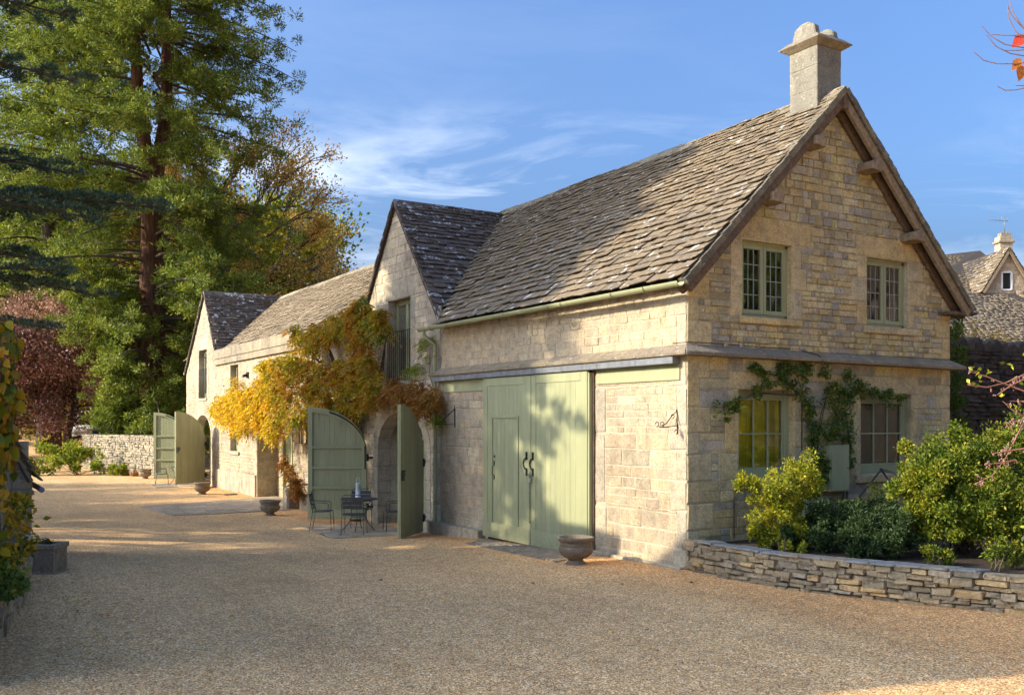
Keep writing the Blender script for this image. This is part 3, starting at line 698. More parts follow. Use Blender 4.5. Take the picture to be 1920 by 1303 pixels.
mb = MB(); WB.box(mb, DY0, DY1, -.25, 3.2, -.34, -.30); mb.box(.3, 6.0, .3, 7.9, -.2, -.1); mb.build('inner_wall', M['dark'], ga)
# sloping ledge round both sides
def ledge(fr, u0, u1, dz, nm, seg):
    rr = random.Random(nm); u = u0
    while u < u1 - .01:
        v = min(u1, u + rr.uniform(.7, 1.1) * seg); mb = MB()
        lean = lambda x: dz * (x - u0) / (u1 - u0)
        a0, a1 = u + (.0 if u > u0 else 0), v - .004
        za, zb = lean(u), lean(v); e0 = -.20 if u == u0 else 0; e1 = .20 if v >= u1 - .01 else 0
        P = [fr.p(a0, 3.345 + za, -.02), fr.p(a1, 3.345 + zb, -.02), fr.p(a1 + e1, 3.205 + zb, .215), fr.p(a0 + e0, 3.205 + za, .215), fr.p(a0 + e0, 3.155 + za, .205), fr.p(a1 + e1, 3.155 + zb, .205), fr.p(a1, 3.15 + zb, -.02), fr.p(a0, 3.15 + za, -.02)]
        mb.add(P, [(0, 1, 2, 3), (3, 2, 5, 4), (4, 5, 6, 7), (0, 3, 4, 7), (1, 6, 5, 2), (0, 7, 6, 1)])
        mb.build('ledge_stone', M['ledge'], ga, .006); u = v
ledge(WA, 0.0, AW, -.045, 1, 1.1); ledge(WB, 0.0, 8.0, 0, 2, 1.2)
# lead covered door track, fascia beams
o = WB.one('lead_covered_track', M['lead'], ga, .13, 8.02, 3.04, 3.152, -.02, .17, .008)
s_ = MB()
for y in (1.0, 2.0, 3.05, 4.0, 5.1, 6.0, 7.0): WB.box(s_, y, y + .012, 3.036, 3.155, .1, .176)
s_.build('lead_seam', M['lead'], o)
WB.one('beam', M['green'], ga, .13, DY0 - .1, 2.80, 3.038, -.02, .035); WB.one('beam', M['green'], ga, DY1, 7.78, 2.80, 3.038, -.02, .035)
# sliding doors
def slide_door(u0, u1, wicket):
    z0, z1, d0, d1 = -.06 + gz(0, 4) * .3, 3.03, .075, .125
    f = MB(); s = .20
    for q in ((u0, u0 + s, z0, z1), (u1 - s * .8, u1, z0, z1), (u0 + s, u1 - s * .8, z1 - .16, z1)): WB.box(f, *q, d0, d1)
    WB.box(f, u0 + .001, u1 - .001, z0, z0 + .30, d0, d1 + .012)
    o = f.build('garage_door', M['green'], ga, .006)
    wb = (4.58, 5.50, .20, 2.24)
    u = u0 + s; n = 9 if not wicket else 10; st = (u1 - s * .8 - u) / n
    for i in range(n):
        a, b = u + i * st, u + (i + 1) * st
        segs = [(z0 + .30, z1 - .16)]
        if wicket:
            if b <= wb[0] + .01 or a >= wb[1] - .01: pass
            elif a >= wb[0] - .01 and b <= wb[1] + .01: segs = [(z0 + .30, wb[2] - .03), (wb[3] + .03, z1 - .16)]
            else: segs = [(z0 + .30, z1 - .16)]
        for c, e in segs:
            if e > c + .01: mb = MB(); WB.box(mb, a + .001, b - .001, c, e, d0 + .008, d1 - .010); mb.build('board', M['green'], o, .003)
    if wicket:
        k = .045; fm = MB()
        for q in ((wb[0] - k, wb[0], wb[2] - k, wb[3] + k), (wb[1], wb[1] + k, wb[2] - k, wb[3] + k), (wb[0], wb[1], wb[3], wb[3] + k), (wb[0], wb[1], wb[2] - k, wb[2])): WB.box(fm, *q, d0, d1 + .010)
        fm.build('wicket_frame', M['green'], o, .004)
        for i in range(6):
            w_ = (wb[1] - wb[0] - .016) / 6; mb = MB(); WB.box(mb, wb[0] + .008 + i * w_ + .002, wb[0] + .008 + (i + 1) * w_ - .002, wb[2] + .006, wb[3] - .008, d0 + .008, d1 - .006); mb.build('wicket_board', M['green'], o, .003)
        h = MB(); h.tube([WB.p(5.44, 1.12, d1 - .01), WB.p(5.44, 1.16, d1 + .04), WB.p(5.44, 1.30, d1 + .04), WB.p(5.44, 1.34, d1 - .01)], .008); WB.box(h, 5.425, 5.455, 1.05, 1.12, d1 - .01, d1 + .006); WB.box(h, 5.425, 5.455, 1.34, 1.41, d1 - .01, d1 + .006); WB.box(h, 5.41, 5.435, 1.48, 1.52, d1 - .01, d1 + .01)
        h.build('handle', M['iron'], o)
    return o
dl = slide_door(4.11, DY1 - .02, True); dR = slide_door(DY0 + .04, 4.095, False)
mb = MB(); WB.box(mb, DY0 + .0, DY0 + .04, -.08, 3.0, .0, .11); mb.build('door_edge_post', M['green'], ga, .004)
mb = MB(); WB.box(mb, DY0 - .035, DY0 + .0, -.1, 3.03, -.05, .045); mb.build('door_shadow_jamb', M['oak'], ga)
for dd, yc, sg in ((dl, 4.235, 1), (dR, 4.02, 1)):
    h = MB(); d1 = .137
    pts = [WB.p(yc, 1.40 - .10 * math.cos(t) , d1 + .012) + Vector((0, .085 * math.sin(t), 0)) for t in [i * math.pi / 8 for i in range(9)]]
    h.tube(pts, .014, 8); WB.box(h, yc - .017, yc + .017, 1.48, 1.62, d1 - .012, d1 + .012); WB.box(h, yc - .017, yc + .017, 1.18, 1.32, d1 - .012, d1 + .012)
    h.build('handle', M['iron'], dd, .003)
pl = thing('padlock', 'small steel padlock hanging on the sliding door handles', 'padlock', (-.16, 4.06, 1.1))
mb = MB(); mb.box(-.185, -.155, 4.035, 4.085, 1.07, 1.15); mb.build('body', M['steel'], pl, .006)
mb = MB(); mb.tube([(-.17, 4.045, 1.14), (-.17, 4.045, 1.20), (-.17, 4.06, 1.215), (-.17, 4.075, 1.20), (-.17, 4.075, 1.14)], .006); mb.build('shackle', M['steel'], pl)
ch_ = thing('hanging_chain', 'thin dark chain hanging from the door handles', 'chain', (-.15, 4.10, 1.2))
for i in range(20):
    z = 1.21 - i * .046; mb = MB(); a = (0, .012, 0) if i % 2 else (.012, 0, 0)
    c = Vector((-.152, 4.10, z)); A = Vector(a); mb.tube([c + A + Vector((0, 0, .02)), c + A - Vector((0, 0, .02)), c - A - Vector((0, 0, .02)), c - A + Vector((0, 0, .02)), c + A + Vector((0, 0, .02))], .004, 5)
    mb.build('chain_link', M['iron'], ch_)
# plinth blocks under the left panel, threshold
rr = random.Random(4)
for a, b in ((5.98, 6.62), (6.63, 7.30), (7.31, 8.02)):
    mb = MB(); WB.box(mb, a, b, -.42, .0 - .012 * (a - 6), -.02, .20); mb.build('plinth_stone', M['dressB'], ga, .012)
for a, b in ((0.05, .6), (.61, 1.2), (1.21, 1.75), (1.76, 2.3)):
    mb = MB(); WB.box(mb, a, b, -.2, .03, -.02, .10); mb.build('footing_stone', M['dressB'], ga, .012)
for i in range(5):
    a = 2.35 + i * .7; mb = MB(); WB.box(mb, a, a + .69, -.3, -.10 - .014 * i, -.2, .16); mb.build('threshold_stone', M['flag'], ga, .008)
# roof
rf = slab('roof', [(-.22, -.22, EZ + .02), (RX, -.22, RZ - .03), (RX, 10.6, RZ - .03), (-.22, 7.85, EZ + .02)], Vector((-.7, 0, .7)), -.05, M['under'], ga)
slab('roof', [(AW + .24, -.22, EZ + .0), (RX, -.22, RZ - .03), (RX, 10.9, RZ - .03), (AW + .24, 10.9, EZ + .0)], Vector((.7, 0, .7)), -.05, M['under'], ga)
sd = Vector((RX + .24, 0, RZ - EZ - .03)); S1 = sd.length
def keepm(u, s):   # cut away what lies inside the cross wing
    y = u - .26; z = EZ + .05 + s / S1 * (RZ - EZ); return y < 7.62 + (z - 4.35) / 1.17 * 1.0 + .22
roof_slope(rf, (-.24, -.26, EZ + .05), (0, 1, 0), sd, 11.2, S1 + .02, keepm, (.195, .095), (.31, .17), 'tile', 300, 2, sag=.0)
sd2 = Vector((-(AW + .3 - RX), 0, RZ - EZ + .02))
roof_slope(rf, (AW + .30, -.26, EZ - .02), (0, 1, 0), sd2, 3.0, sd2.length, None, (.195, .095), (.31, .17), 'tile', 0, 3)
k = 0; y = -.27
while y < 10.4:   # ridge stones
    l_ = random.uniform(.42, .55); mb = MB(); q = .012 * math.sin(y * 2)
    for sx_ in (-1, 1):
        mb.hexa([(RX, y, RZ + .02 + q), (RX, y + l_ - .01, RZ + .02 + q), (RX + sx_ * .17, y + l_ - .01, RZ - .13 + q), (RX + sx_ * .17, y, RZ - .13 + q),
                 (RX, y, RZ + .085 + q), (RX, y + l_ - .01, RZ + .085 + q), (RX + sx_ * .20, y + l_ - .01, RZ - .10 + q), (RX + sx_ * .20, y, RZ - .10 + q)])
    mb.build('ridge_stone', M['ridge'], ga, .008); y += l_
# verge stones: stacked slate ends under the verge, timber rafters, purlins
def on_slope(t, side, y, dn=0):
    x0 = -.26 if side < 0 else AW + .26; p = Vector((x0, y, EZ - .02)).lerp(Vector((RX, y, RZ - .0)), t)
    nn = Vector((-.7 if side < 0 else .7, 0, .7)); return p + nn * dn
for side in (-1, 1):
    n = 34
    for i in range(n):
        t0, t1 = i / n, (i + 1.25) / n; rr_ = random.uniform
        mb = MB(); a = on_slope(t0, side, -.30 - rr_(0, .02), -.035); b = on_slope(min(1, t1), side, -.30 - rr_(0, .02), -.035)
        u = Vector((-.7 if side < 0 else .7, 0, .7)) * (.085 + rr_(0, .02)); w_ = Vector((0, .16, 0))
        mb.hexa([a, b, b + w_, a + w_, a + u + Vector((0, 0, .015)), b + u, b + u + w_, a + u + w_ + Vector((0, 0, .015))]); mb.build('verge_stone', M['verge'], ga)
    for y0, y1, dn, wd_, mm in ((-.27, -.20, -.10, .15, 'oaklt' if side > 0 else 'oak'), (-.09, -.02, -.13, .13, 'oak')):
        mb = MB(); a = on_slope(.0, side, y0, dn); b = on_slope(.985, side, y0, dn); u = Vector((-.7 if side < 0 else .7, 0, .7)) * wd_ * .5; w_ = Vector((0, y1 - y0, 0))
        mb.hexa([a - u, b - u, b - u + w_, a - u + w_, a + u, b + u, b + u + w_, a + u + w_]); mb.build('rafter', M[mm], ga, .008)
    for i in range(14):   # soffit boards between
        t = .02 + i / 14 * .95; a = on_slope(t, side, -.27, -.045); b = on_slope(t + .062, side, -.27, -.045); w_ = Vector((0, .27, 0)); u = Vector((-.7 if side < 0 else .7, 0, .7)) * .012
        mb = MB(); mb.hexa([a, b, b + w_, a + w_, a + u, b + u, b + u + w_, a + u + w_]); mb.build('soffit_board', M['oak'], ga)
for x, z in ((3.86, 6.42), (4.98, 5.36), (1.55, 5.62), (2.50, 6.62)):
    mb = MB(); mb.hexa([Vector((x + a * .11, y, z + b * .10)) for y in (-.36,) for a, b in ((-1, -.8), (1, -1), (1.1, 0), (-1.1, .1))] + [Vector((x + a * .11, .02, z + b * .10)) for a, b in ((-1, -.8), (1, -1), (1.1, 0), (-1.1, .1))])
    mb = MB(); mb.prism([(x - .13, -.34, z - .07), (x + .10, -.34, z - .10), (x + .14, -.34, z + .03), (x + .02, -.34, z + .11), (x - .12, -.34, z + .06)], (.0, .36, 0)); mb.build('purlin_end', M['oaklt'], ga, .01)
mb = MB(); mb.bar((RX, -.30, RZ - .22), (RX, .02, RZ - .22), .12, .2); mb.build('ridge_beam', M['oak'], ga, .01)
mb = MB(); mb.box(AW - .35, AW + .22, -.26, .0, EZ - .12, EZ - .06); mb.build('eaves_board', M['oak'], ga, .006)
# gutter half round, brackets, downpipe
def gutter(x, y0, y1, z, p, m='green', slope=.0, axis='y'):
    mb = MB(); n = 9
    for k in range(2):
        r = .062 - .006 * k
        for y in (y0, y1): pass
    pr = [(math.cos(t) * .072, math.sin(t) * .072) for t in [math.pi + i * math.pi / 8 for i in range(9)]] + [(math.cos(t) * .064, math.sin(t) * .064) for t in [2 * math.pi - i * math.pi / 8 for i in range(9)]]
    P = [(x + a, y0, z + b) for a, b in pr]; mb.prism(P, (0, y1 - y0, slope)); return mb.build('gutter', M[m], p)
gutter(-.36, -.27, 8.32, 4.19, ga, slope=.02)
for y in (0.5, 1.3, 2.7, 3.1, 4.6, 6.2, 6.9, 7.7):
    mb = MB(); mb.tube([(-.36 + math.cos(t) * .08, y, 4.19 + y * .002 + math.sin(t) * .08) for t in [math.pi + i * math.pi / 8 for i in range(9)]], .009, 5); mb.tube([(-.27, y, 4.23), (-.02, y, 4.19)], .008, 5); mb.build('gutter_bracket', M['green'], ga)
gutter(AW + .34, -.28, 4, 4.16, ga, 'lead')
mb = MB(); mb.tube([(-.36, 8.1, 4.15), (-.36, 8.1, 4.06), (-.1, 8.06, 3.85), (-.1, 8.06, -.05), (-.16, 8.06, -.12)], .038, 10); mb.build('downpipe', M['green'], ga)
for z in (.4, 1.6, 2.6, 3.6): mb = MB(); mb.tube([(-.1, 8.06, z), (-.1, 8.06, z + .05)], .046, 10); mb.build('pipe_collar', M['green'], ga)
# chimney
cx0, cx1, cy0, cy1 = 2.83, 3.40, .04, .62
mb = MB(); mb.box(cx0, cx1, cy0, cy1, 6.9, 8.34); chm = mb.build('chimney', M['chim'], ga, .012)
for z0_, z1_ in ((7.0, 7.62), (7.628, 8.0), (8.008, 8.335)):
    mb = MB(); j = random.uniform(.002, .006); mb.box(cx0 - j, cx1 + j, cy0 - j, cy1 + j, z0_, z1_); mb.build('chimney_stone', M['chim'], chm, .010)
mb = MB(); mb.box(cx0 - .06, cx1 + .06, cy0 - .05, cy1 + .06, 7.18, 7.36); mb.build('chimney_base', M['chim'], ga, .01)
mb = MB(); mb.hexa([(cx0 - .02, cy0 - .02, 8.33), (cx1 + .02, cy0 - .02, 8.33), (cx1 + .02, cy1 + .02, 8.33), (cx0 - .02, cy1 + .02, 8.33), (cx0 - .14, cy0 - .14, 8.41), (cx1 + .14, cy0 - .14, 8.41), (cx1 + .14, cy1 + .14, 8.41), (cx0 - .14, cy1 + .14, 8.41)])
mb.hexa([(cx0 - .14, cy0 - .14, 8.41), (cx1 + .14, cy0 - .14, 8.41), (cx1 + .14, cy1 + .14, 8.41), (cx0 - .14, cy1 + .14, 8.41), (cx0 - .03, cy0 - .03, 8.51), (cx1 + .03, cy0 - .03, 8.51), (cx1 + .03, cy1 + .03, 8.51), (cx0 - .03, cy1 + .03, 8.51)])
mb.build('chimney_cap', M['ledge'], ga, .006)
for x0, x1, h in ((cx0 + .0, cx0 + .13, .27), (cx1 - .13, cx1, .24)):
    mb = MB(); P = [(x0, cy0 + .03, 8.5), (x0, cy1 - .03, 8.5), (x0, cy1 - .09, 8.5 + h * .75), (x0, cy1 - .22, 8.5 + h), (x0, cy0 + .20, 8.5 + h), (x0, cy0 + .07, 8.5 + h * .7)]
    mb.prism(P, (x1 - x0, 0, 0)); mb.build('chimney_top_stone', M['chim'], ga, .02)

# ================================================================ arched openings and their leaves
def arch_curve(u0, u1, zs, zt, k=17):
    c = (u0 + u1) / 2; r = (u1 - u0) / 2
    return [(c - r * math.cos(math.pi * i / (k - 1)), zs + (zt - zs) * math.sin(math.pi * i / (k - 1))) for i in range(k)]
def arch_surround(root, fr, u0, u1, zs, zt, z0, ring, m, ub, d=-.34, jamb=True, fill=None):
    """voussoirs, spandrel pieces up to rectangle ub=(U0,U1,ZT), jamb stones, reveal"""
    inn = arch_curve(u0, u1, zs, zt, 12); out = arch_curve(u0 - ring, u1 + ring, zs, zt + ring, 12)
    for i in range(11):
        mb = MB(); q = [inn[i], inn[i + 1], out[i + 1], out[i]]; c = (sum(x for x, _ in q) / 4, sum(z for _, z in q) / 4)
        q = [((x - c[0]) * .985 + c[0], (z - c[1]) * .985 + c[1]) for x, z in q]
        mb.prism([fr.p(x, z, d) for x, z in q], fr.n * (-d + .018)); mb.build('voussoir', M[m], root, .006)
    U0, U1, ZT = ub; h = 6
    mb = MB()
    lp = [(U0, zs)] + out[:h + 0] + [(out[h - 1][0], ZT), (U0, ZT)] if False else [(U0, zs), (out[0][0], zs)] + out[1:6] + [(out[5][0], ZT), (U0, ZT)]
    rp = [(U1, zs), (U1, ZT), (out[6][0], ZT)] + out[6:11] + [(out[11][0], zs)]
    mp_ = [out[5], out[6], (out[6][0], ZT), (out[5][0], ZT)]
    for q in (lp, rp, mp_): mb.prism([fr.p(x, z, -.12) for x, z in q], fr.n * .123)
    mb.build('spandrel', M[fill or m], root)
    if jamb:
        for a, b in ((u0 - ring, u0), (u1, u1 + ring)):
            z = z0; rr = random.Random(int(a * 100))
            while z < zs - .02:
                hh = min(zs - z, rr.uniform(.26, .45)); hh = zs - z if zs - z - hh < .15 else hh
                mb = MB(); fr.box(mb, a + .003, b - .003, z + .004, z + hh - .004, d, .018); mb.build('jamb_stone', M[m], root, .008); z += hh
def leaf_top(x, w_, sp, H): return sp + (H - sp) * math.sqrt(max(0, 1 - ((w_ - x) / w_) ** 2))
def arch_leaf(root, hinge, ang, side, w_=1.42, H=2.78, sp=1.72, label=None):
    """x runs from the hinge, y is the inner (ledged) face"""
    d = Vector((math.cos(ang), math.sin(ang), 0)); nrm = Vector((-d.y, d.x, 0)) * side; h = Vector(hinge)
    P = lambda x, y, z: h + d * x + nrm * y + Vector((0, 0, z))
    T = lambda x: leaf_top(x, w_, sp, H)
    def bx(mb, x0, x1, y0, y1, z0, z1, z1b=None, z0b=None):
        z1b = z1 if z1b is None else z1b; z0b = z0 if z0b is None else z0b
        mb.hexa([P(x0, y0, z0), P(x1, y0, z0b), P(x1, y1, z0b), P(x0, y1, z0), P(x0, y0, z1), P(x1, y0, z1b), P(x1, y1, z1b), P(x0, y1, z1)])
    mb = MB(); s = .11
    bx(mb, 0, s, .022, .07, 0, T(0) , T(s)); bx(mb, w_ - s, w_, .022, .07, 0, T(w_ - s), T(w_))
    bx(mb, s, w_ - s, .022, .07, 0, .24)
    st = mb.build('arched_door', M['green'], root, .004)
    if label: st['label'] = label
    mb = MB(); n = 12
    for i in range(n):
        x0, x1 = s + (w_ - 2 * s) * i / n, s + (w_ - 2 * s) * (i + 1) / n
        bx(mb, x0, x1, .022, .07, T(x0) - .13, T(x0), T(x1), T(x1) - .13)
    mb.build('curved_head', M['green'], st)
    mb = MB()
    for i in range(14):   # black draught strip inside the curve
        x0, x1 = .02 + (w_ * .62) * i / 14, .02 + (w_ * .62) * (i + 1) / 14
        bx(mb, x0, x1, .071, .085, T(x0) - .075, T(x0) - .03, T(x1) - .03, T(x1) - .075)
    bx(mb, .012, .045, .071, .085, sp * .72, T(.02) - .07)
    mb.build('draught_strip', M['iron'], st)
    for z in (.74, 1.24, 1.75):
        mb = MB(); x1 = w_ - s; bx(mb, s * .9, x1, .022, .065, z, z + .075); mb.build('rail', M['green'], st, .006)
    n = 11
    for i in range(n):
        x0, x1 = .004 + (w_ - .008) * i / n + .002, .004 + (w_ - .008) * (i + 1) / n - .002
        mb = MB(); bx(mb, x0, x1, 0, .024, .0, T(x0) - .002, T(x1) - .002); mb.build('board', M['green'], st, .003)
    for z in (.28, sp - .22):
        mb = MB(); bx(mb, -.16, .02, -.01, .03, z, z + .05); bx(mb, -.05, .03, -.03, .045, z - .06, z + .11); mb.build('hinge', M['iron'], st, .004)
    mb = MB(); y0, y1 = (-.045, 0)
    bx(mb, w_ - .17, w_ - .03, y0, y1 + .002, 1.30, 1.335); bx(mb, w_ - .06, w_ - .03, y0 - .02, y1, 1.2, 1.42); bx(mb, w_ - .20, w_ - .08, y0 + .01, y1, 1.38, 1.41); mb.build('latch', M['iron'], st, .003)
    return st
def glazed_screen(root, fr, u0, u1, zs, zt, z0, d, label='glazed timber screen inside the arch'):
    mb = MB(); t = .07
    for a, b in ((u0, u0 + t), (u0 + .62, u0 + .62 + t), ((u0 + u1) / 2 - t / 2, (u0 + u1) / 2 + t / 2), (u1 - .62 - t, u1 - .62), (u1 - t, u1)): fr.box(mb, a, b, z0, zt, d - .07, d)
    fr.box(mb, u0, u1, z0, z0 + .2, d - .068, d - .002); fr.box(mb, u0, u1, 1.72, 1.80, d - .068, d - .002); fr.box(mb, u0, u1, zt - .07, zt, d - .068, d - .002)
    o = mb.build('window', M['green'], root, .004); o['label'] = label
    e = [u0 + t, u0 + .62, u0 + .62 + t, (u0 + u1) / 2 - t / 2, (u0 + u1) / 2 + t / 2, u1 - .62 - t, u1 - .62, u1 - t]
    for i in range(0, 8, 2):
        for a, b in ((z0 + .2, 1.72), (1.80, zt - .07)):
            mb = MB(); mb.add([fr.p(e[i], a, d - .035), fr.p(e[i + 1], a, d - .035), fr.p(e[i + 1], b, d - .035), fr.p(e[i], b, d - .035)], [(0, 1, 2, 3)]); mb.build('pane', M['glass'], o, fix=False)
    mb = MB(); fr.box(mb, u0 - .2, u1 + .2, z0, zt + .1, d - 1.3, d - 1.2); fr.box(mb, u0, u0 + .5, z0, zt, d - .2, d - .15); mb.build('dark_room', M['dark'], o)
def tall_window(root, fr, u0, u1, z0, z1, d=-.2, lights=2, label=None):
    mb = MB(); t = .05
    for q in ((u0, u0 + t, z0, z1), (u1 - t, u1, z0, z1), (u0, u1, z0, z0 + .08), (u0, u1, z1 - t, z1)): fr.box(mb, *q, d - .06, d)
    o = mb.build('window', M['green'], root, .004)
    if label: o['label'] = label
    w_ = (u1 - u0 - 2 * t) / lights
    for i in range(lights):
        a, b = u0 + t + i * w_, u0 + t + (i + 1) * w_; g = MB(); k = .07 if lights > 1 else .05
        for q in ((a, a + k, z0 + .08, z1 - t), (b - k, b, z0 + .08, z1 - t), (a + k, b - k, z1 - t - k, z1 - t), (a + k, b - k, z0 + .08, z0 + .08 + k * 2)): fr.box(g, *q, d - .045, d + .012)
        g.build('casement', M['green'], o, .004)
        pm = MB(); pm.add([fr.p(a + k, z0 + .08 + 2 * k, d - .02), fr.p(b - k, z0 + .08 + 2 * k, d - .02), fr.p(b - k, z1 - t - k, d - .02), fr.p(a + k, z1 - t - k, d - .02)], [(0, 1, 2, 3)]); pm.build('pane', M['glass'], o, fix=False)
    mb = MB(); fr.box(mb, u0 - .1, u1 + .1, z0, z1, d - .7, d - .65); mb.build('dark_room', M['darkgreen'], o)
    return o
def guard_rail(root, fr, u0, u1, z0, z1, d=.02):
    mb = MB(); mb.bar(fr.p(u0, z1, d), fr.p(u1, z1, d), .03, .012); mb.bar(fr.p(u0, z0, d), fr.p(u1, z0, d), .03, .012)
    o = mb.build('guard_rail', M['iron'], root); n = int((u1 - u0) / .11)
    for i in range(n + 1):
        u = u0 + (u1 - u0) * i / n; mb = MB(); mb.tube([fr.p(u, z0, d), fr.p(u, z1, d)], .008, 5); mb.build('bar', M['iron'], o)

def gable_block(name, label, y0, y1, ya, ez0, ez1, rz, mw, md, mm, tm, win, arch, seed, zb, xr, lich_cap=300, wcap=300, quo=True, wch=(.12, .2)):
    g = thing(name, label, 'building', (1, (y0 + y1) / 2, zb + .1))
    def ext(z):
        a = y0 if z <= ez0 else y0 + (ya - y0) * min(1, (z - ez0) / (rz - ez0)); b = y1 if z <= ez1 else y1 + (ya - y1) * min(1, (z - ez1) / (rz - ez1)); return (a, b)
    u0, u1, zs, zt, ring = arch; ub = (u0 - ring, u1 + ring, zt + ring + .02)
    dh = [(ub[0], ub[1], zb, ub[2]), (win[0], win[1], win[2], win[3])]
    lin = (win[0] - .2, win[1] + .22, win[3], win[3] + .46)
    jb = []
    for a, b in ((win[0] - .26, win[0]), (win[1], win[1] + .26)):
        z = win[2]
        while z < win[3] - .1: e = min(win[3], z + .48); jb.append((a, b, z, e)); z = e
    stone_wall(g, 'front_wall', WB, ext, zb, rz - .1, dh, [lin] + jb, mw, md, mm, wch, (.2, .46), seed, wcap, quoins=((y0, 1), (y1, -1)) if quo else (), kinks=(ez0, ez1), proud=(.003, .015), gap=.010)
    arch_surround(g, WB, u0, u1, zs, zt, zb, ring, md, ub)
    reveals(g, WB, win[0], win[1], win[2], win[3], -.3, M[md])
    WB.one('window_sill', M[md], g, win[0] - .08, win[1] + .08, win[2] - .10, win[2] + .0, -.2, .05, .01)
    tall_window(g, WB, *win, d=-.22)
    guard_rail(g, WB, win[0] + .02, win[1] - .02, win[2] + .05, win[2] + 1.2)
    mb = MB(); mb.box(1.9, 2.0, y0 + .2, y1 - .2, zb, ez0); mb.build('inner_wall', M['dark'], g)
    X0 = -.09
    for (ye, ezz, sg, sd_, cap) in ((y0, ez0, -1, seed, lich_cap), (y1, ez1, 1, seed + 1, 0)):
        e = Vector((X0, ye + sg * .02, ezz - .0)); top = Vector((X0, ya, rz)); s = top - e; ln_ = xr + .5
        n = s.cross(Vector((1, 0, 0))); n = n if n.z > 0 else -n; n.normalize()
        e2 = e - s.normalized() * .10
        r_ = slab('roof', [e2, top, top + Vector((ln_, 0, 0)), e2 + Vector((ln_, 0, 0))], n, -.05, M['under'], g)
        roof_slope(r_, e2, (1, 0, 0), s, ln_, s.length + .1, None, (.18, .10), (.28, .17), tm, cap, sd_)
        nn = 26; sv = top - e2
        for i in range(nn):   # verge slates showing over the gable
            a = e2 + sv * (i / nn); b = e2 + sv * min(1, (i + 1.2) / nn); o_ = Vector((-random.uniform(.0, .025), 0, 0)); mb = MB()
            mb.hexa([a + o_, b + o_, b + Vector((.22, 0, 0)), a + Vector((.22, 0, 0)), a + o_ + n * .055, b + o_ + n * .035, b + Vector((.22, 0, 0)) + n * .035, a + Vector((.22, 0, 0)) + n * .055])
            mb.build('verge_stone', M[tm], g)
    x = X0
    while x < xr - .1:
        l_ = random.uniform(.38, .5); mb = MB()
        for sg in (-1, 1):
            mb.hexa([(x, ya, rz + .02), (x + l_ - .01, ya, rz + .02), (x + l_ - .01, ya + sg * .15, rz - .15), (x, ya + sg * .15, rz - .15), (x, ya, rz + .075), (x + l_ - .01, ya, rz + .075), (x + l_ - .01, ya + sg * .18, rz - .13), (x, ya + sg * .18, rz - .13)])
        mb.build('ridge_stone', M['tileL'], g, .006); x += l_
    return g
# ---- near cross wing with the open doors
w1 = gable_block('gabled_wing', 'grey weathered gabled wing between the sliding doors and the vine, steep lichened roof', 7.97, 12.62, 10.3, 4.42, 4.42, 7.42,
                 'stoneW', 'dressB', 'mortW', 'tileL', (9.52, 10.80, 3.12, 5.1), (8.72, 11.42, 1.5, 2.40, .26), 21, -.5, 2.9)
glazed_screen(w1, WB, 8.72, 11.42, 1.5, 2.42, -.3, -.62)
mb = MB(); mb.box(.34, .62, 8.55, 8.72, -.5, 2.5); mb.box(.34, .62, 11.42, 11.6, -.5, 2.5); mb.box(.34, 1.9, 8.5, 11.6, 2.42, 2.5); mb.build('reveal', M['dressB'], w1)
arch_leaf(w1, (-.27, 11.50, -.25), math.atan2(.518, -.855), 1, 1.45, 2.78, label='door leaf showing its ledged inner side')
arch_leaf(w1, (-.27, 8.30, -.25), math.atan2(-.72, -.74), -1, 1.36, 2.78, label='door leaf showing its boarded outer side')
for a, b in ((8.08, 8.5), (8.51, 8.70)):
    mb = MB(); WB.box(mb, a, b, -.55, -.02, -.02, .16); mb.build('plinth_stone', M['dressB'], w1, .012)
# ---- parapet range
rg = thing('parapet_range', 'cream stone range with a moulded parapet and a deep arched recess behind the vine', 'building', (1, 20, -.4))
Y0r, Y1r = 12.62, 27.35
AR = (14.4, 21.84, 2.7, 4.12)     # recess arch
hr = [(AR[0], AR[1], -.6, 4.2), (24.18, 25.28, 1.06, 4.25)]
stone_wall(rg, 'front_wall', WB, flat(Y0r, Y1r), -.6, 4.345, hr, [(23.95, 25.5, 4.25, 4.345)], 'stoneR', 'dressB', 'mortB', (.12, .2), (.2, .5), 31, 300, quoins=((21.84, 1),), proud=(.003, .012), gap=.010)
# spandrels of the recess arch
cv = arch_curve(AR[0], AR[1], AR[2], AR[3], 24); mb = MB()
for i in range(23): mb.prism([WB.p(*cv[i], -.7), WB.p(*cv[i + 1], -.7), WB.p(cv[i + 1][0], 4.2, -.7), WB.p(cv[i][0], 4.2, -.7)], WB.n * .704)
mb.build('arch_soffit', M['dressB'], rg)
for z_, h_ in ((-.6, .75), (.155, .42), (.58, .4), (.985, .36), (1.35, .45), (1.805, .38), (2.19, .5)):
    mb = MB(); WB.box(mb, 21.832, 21.9, z_, z_ + h_ - .006, -.72, -.012); mb.build('jamb_stone', M['dressB'], rg, .004)
    mb = MB(); WB.box(mb, 14.34, 14.408, z_, z_ + h_ - .006, -.72, -.012); mb.build('jamb_stone', M['dressB'], rg, .004)
dh2 = [(20.15, 21.1, -.6, 1.75), (15.3, 16.6, 2.9, 3.9)]
WR = W((.7, 0, 0), (0, 1, 0), (-1, 0, 0))
stone_wall(rg, 'recessed_wall', WR, flat(14.4, 21.84), -.6, 4.2, dh2, [], 'stoneR', 'dressB', 'mortB', (.13, .22), (.2, .5), 32, 120, gap=.010, thick=.2)
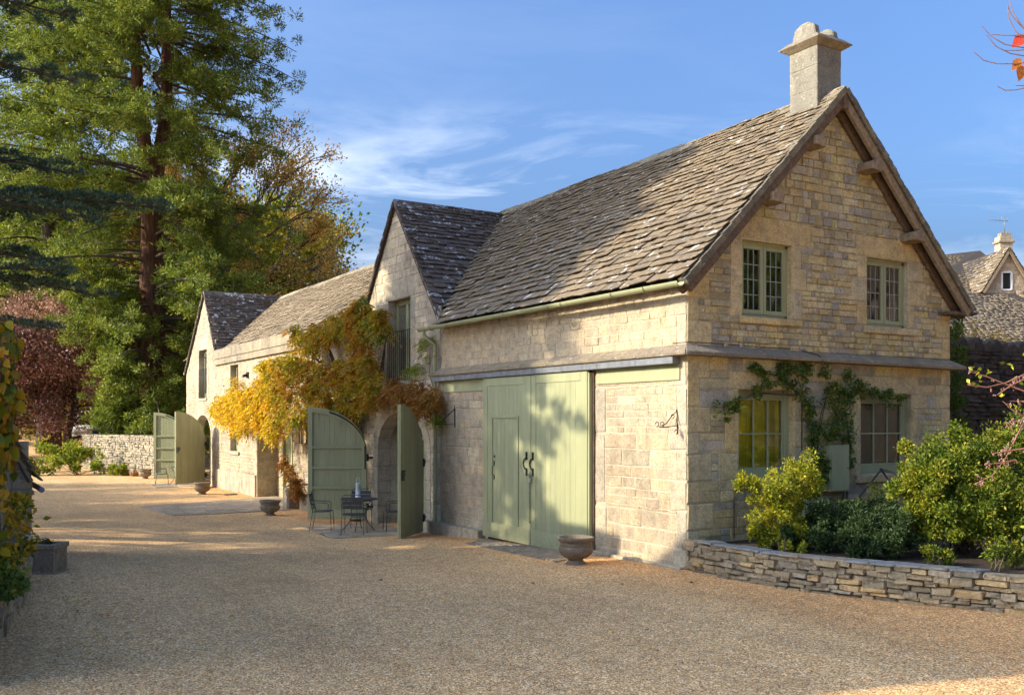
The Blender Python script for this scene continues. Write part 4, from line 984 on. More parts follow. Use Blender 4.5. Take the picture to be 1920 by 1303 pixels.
mb = MB(); WR.box(mb, 20.15, 21.1, -.5, 1.75, -.1, -.05); o = mb.build('door', M['green'], rg, .004); mb = MB(); WR.box(mb, 20.1, 20.2, -.45, 1.8, -.06, .04); WR.box(mb, 21.05, 21.15, -.45, 1.8, -.06, .04); mb.build('door_frame', M['green'], o)
tall_window(rg, WR, 15.3, 16.6, 2.9, 3.9, -.1, 2)
reveals(rg, WB, 24.18, 25.28, 1.06, 4.25, -.3, M['dressB']); tall_window(rg, WB, 24.18, 25.28, 1.06, 4.25, -.22, 2, 'narrow stair window')
WB.one('window_sill', M['dressB'], rg, 24.0, 25.45, .94, 1.06, -.2, .07, .01)
for zz, d_, hh in ((4.345, .10, .22), (4.567, .13, .36)):
    y = Y0r
    while y < Y1r - .05:
        l_ = min(random.uniform(.8, 1.2), Y1r - y); mb = MB(); WB.box(mb, y + .003, y + l_ - .003, zz, zz + hh - .004, -.3, d_)
        mb.build('parapet_stone', M['parapet'], rg, .006); y += l_
y = 21.9
while y < 27.3:
    l_ = min(random.uniform(.6, .95), 27.34 - y); mb = MB(); WB.box(mb, y, y + l_ - .006, -.6, .32, -.02, .07); mb.build('plinth_stone', M['dressB'], rg, .01); y += l_
rs = Vector((RX - .15, 0, 7.38 - 4.84)); r_ = slab('roof', [(.15, 11, 4.84), (RX, 11, 7.38), (RX, 33.4, 7.38), (.15, 33.4, 4.84)], (-.66, 0, .75), -.05, M['under'], rg)
slab('roof', [(6.3, 11, 4.5), (RX, 11, 7.38), (RX, 33.4, 7.38), (6.3, 33.4, 4.5)], (.66, 0, .75), -.05, M['under'], rg)
def keepr(u, s):
    y = 10.4 + u; z = 4.84 + s / rs.length * 2.54
    return y > 10.3 + (7.5 - z) / 1.27 - .1 and (y < 29.1 - (7.5 - z) / 1.25 + .1 or y > 29.1 + (7.5 - z) / 1. - .1) 
roof_slope(r_, (.15, 10.4, 4.84), (0, 1, 0), rs, 23, rs.length, keepr, (.165, .095), (.27, .16), 'tileR', 300, 41)
y = 11.4
while y < 33:
    l_ = random.uniform(.5, .65); mb = MB(); q = .012 * math.sin(y)
    for sx_ in (-1, 1): mb.hexa([(RX, y, 7.39 + q), (RX, y + l_ - .01, 7.39 + q), (RX + sx_ * .19, y + l_ - .01, 7.25 + q), (RX + sx_ * .19, y, 7.25 + q), (RX, y, 7.46 + q), (RX, y + l_ - .01, 7.46 + q), (RX + sx_ * .21, y + l_ - .01, 7.28 + q), (RX + sx_ * .21, y, 7.28 + q)])
    mb.build('ridge_stone', M['ridge'], rg, .006); y += l_
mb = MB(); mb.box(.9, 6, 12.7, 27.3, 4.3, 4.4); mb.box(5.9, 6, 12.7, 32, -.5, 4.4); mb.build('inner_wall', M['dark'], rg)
# ---- far wing
w2 = gable_block('gabled_wing', 'sunlit far gabled wing at the left end of the range beside the tall trees', 27.37, 32.5, 29.1, 4.95, 4.25, 7.42,
                 'stoneR', 'dressB', 'mortB', 'tileL', (28.85, 30.2, 3.1, 5.1), (28.15, 30.9, 1.5, 2.42, .2), 51, -.6, 2.9, 200, 220)
glazed_screen(w2, WB, 28.15, 30.9, 1.5, 2.44, -.4, -.6)
arch_leaf(w2, (-.27, 28.0, -.26), math.atan2(-.62, -1.25), -1, 1.40, 2.80, label='door leaf showing its boarded outer side')
arch_leaf(w2, (-.27, 31.1, -.26), math.atan2(.75, -1.2), 1, 1.42, 2.80, label='door leaf showing its ledged inner side')

# ================================================================ paving
def paved(name, poly, size, m, zoff, rows_dir, seed, label, mj='joint', size2=None):
    """individual setts or flags laid inside a quad given by four corners (bilinear)"""
    base = patch(name, poly, zoff - .020, M[mj], label)
    p = [Vector((x, y, 0)) for x, y in poly]; L1 = (p[1] - p[0]).length; L2 = (p[3] - p[0]).length; rr = random.Random(seed)
    n2 = max(1, round(L2 / size[1])); items = []
    for j in range(n2):
        u = 0; off = rr.random() * size[0]
        u = -off / L1
        while u < 1:
            w_ = size[0] * rr.uniform(.75, 1.3) / L1; a, b = max(0, u), min(1, u + w_); u += w_
            if (b - a) * L1 < .04: continue
            q = []
            for s, t in ((a, j / n2), (b, j / n2), (b, (j + 1) / n2), (a, (j + 1) / n2)): q.append((p[0].lerp(p[1], s)).lerp(p[3].lerp(p[2], s), t))
            c = sum(q, Vector()) / 4; q = [c + (v - c) * (1 - .016 / max(.05, (v - c).length)) for v in q]; h = rr.uniform(0, .006)
            mb = MB(); mb.prism([(v.x, v.y, gz(v.x, v.y) + zoff - .03) for v in q], (0, 0, .03 + h)); items.append(mb)
    for mb in items[:300]: mb.build('paving_stone', M[m], base, .005)
    return base
paved('sett_apron', [(-.16, 5.75), (-.9, 5.25), (-1.15, 1.75), (-.14, 2.2)], (.24, .13), 'sett', .016, 0, 3, 'apron of small grey setts before the sliding doors')
paved('stone_terrace', [(-.05, 11.9), (-1.9, 11.6), (-2.2, 8.7), (-.05, 8.2)], (.62, .48), 'flag', .012, 0, 5, 'worn flagstones under the metal table')
paved('flagstone_path', [(.6, 21.7), (-4.2, 19.9), (-3.9, 16.5), (.6, 16.6)], (.7, .5), 'flag', .014, 0, 6, 'pale flagstone strip crossing the gravel to the recess')
paved('stone_terrace', [(-.05, 31), (-1.9, 30.6), (-2.1, 28.2), (-.05, 28.4)], (.62, .48), 'flag', .012, 0, 7, 'flagstones under the far table')

# ================================================================ low curved dry-stone wall and bed
def dry_wall(root, path, z0f, z1f, m, seed, rowh=(.05, .10), ln=(.14, .38), depth=.22, cap=300, side=1, batter=0., name='stone', big=1.):
    rr = random.Random(seed); P = [Vector((x, y, 0)) for x, y in path]; seg = [(P[i + 1] - P[i]).length for i in range(len(P) - 1)]; T = sum(seg)
    def at_(s):
        s = min(max(s, 0), T - 1e-4); i = 0
        while s > seg[i]: s -= seg[i]; i += 1
        d = (P[i + 1] - P[i]).normalized(); return P[i] + d * s, d
    items = []; zmax = max(z1f(0), z1f(T / 2), z1f(T)); z = 0
    while z < zmax - z0f(0) + .3:
        h = rr.uniform(*rowh); s = -rr.uniform(0, ln[1])
        while s < T:
            w_ = rr.uniform(*ln); c = s + w_ / 2; s += w_
            if c < 0 or c > T: continue
            hh = h * rr.uniform(.72, 1.3); zz = z0f(c) + z + h / 2 + rr.uniform(-.012, .012)
            if zz > z1f(c) - hh * .3: continue
            p, d = at_(c); n = Vector((-d.y, d.x, 0)) * side
            if n.length < .1: continue
            tilt = rr.uniform(-.08, .08); a = (d + Vector((0, 0, tilt))) * (w_ * rr.uniform(.97, 1.04)); zv = Vector((0, 0, 1)) * (hh * 1.02)
            pr = rr.uniform(-.02, .03)
            items.append((frame_m(p + Vector((0, 0, zz)) - n * (depth + batter * z), a, n * (depth + pr), zv), rr.randrange(16), w_ * h))
        z += h
    emit_pieces(items, rub_unit, rmesh, M[m], root, name, cap)
def core(root, path, z0f, z1f, inset, thick, m, side=1, name='core'):
    mb = MB(); n = len(path); s = 0; P = [Vector((x, y, 0)) for x, y in path]; L_ = []; acc = 0; acc_ = [0]
    for i in range(n - 1): acc += (P[i + 1] - P[i]).length; acc_.append(acc)
    for i in range(n):
        d = (P[min(i + 1, n - 1)] - P[max(i - 1, 0)]).normalized(); nn = Vector((-d.y, d.x, 0)) * side
        a = P[i] - nn * inset; b = P[i] - nn * (inset + thick); L_.append((a, b))
    for i in range(n - 1):
        a, b = L_[i]; c, d = L_[i + 1]; z0, z1, y0, y1 = z0f(acc_[i]), z1f(acc_[i]), z0f(acc_[i + 1]), z1f(acc_[i + 1])
        q = lambda v, z: Vector((v.x, v.y, z))
        mb.hexa([q(a, z0), q(c, y0), q(d, y0), q(b, z0), q(a, z1), q(c, y1), q(d, y1), q(b, z1)])
    o = mb.build(name, M[m], root, fix=False); return o
path = [(-.03, -.04), (-.06, -.6), (-.06, -1.26), (-.02, -1.7), (.06, -2.1), (.18, -2.5), (.32, -2.85), (.47, -3.2), (.64, -3.6), (.82, -3.95), (1.02, -4.35), (1.3, -4.8), (1.7, -5.3), (2.3, -5.8), (3.2, -6.3)]
lw = thing('low_wall', 'low curved dry-stone wall retaining the flower bed below the gable', 'wall', (.2, -2, 0))
cr = core(lw, path, lambda s: -.1, lambda s: .40, .06, .34, 'joint', -1)   # side: outward normal
# find outward side: yard lies towards -x
dry_wall(cr, path, lambda s: -.03, lambda s: .44, 'rubble', 61, (.048, .085), (.14, .36), .26, 300, -1)
# coping slabs on the low wall
rr = random.Random(8); s = .35
for i in range(13):
    a = .25 + i * .30
    def pt(s_):
        P = [Vector((x, y, 0)) for x, y in path]; j = 0
        while j < len(P) - 2 and s_ > (P[j + 1] - P[j]).length: s_ -= (P[j + 1] - P[j]).length; j += 1
        d = (P[j + 1] - P[j]).normalized(); return P[j] + d * s_, Vector((d.y, -d.x, 0)) * -1
    p0, n0 = pt(a); p1, n1 = pt(a + .285); w_ = rr.uniform(.24, .34); q = []
    n0 = -n0; n1 = -n1
    # n points outward (towards the yard); slabs run inward from just proud of the face
    inn = Vector((1, 0, 0))
    mb = MB(); z = .425 + rr.uniform(-.006, .008); o_ = rr.uniform(-.02, .015)
    mb.prism([(p0.x + o_, p0.y, z), (p0.x + w_, p0.y - .03, z), (p1.x + w_ + rr.uniform(-.03, .03), p1.y - .02, z), (p1.x + o_, p1.y, z)], (0, 0, .028)); mb.build('coping_slab', M['slab'], lw, .006)
bed = MB(); bp = path + [(9, -6.3), (9, 0), (0.02, 0)]
bed.prism([(x + (.2 if i < len(path) else 0), y + (.06 if i < len(path) and y > -.2 else 0) , .30) for i, (x, y) in enumerate(bp)], (0, 0, .06)); o = bed.build('flower_bed', M['soil']); o['kind'] = 'structure'

# ================================================================ plants of the bed
def leaf_cluster_tips(C, Rr, per, size, flat=1., up=.25, rng=RNG, shell=.45):
    P, D, k = clumps(C, Rr, per, rng, flat, shell); D = D + rng.normal(scale=.6, size=D.shape); D[:, 2] += up
    return P, D, size * rng.uniform(.6, 1.25, len(P)), k
LV = {}
LV['bush'] = m_leaf('yellowing_rugosa_leaf', [(.045, .085, .012), (.07, .12, .014), (.11, .17, .018), (.20, .23, .02), (.34, .33, .03), (.42, .30, .025)], .35, .5, 2.2, nvar=.5)
LV['gold'] = m_leaf('golden_shrub_leaf', [(.06, .10, .012), (.16, .21, .02), (.34, .36, .03), (.52, .50, .05), (.48, .38, .03)], .4, .5, 3, nvar=.45)
LV['blue'] = m_leaf('grey_green_leaf', [(0.0223, 0.0442, 0.0132), (0.0355, 0.0663, 0.0198), (0.0507, 0.0884, 0.027), (0.0811, 0.1149, 0.036)], .2, .6, 3)
LV['rose'] = m_leaf('rose_leaf', [(0.0405, 0.0875, 0.0204), (0.0675, 0.1361, 0.0262), (0.1237, 0.1847, 0.029), (0.2475, 0.2333, 0.029)], .3, .45, 2.5)
LV['seq'] = m_leaf('sequoia_spray', [(0.0686, 0.1071, 0.018), (0.1226, 0.1785, 0.027), (0.2083, 0.2589, 0.0374), (0.3186, 0.3392, 0.0524)], .25, .7, .7, nvar=.45)
LV['cedar'] = m_leaf('blue_cedar_needle', [(0.0391, 0.0819, 0.048), (0.0653, 0.1183, 0.072), (0.0979, 0.1602, 0.099), (0.1414, 0.2002, 0.1276)], .12, .7, 1.2)
LV['beech'] = m_leaf('copper_autumn_leaf', [(0.4212, 0.21, 0.06), (0.5832, 0.3281, 0.096), (0.648, 0.4069, 0.12), (0.4536, 0.3544, 0.108), (0.324, 0.2888, 0.072), (0.6156, 0.2625, 0.072)], .4, .6, .25, nvar=.5)
LV['purple'] = m_leaf('purple_leaf', [(0.1795, 0.0753, 0.0835), (0.2693, 0.1255, 0.1253), (0.3768, 0.2132, 0.1949), (0.5025, 0.3262, 0.3062), (0.1436, 0.1255, 0.0696)], .3, .5, .7)
LV['wood'] = m_leaf('woodland_leaf', [(0.0562, 0.0938, 0.0144), (0.1125, 0.1688, 0.0216), (0.225, 0.2625, 0.0259), (0.45, 0.4125, 0.0288), (0.375, 0.225, 0.0288)], .35, .7, .15, nvar=.6)
LV['hedge'] = m_leaf('lime_shrub_leaf', [(.09, .14, .018), (.17, .23, .025), (.28, .33, .035), (.38, .36, .04)], .4, .5, 1.2)
LV['wisg'] = m_leaf('turning_vine_leaf', [(.10, .15, .02), (.17, .21, .02), (.28, .27, .022), (.42, .32, .025), (.50, .28, .025), (.50, .20, .025), (.32, .12, .02)], .4, .5, 1.1, nvar=.55)
LV['wisy'] = m_leaf('yellow_vine_leaf', [(.30, .32, .03), (.60, .50, .03), (.72, .50, .04), (.66, .34, .03), (.24, .28, .02)], .45, .5, 1.5, nvar=.5)
LV['rust'] = m_leaf('rust_vine_leaf', [(.22, .10, .025), (.32, .15, .03), (.30, .11, .03), (.38, .24, .05), (.20, .14, .03)], .35, .6, 2, nvar=.45)
LV['clem'] = m_leaf('large_climber_leaf', [(.05, .10, .012), (.10, .15, .015), (.26, .24, .02), (.44, .27, .02), (.36, .15, .02)], .4, .45, 2, nvar=.4)

def shrub(name, label, cat, base, blobs, m, size, per, stems=14, stemcol='bark', group=None, width=.55, fl=.12, seed=0, up=.25, flat=1., k=9):
    t = thing(name, label, cat, base, group); rng = np.random.default_rng(seed); b = Vector(base)
    C = np.array([q[:3] for q in blobs]); Rr = np.array([q[3] for q in blobs]); C = C + np.array(base)
    # twiggy sub blobs give an uneven outline
    sub = np.repeat(np.arange(len(C)), k); d = rand_dir(len(sub), rng=rng); SC_ = C[sub] + d * Rr[sub][:, None] * rng.uniform(.2, .9, (len(sub), 1)); SR = Rr[sub] * rng.uniform(.22, .45, len(sub))
    SC_[:, 2] = np.maximum(SC_[:, 2], base[2] + .05)
    P, D, sz, _ = leaf_cluster_tips(SC_, SR, per, size, flat, up, rng, .2)
    ok = P[:, 2] > base[2] - .02; 
    ps = []
    for i in range(stems):
        q = Vector(SC_[rng.integers(len(SC_))]); a = b + Vector((rng.normal() * .12, rng.normal() * .12, 0)); ps.append((bezier(a, a.lerp(q, .5) + Vector((0, 0, .25)), q), taper(.011, .003)))
    limbs_mesh('stems', ps, M[stemcol], t, 5)
    leaves('leaves', P[ok], D[ok], sz[ok], m, t, width, fl)
    return t
rng = np.random.default_rng(3)
shrub('garden_shrub', 'small yellow-green shrub lit on top, in front of the mustard window', 'shrub', (.95, -.85, .36),
      [(-.15, -.2, .95, .36), (.3, -.1, 1.02, .38), (-.45, .15, .88, .26), (.62, .05, .95, .30), (.1, 0, .5, .40), (.2, -.1, .2, .36), (-.1, -.1, .65, .3), (.4, 0, .6, .3), (-.25, -.15, .42, .30), (0, -.25, .22, .28), (-.3, 0, .2, .22), (.85, .1, .82, .2)], LV['gold'], .042, 190, 16, seed=11, k=11)
shrub('garden_shrub', 'big rounded green and yellow bush filling the right end of the bed', 'shrub', (2.78, -2.62, .36),
      [(-.7, .1, 1.2, .5), (-.2, -.3, 1.15, .5), (.3, .3, 1.4, .48), (.8, -.2, 1.45, .6), (-.9, -.1, .75, .45), (-.4, -.6, .7, .5), (.3, -.7, .8, .55), (.9, -.9, 1.0, .6), (1.5, -.3, 1.5, .6), (-.5, .4, .9, .45), (1.6, -1.2, .9, .6), (.9, .5, 1.2, .5), (-.75, -.3, .5, .4), (-.1, -.7, .45, .42), (.5, -1.0, .55, .45), (-.9, .3, .4, .3)], LV['bush'], .052, 380, 34, seed=12, k=14)
shrub('garden_shrub', 'low bright tuft of leaves at the foot of the big bush near the coping', 'shrub', (1.35, -3.1, .36), [(0, 0, .15, .17), (.12, -.1, .1, .14)], LV['bush'], .05, 40, 4, seed=13)
shrub('garden_shrub', 'second low leafy tuft between the bush stems close to the wall end', 'shrub', (1.75, -3.75, .36), [(0, 0, .18, .22), (.2, -.1, .15, .2)], LV['bush'], .05, 50, 4, seed=14)
shrub('garden_shrub', 'small yellow-green sprig below the small shrub at the bed edge', 'shrub', (.65, -1.35, .36), [(0, 0, .08, .12), (.15, -.1, .08, .1)], LV['gold'], .04, 40, 3, seed=15)
shrub('garden_shrub', 'loose yellow-green seedling against the sill of the dim window', 'shrub', (3.1, -.7, .36), [(0, 0, .5, .2), (.2, 0, .7, .16), (-.15, 0, .3, .2)], LV['gold'], .045, 26, 8, seed=16)
# low grey-green carpet of aromatic foliage
C = np.array([(1.05, -1.55, .15, .2), (1.3, -1.35, .28, .28), (1.65, -1.6, .28, .30), (1.25, -1.95, .2, .28), (2.0, -1.2, .3, .3), (1.75, -2.05, .3, .3), (1.35, -2.4, .2, .24), (2.3, -1.6, .35, .3), (.9, -1.2, .12, .18), (1.1, -2.3, .12, .2), (1.6, -2.5, .22, .26), (2.5, -1.1, .3, .3), (1.55, -1.0, .22, .25)])
shrub('herb_mound', 'low dark grey-green mounded herb spilling over the coping', 'shrub', (1.5, -1.7, .36), [(a - 1.5, b + 1.7, c * 1.25 + .02, d * 1.12) for a, b, c, d in C], LV['blue'], .044, 330, 6, seed=17, width=.42, k=14)

# climbing rose on the gable wall
rose = thing('climbing_rose', 'dark green climbing rose trained on the lower gable wall between the windows', 'climber', (2.9, -.15, .36))
def wa(px): return px
RB = [(.62, 2.35, .16), (.80, 2.42, .10), (1.25, 3.05, .10), (1.42, 2.93, .13), (1.55, 2.78, .15), (1.3, 2.62, .10), (1.85, 2.98, .13), (2.0, 3.05, .12), (1.9, 2.78, .12), (2.25, 2.98, .16), (2.4, 3.05, .14), (2.25, 2.66, .20), (2.4, 2.5, .18),
      (2.5, 2.3, .16), (2.6, 2.1, .14), (2.6, 1.85, .12), (2.75, 2.0, .18), (2.62, 1.6, .10), (2.7, 1.5, .10), (2.75, 1.25, .08), (2.95, 2.6, .26), (3.15, 2.75, .26), (3.0, 2.35, .28), (3.2, 2.45, .28), (3.35, 2.62, .24), (3.1, 2.1, .26), (2.95, 1.95, .2),
      (3.3, 2.15, .24), (3.4, 1.95, .14), (3.5, 2.65, .2), (3.75, 2.72, .2), (4.0, 2.68, .18), (4.25, 2.65, .16), (4.45, 2.58, .13), (4.65, 2.55, .10), (3.4, 1.7, .13), (3.45, 1.5, .10), (3.4, 2.95, .14), (2.85, 2.95, .12), (2.85, 1.45, .12)]
C = np.array([(x, -.10 - .06 * random.random(), z) for x, z, r in RB]); Rr = np.array([r for _, _, r in RB]) * 1.1
k = 8; sub = np.repeat(np.arange(len(C)), k); d = rand_dir(len(sub)); d[:, 1] *= .35; SC_ = C[sub] + d * Rr[sub][:, None] * RNG.uniform(.2, 1.25, (len(sub), 1)); SR = Rr[sub] * RNG.uniform(.15, .38, len(sub))
P, D, sz, _ = leaf_cluster_tips(SC_, SR, 26, .050, 1, -.1); P[:, 1] = np.minimum(P[:, 1], -.03); leaves('leaves', P, D, sz, LV['rose'], rose, .6)
ps = []
for pts in ([(2.75, -.12, .36), (2.62, -.06, 1.2), (2.6, -.06, 2.0), (2.45, -.06, 2.5), (2.25, -.08, 2.9)], [(2.8, -.12, .36), (2.68, -.07, 1.5), (2.8, -.07, 2.3), (3.0, -.09, 2.8)], [(3.3, -.15, .36), (3.42, -.08, 1.2), (3.5, -.07, 1.8), (3.35, -.08, 2.4), (3.7, -.08, 2.7), (4.5, -.06, 2.6)],
            [(3.25, -.15, .36), (3.3, -.08, 1.0), (3.45, -.07, 1.6)], [(2.3, -.06, 2.6), (1.8, -.06, 2.9), (1.3, -.06, 2.95)], [(2.3, -.06, 2.6), (1.4, -.05, 2.62), (.7, -.06, 2.42)],
            [(3.2, -.12, .36), (3.6, -.15, .9), (4.1, -.2, 1.38), (4.9, -.2, 1.2), (5.1, -.2, 1.0)], [(3.1, -.12, .36), (2.9, -.15, .75), (2.4, -.2, 1.05), (2.1, -.25, 1.2)], [(4.1, -.2, 1.38), (4.4, -.18, 1.1), (4.5, -.15, .7)]):
    for j in range(3):
        q = [Vector(v) + Vector((random.uniform(-.03, .03), 0, random.uniform(-.02, .02))) for v in pts]; ps.append((q, taper(.013 - .003 * j, .005, len(q))))
limbs_mesh('stems', ps, M['bark'], rose, 5)

# green service boxes
def cabinet(label, u0, u1, z0, z1, d):
    c = thing('meter_cabinet', label, 'cabinet', WA.p((u0 + u1) / 2, z0, 0)); WA.one('casing', M['green'], c, u0, u1, z0, z1, .01, d, .006)
    WA.one('door', M['green'], c, u0 + .035, u1 - .02, z0 + .02, z1 - .03, d + .0005, d + .014, .003); mb = MB(); mb.tube([WA.p(u1 - .06, (z0 + z1) / 2, d + .01), WA.p(u1 - .06, (z0 + z1) / 2, d + .024)], .008); mb.build('latch', M['iron'], c)
cabinet('upper sage green service cabinet fixed between the ground floor windows', 2.90, 3.37, 1.04, 1.80, .16)
cabinet('lower sage green service cabinet half hidden behind the small shrub', 2.33, 2.74, .42, 1.14, .14)
mb = MB(); mb.tube([WA.p(2.86, .36, .04), WA.p(2.86, .85, .04)], .03, 8); tag(mb.build('waste_pipe', M['iron']), 'short black pipe at the foot of the wall beside the lower cabinet', 'pipe')
cb = MB(); pts = [WB.p(.3, 3.352, .012), WB.p(0, 3.352, .01)] + [WA.p(x, 3.352 - .0072 * x + .006 * math.sin(x * 3), .012) for x in (.02, .5, 1, 1.5, 2.0, 2.35)] + [WA.p(2.45, 3.30, .05), WA.p(2.62, 3.25, .15), WA.p(2.68, 3.16, .22), WA.p(2.55, 3.10, .16), WA.p(2.42, 3.02, .03), WA.p(2.40, 2.5, .025), WA.p(2.4, 1.3, .025)]
cb.tube(pts, .007, 5); tag(cb.build('black_cable', M['iron']), 'thin black cable clipped along the ledge and down the gable', 'cable')
mb = MB(); mb.tube([WA.p(.93, .4, .015), WA.p(.93, 1.12, .015)], .006, 5); tag(mb.build('thin_wire', M['iron']), 'thin upright wire on the gable behind the small shrub', 'wire')

# ================================================================ objects of the yard
def urn(x, y, label, s=1.):
    z = gz(x, y); t = thing('stone_urn', label, 'urn', (0, 0, 0), 'stone garden urns')
    prof = [(.0, .0), (.155, .0), (.155, .03), (.125, .045), (.115, .075), (.13, .085), (.17, .10), (.235, .15), (.272, .21), (.275, .255), (.262, .275), (.25, .285), (.262, .30), (.255, .33), (.262, .36), (.285, .372), (.29, .385), (.30, .40), (.295, .425), (.27, .432), (.25, .42), (.235, .36), (.0, .36)]
    fl = [0] * 6 + [.05, .05, .05, .045, .02] + [0] * 12
    mb = MB(); mb.lathe((0, 0, 0), prof, 48, fl); mb.build('bowl', M['pot'], t, fix=False)
    mb = MB(); mb.lathe((0, 0, 0), [(.0, .375), (.1, .385), (.236, .372)], 20); mb.build('compost', M['soil'], t, fix=False)
    mb = MB(); mb.lathe((0, 0, 0), [(.0, -.05), (.165, -.05), (.165, .012), (.15, .02), (0, .02)], 24); mb.build('foot', M['pot'], t, fix=False)
    t.location = (x, y, z); t.rotation_euler = (0, 0, random.uniform(0, 1)); t.scale = (s, s, s); return t
urn(-1.0, 1.42, 'fluted stone urn nearest the camera, before the sliding doors', .97)
urn(-1.55, 15.3, 'dark stone urn beside the worn stone bollard', .98)
urn(-1.35, 23.9, 'stone urn on the gravel beside the far open door leaf', 1.0)
urn(-1.35, 34.6, 'small looking stone urn in front of the far garden wall', 1.0)
bo = thing('stone_bollard', 'worn dark stone guard block standing by the recess', 'bollard', (-.35, 17.0, -.42))
mb = MB(); rr = random.Random(2)
mb.prism([(-.6, 16.75, -.45), (-.1, 16.75, -.45), (-.12, 16.75, .22), (-.25, 16.75, .30), (-.52, 16.75, .27), (-.58, 16.75, .12)], (0, .42, 0)); o = mb.build('block', M['trough'], bo, .05)
mb = MB(); mb.prism([(-.32, 15.6, -.45), (-.05, 15.6, -.45), (-.05, 15.6, .05), (-.30, 15.6, .02)], (0, .9, 0)); tag(mb.build('kerb_block', M['trough'], None, .03), 'low dark stone block against the wall beside the bollard', 'stone block')
# furniture
def chair(label, x, y, rot, zoff=0.0):
    t = thing('garden_chair', label, 'chair', (0, 0, 0), 'grey metal chairs round the tables'); r = .0085
    mb = MB()
    for sx_ in (-.25, .25):
        mb.tube([(sx_, .22, .0), (sx_ * .96, .20, .42), (sx_ * .96, .17, .445), (sx_ * .96, -.20, .43)], r, 6)
        mb.tube([(sx_, -.28, .0), (sx_ * .96, -.21, .42)], r, 6)
        mb.tube([(sx_ * 1.0, .14, .44), (sx_ * 1.04, .15, .62), (sx_ * 1.04, .12, .645), (sx_ * 1.02, -.26, .66)], r, 6)
    mb.tube([(-.24, -.21, .43), (.24, -.21, .43)], r, 6); mb.tube([(-.24, .19, .44), (.24, .19, .44)], r, 6)
    mb.build('frame', M['gun'], t)
    mb = MB(); mb.tube([(-.24, -.20, .43), (-.235, -.27, .70), (-.22, -.30, .86), (-.17, -.31, .885), (.17, -.31, .885), (.22, -.30, .86), (.235, -.27, .70), (.24, -.20, .43)], r * 1.1, 6); mb.build('back_frame', M['gun'], t)
    for i in range(6): mb = MB(); y0 = -.19 + i * .064; mb.box(-.235, .235, y0, y0 + .055, .436, .442); mb.build('seat_slat', M['gun'], t)
    for z in (.58, .67, .76): mb = MB(); yb = -.245 - (z - .58) * .22; mb.hexa([(-.22, yb, z), (.22, yb, z), (.22, yb - .012, z), (-.22, yb - .012, z), (-.215, yb - .014, z + .078), (.215, yb - .014, z + .078), (.215, yb - .024, z + .078), (-.215, yb - .024, z + .078)]); mb.build('back_slat', M['gun'], t)
    t.location = (x, y, gz(x, y) + .015 + zoff); t.rotation_euler = (0, 0, rot); return t
def table(label, x, y, rot=0):
    t = thing('garden_table', label, 'table', (0, 0, 0), 'grey metal garden tables'); mb = MB()
    mb.lathe((0, 0, 0), [(0, .735), (.43, .735), (.445, .728), (.44, .715), (.42, .72), (0, .725)], 36); mb.build('tabletop', M['gun'], t, fix=False)
    for i in range(4):
        a = math.pi / 4 + i * math.pi / 2; c, s = math.cos(a), math.sin(a); mb = MB()
        mb.tube([(c * .36, s * .36, .72), (c * .26, s * .26, .66), (c * .17, s * .17, .5), (c * .15, s * .15, .34), (c * .24, s * .24, .15), (c * .38, s * .38, .0)], .011, 6); mb.build('leg', M['gun'], t)
    mb = MB(); mb.tube([(.17 * math.cos(q), .17 * math.sin(q), .32) for q in [i * math.pi / 8 for i in range(17)]], .007, 5, cap=False); mb.tube([(-.2, 0, .5), (.2, 0, .5)], .008, 5); mb.build('stretcher', M['gun'], t)
    t.location = (x, y, gz(x, y) + .015); t.rotation_euler = (0, 0, rot); return t
def lantern(label, x, y, z):
    t = thing('table_lantern', label, 'lantern', (x, y, z)); mb = MB()
    mb.lathe((x, y, z), [(0, .0), (.066, .0), (.066, .02), (.06, .025), (.052, .33), (.056, .335), (.056, .345), (.045, .345), (.045, .03), (0, .03)], 24); mb.build('pierced_tube', M['zinc'], t, fix=False)
    for zz in (.2, .225, .25, .275, .10, .075):
        for k in range(12):
            a = k * math.pi / 6 + zz * 20; mb2 = None
    h = MB()
    for zz, rr_ in ((.20, .0565), (.23, .0557), (.26, .055), (.29, .0543), (.08, .0597)):
        for k in range(16):
            a = k * math.pi / 8 + zz * 31; c = Vector((x + rr_ * math.cos(a), y + rr_ * math.sin(a), z + zz)); u = Vector((-math.sin(a), math.cos(a), 0)) * .0055; n_ = Vector((math.cos(a), math.sin(a), 0)) * .003; w_ = Vector((0, 0, .0055))
            h.add([c + n_ - u, c + n_ - w_, c + n_ + u, c + n_ + w_], [(0, 1, 2, 3)])
    q = h.build('pierced_hole', M['iron'], t, fix=False); q['kind'] = 'stuff'
    mb = MB(); mb.tube([(x - .04, y, z + .34), (x - .045, y, z + .42), (x - .02, y, z + .47), (x + .02, y, z + .47), (x + .045, y, z + .42), (x + .04, y, z + .34)], .004, 5); mb.build('handle', M['zinc'], t)
table('round gunmetal bistro table outside the near arch', -1.12, 9.95, .2)
lantern('white pierced metal lantern with wire handle on the near table', -1.12, 9.97, gz(-1, 9.9) + .755)
lantern('white pierced lantern on the far table, half behind the door leaf', -.98, 29.35, gz(-1, 29) + .755)
chair('slatted grey armchair left of the near table, before the ledged door leaf', -1.75, 10.55, R_(-118))
chair('grey chair pushed under the near table on the yard side', -1.5, 9.25, R_(-31))
chair('grey chair behind the near table against the arch jamb', -.72, 10.75, R_(158))
chair('grey chair half hidden by the boarded door leaf', -.45, 9.45, R_(75))
table('round grey table outside the far arch', -1.0, 29.35, .3)
chair('grey chair by the far table in front of the distant door', -1.55, 29.75, R_(-100))

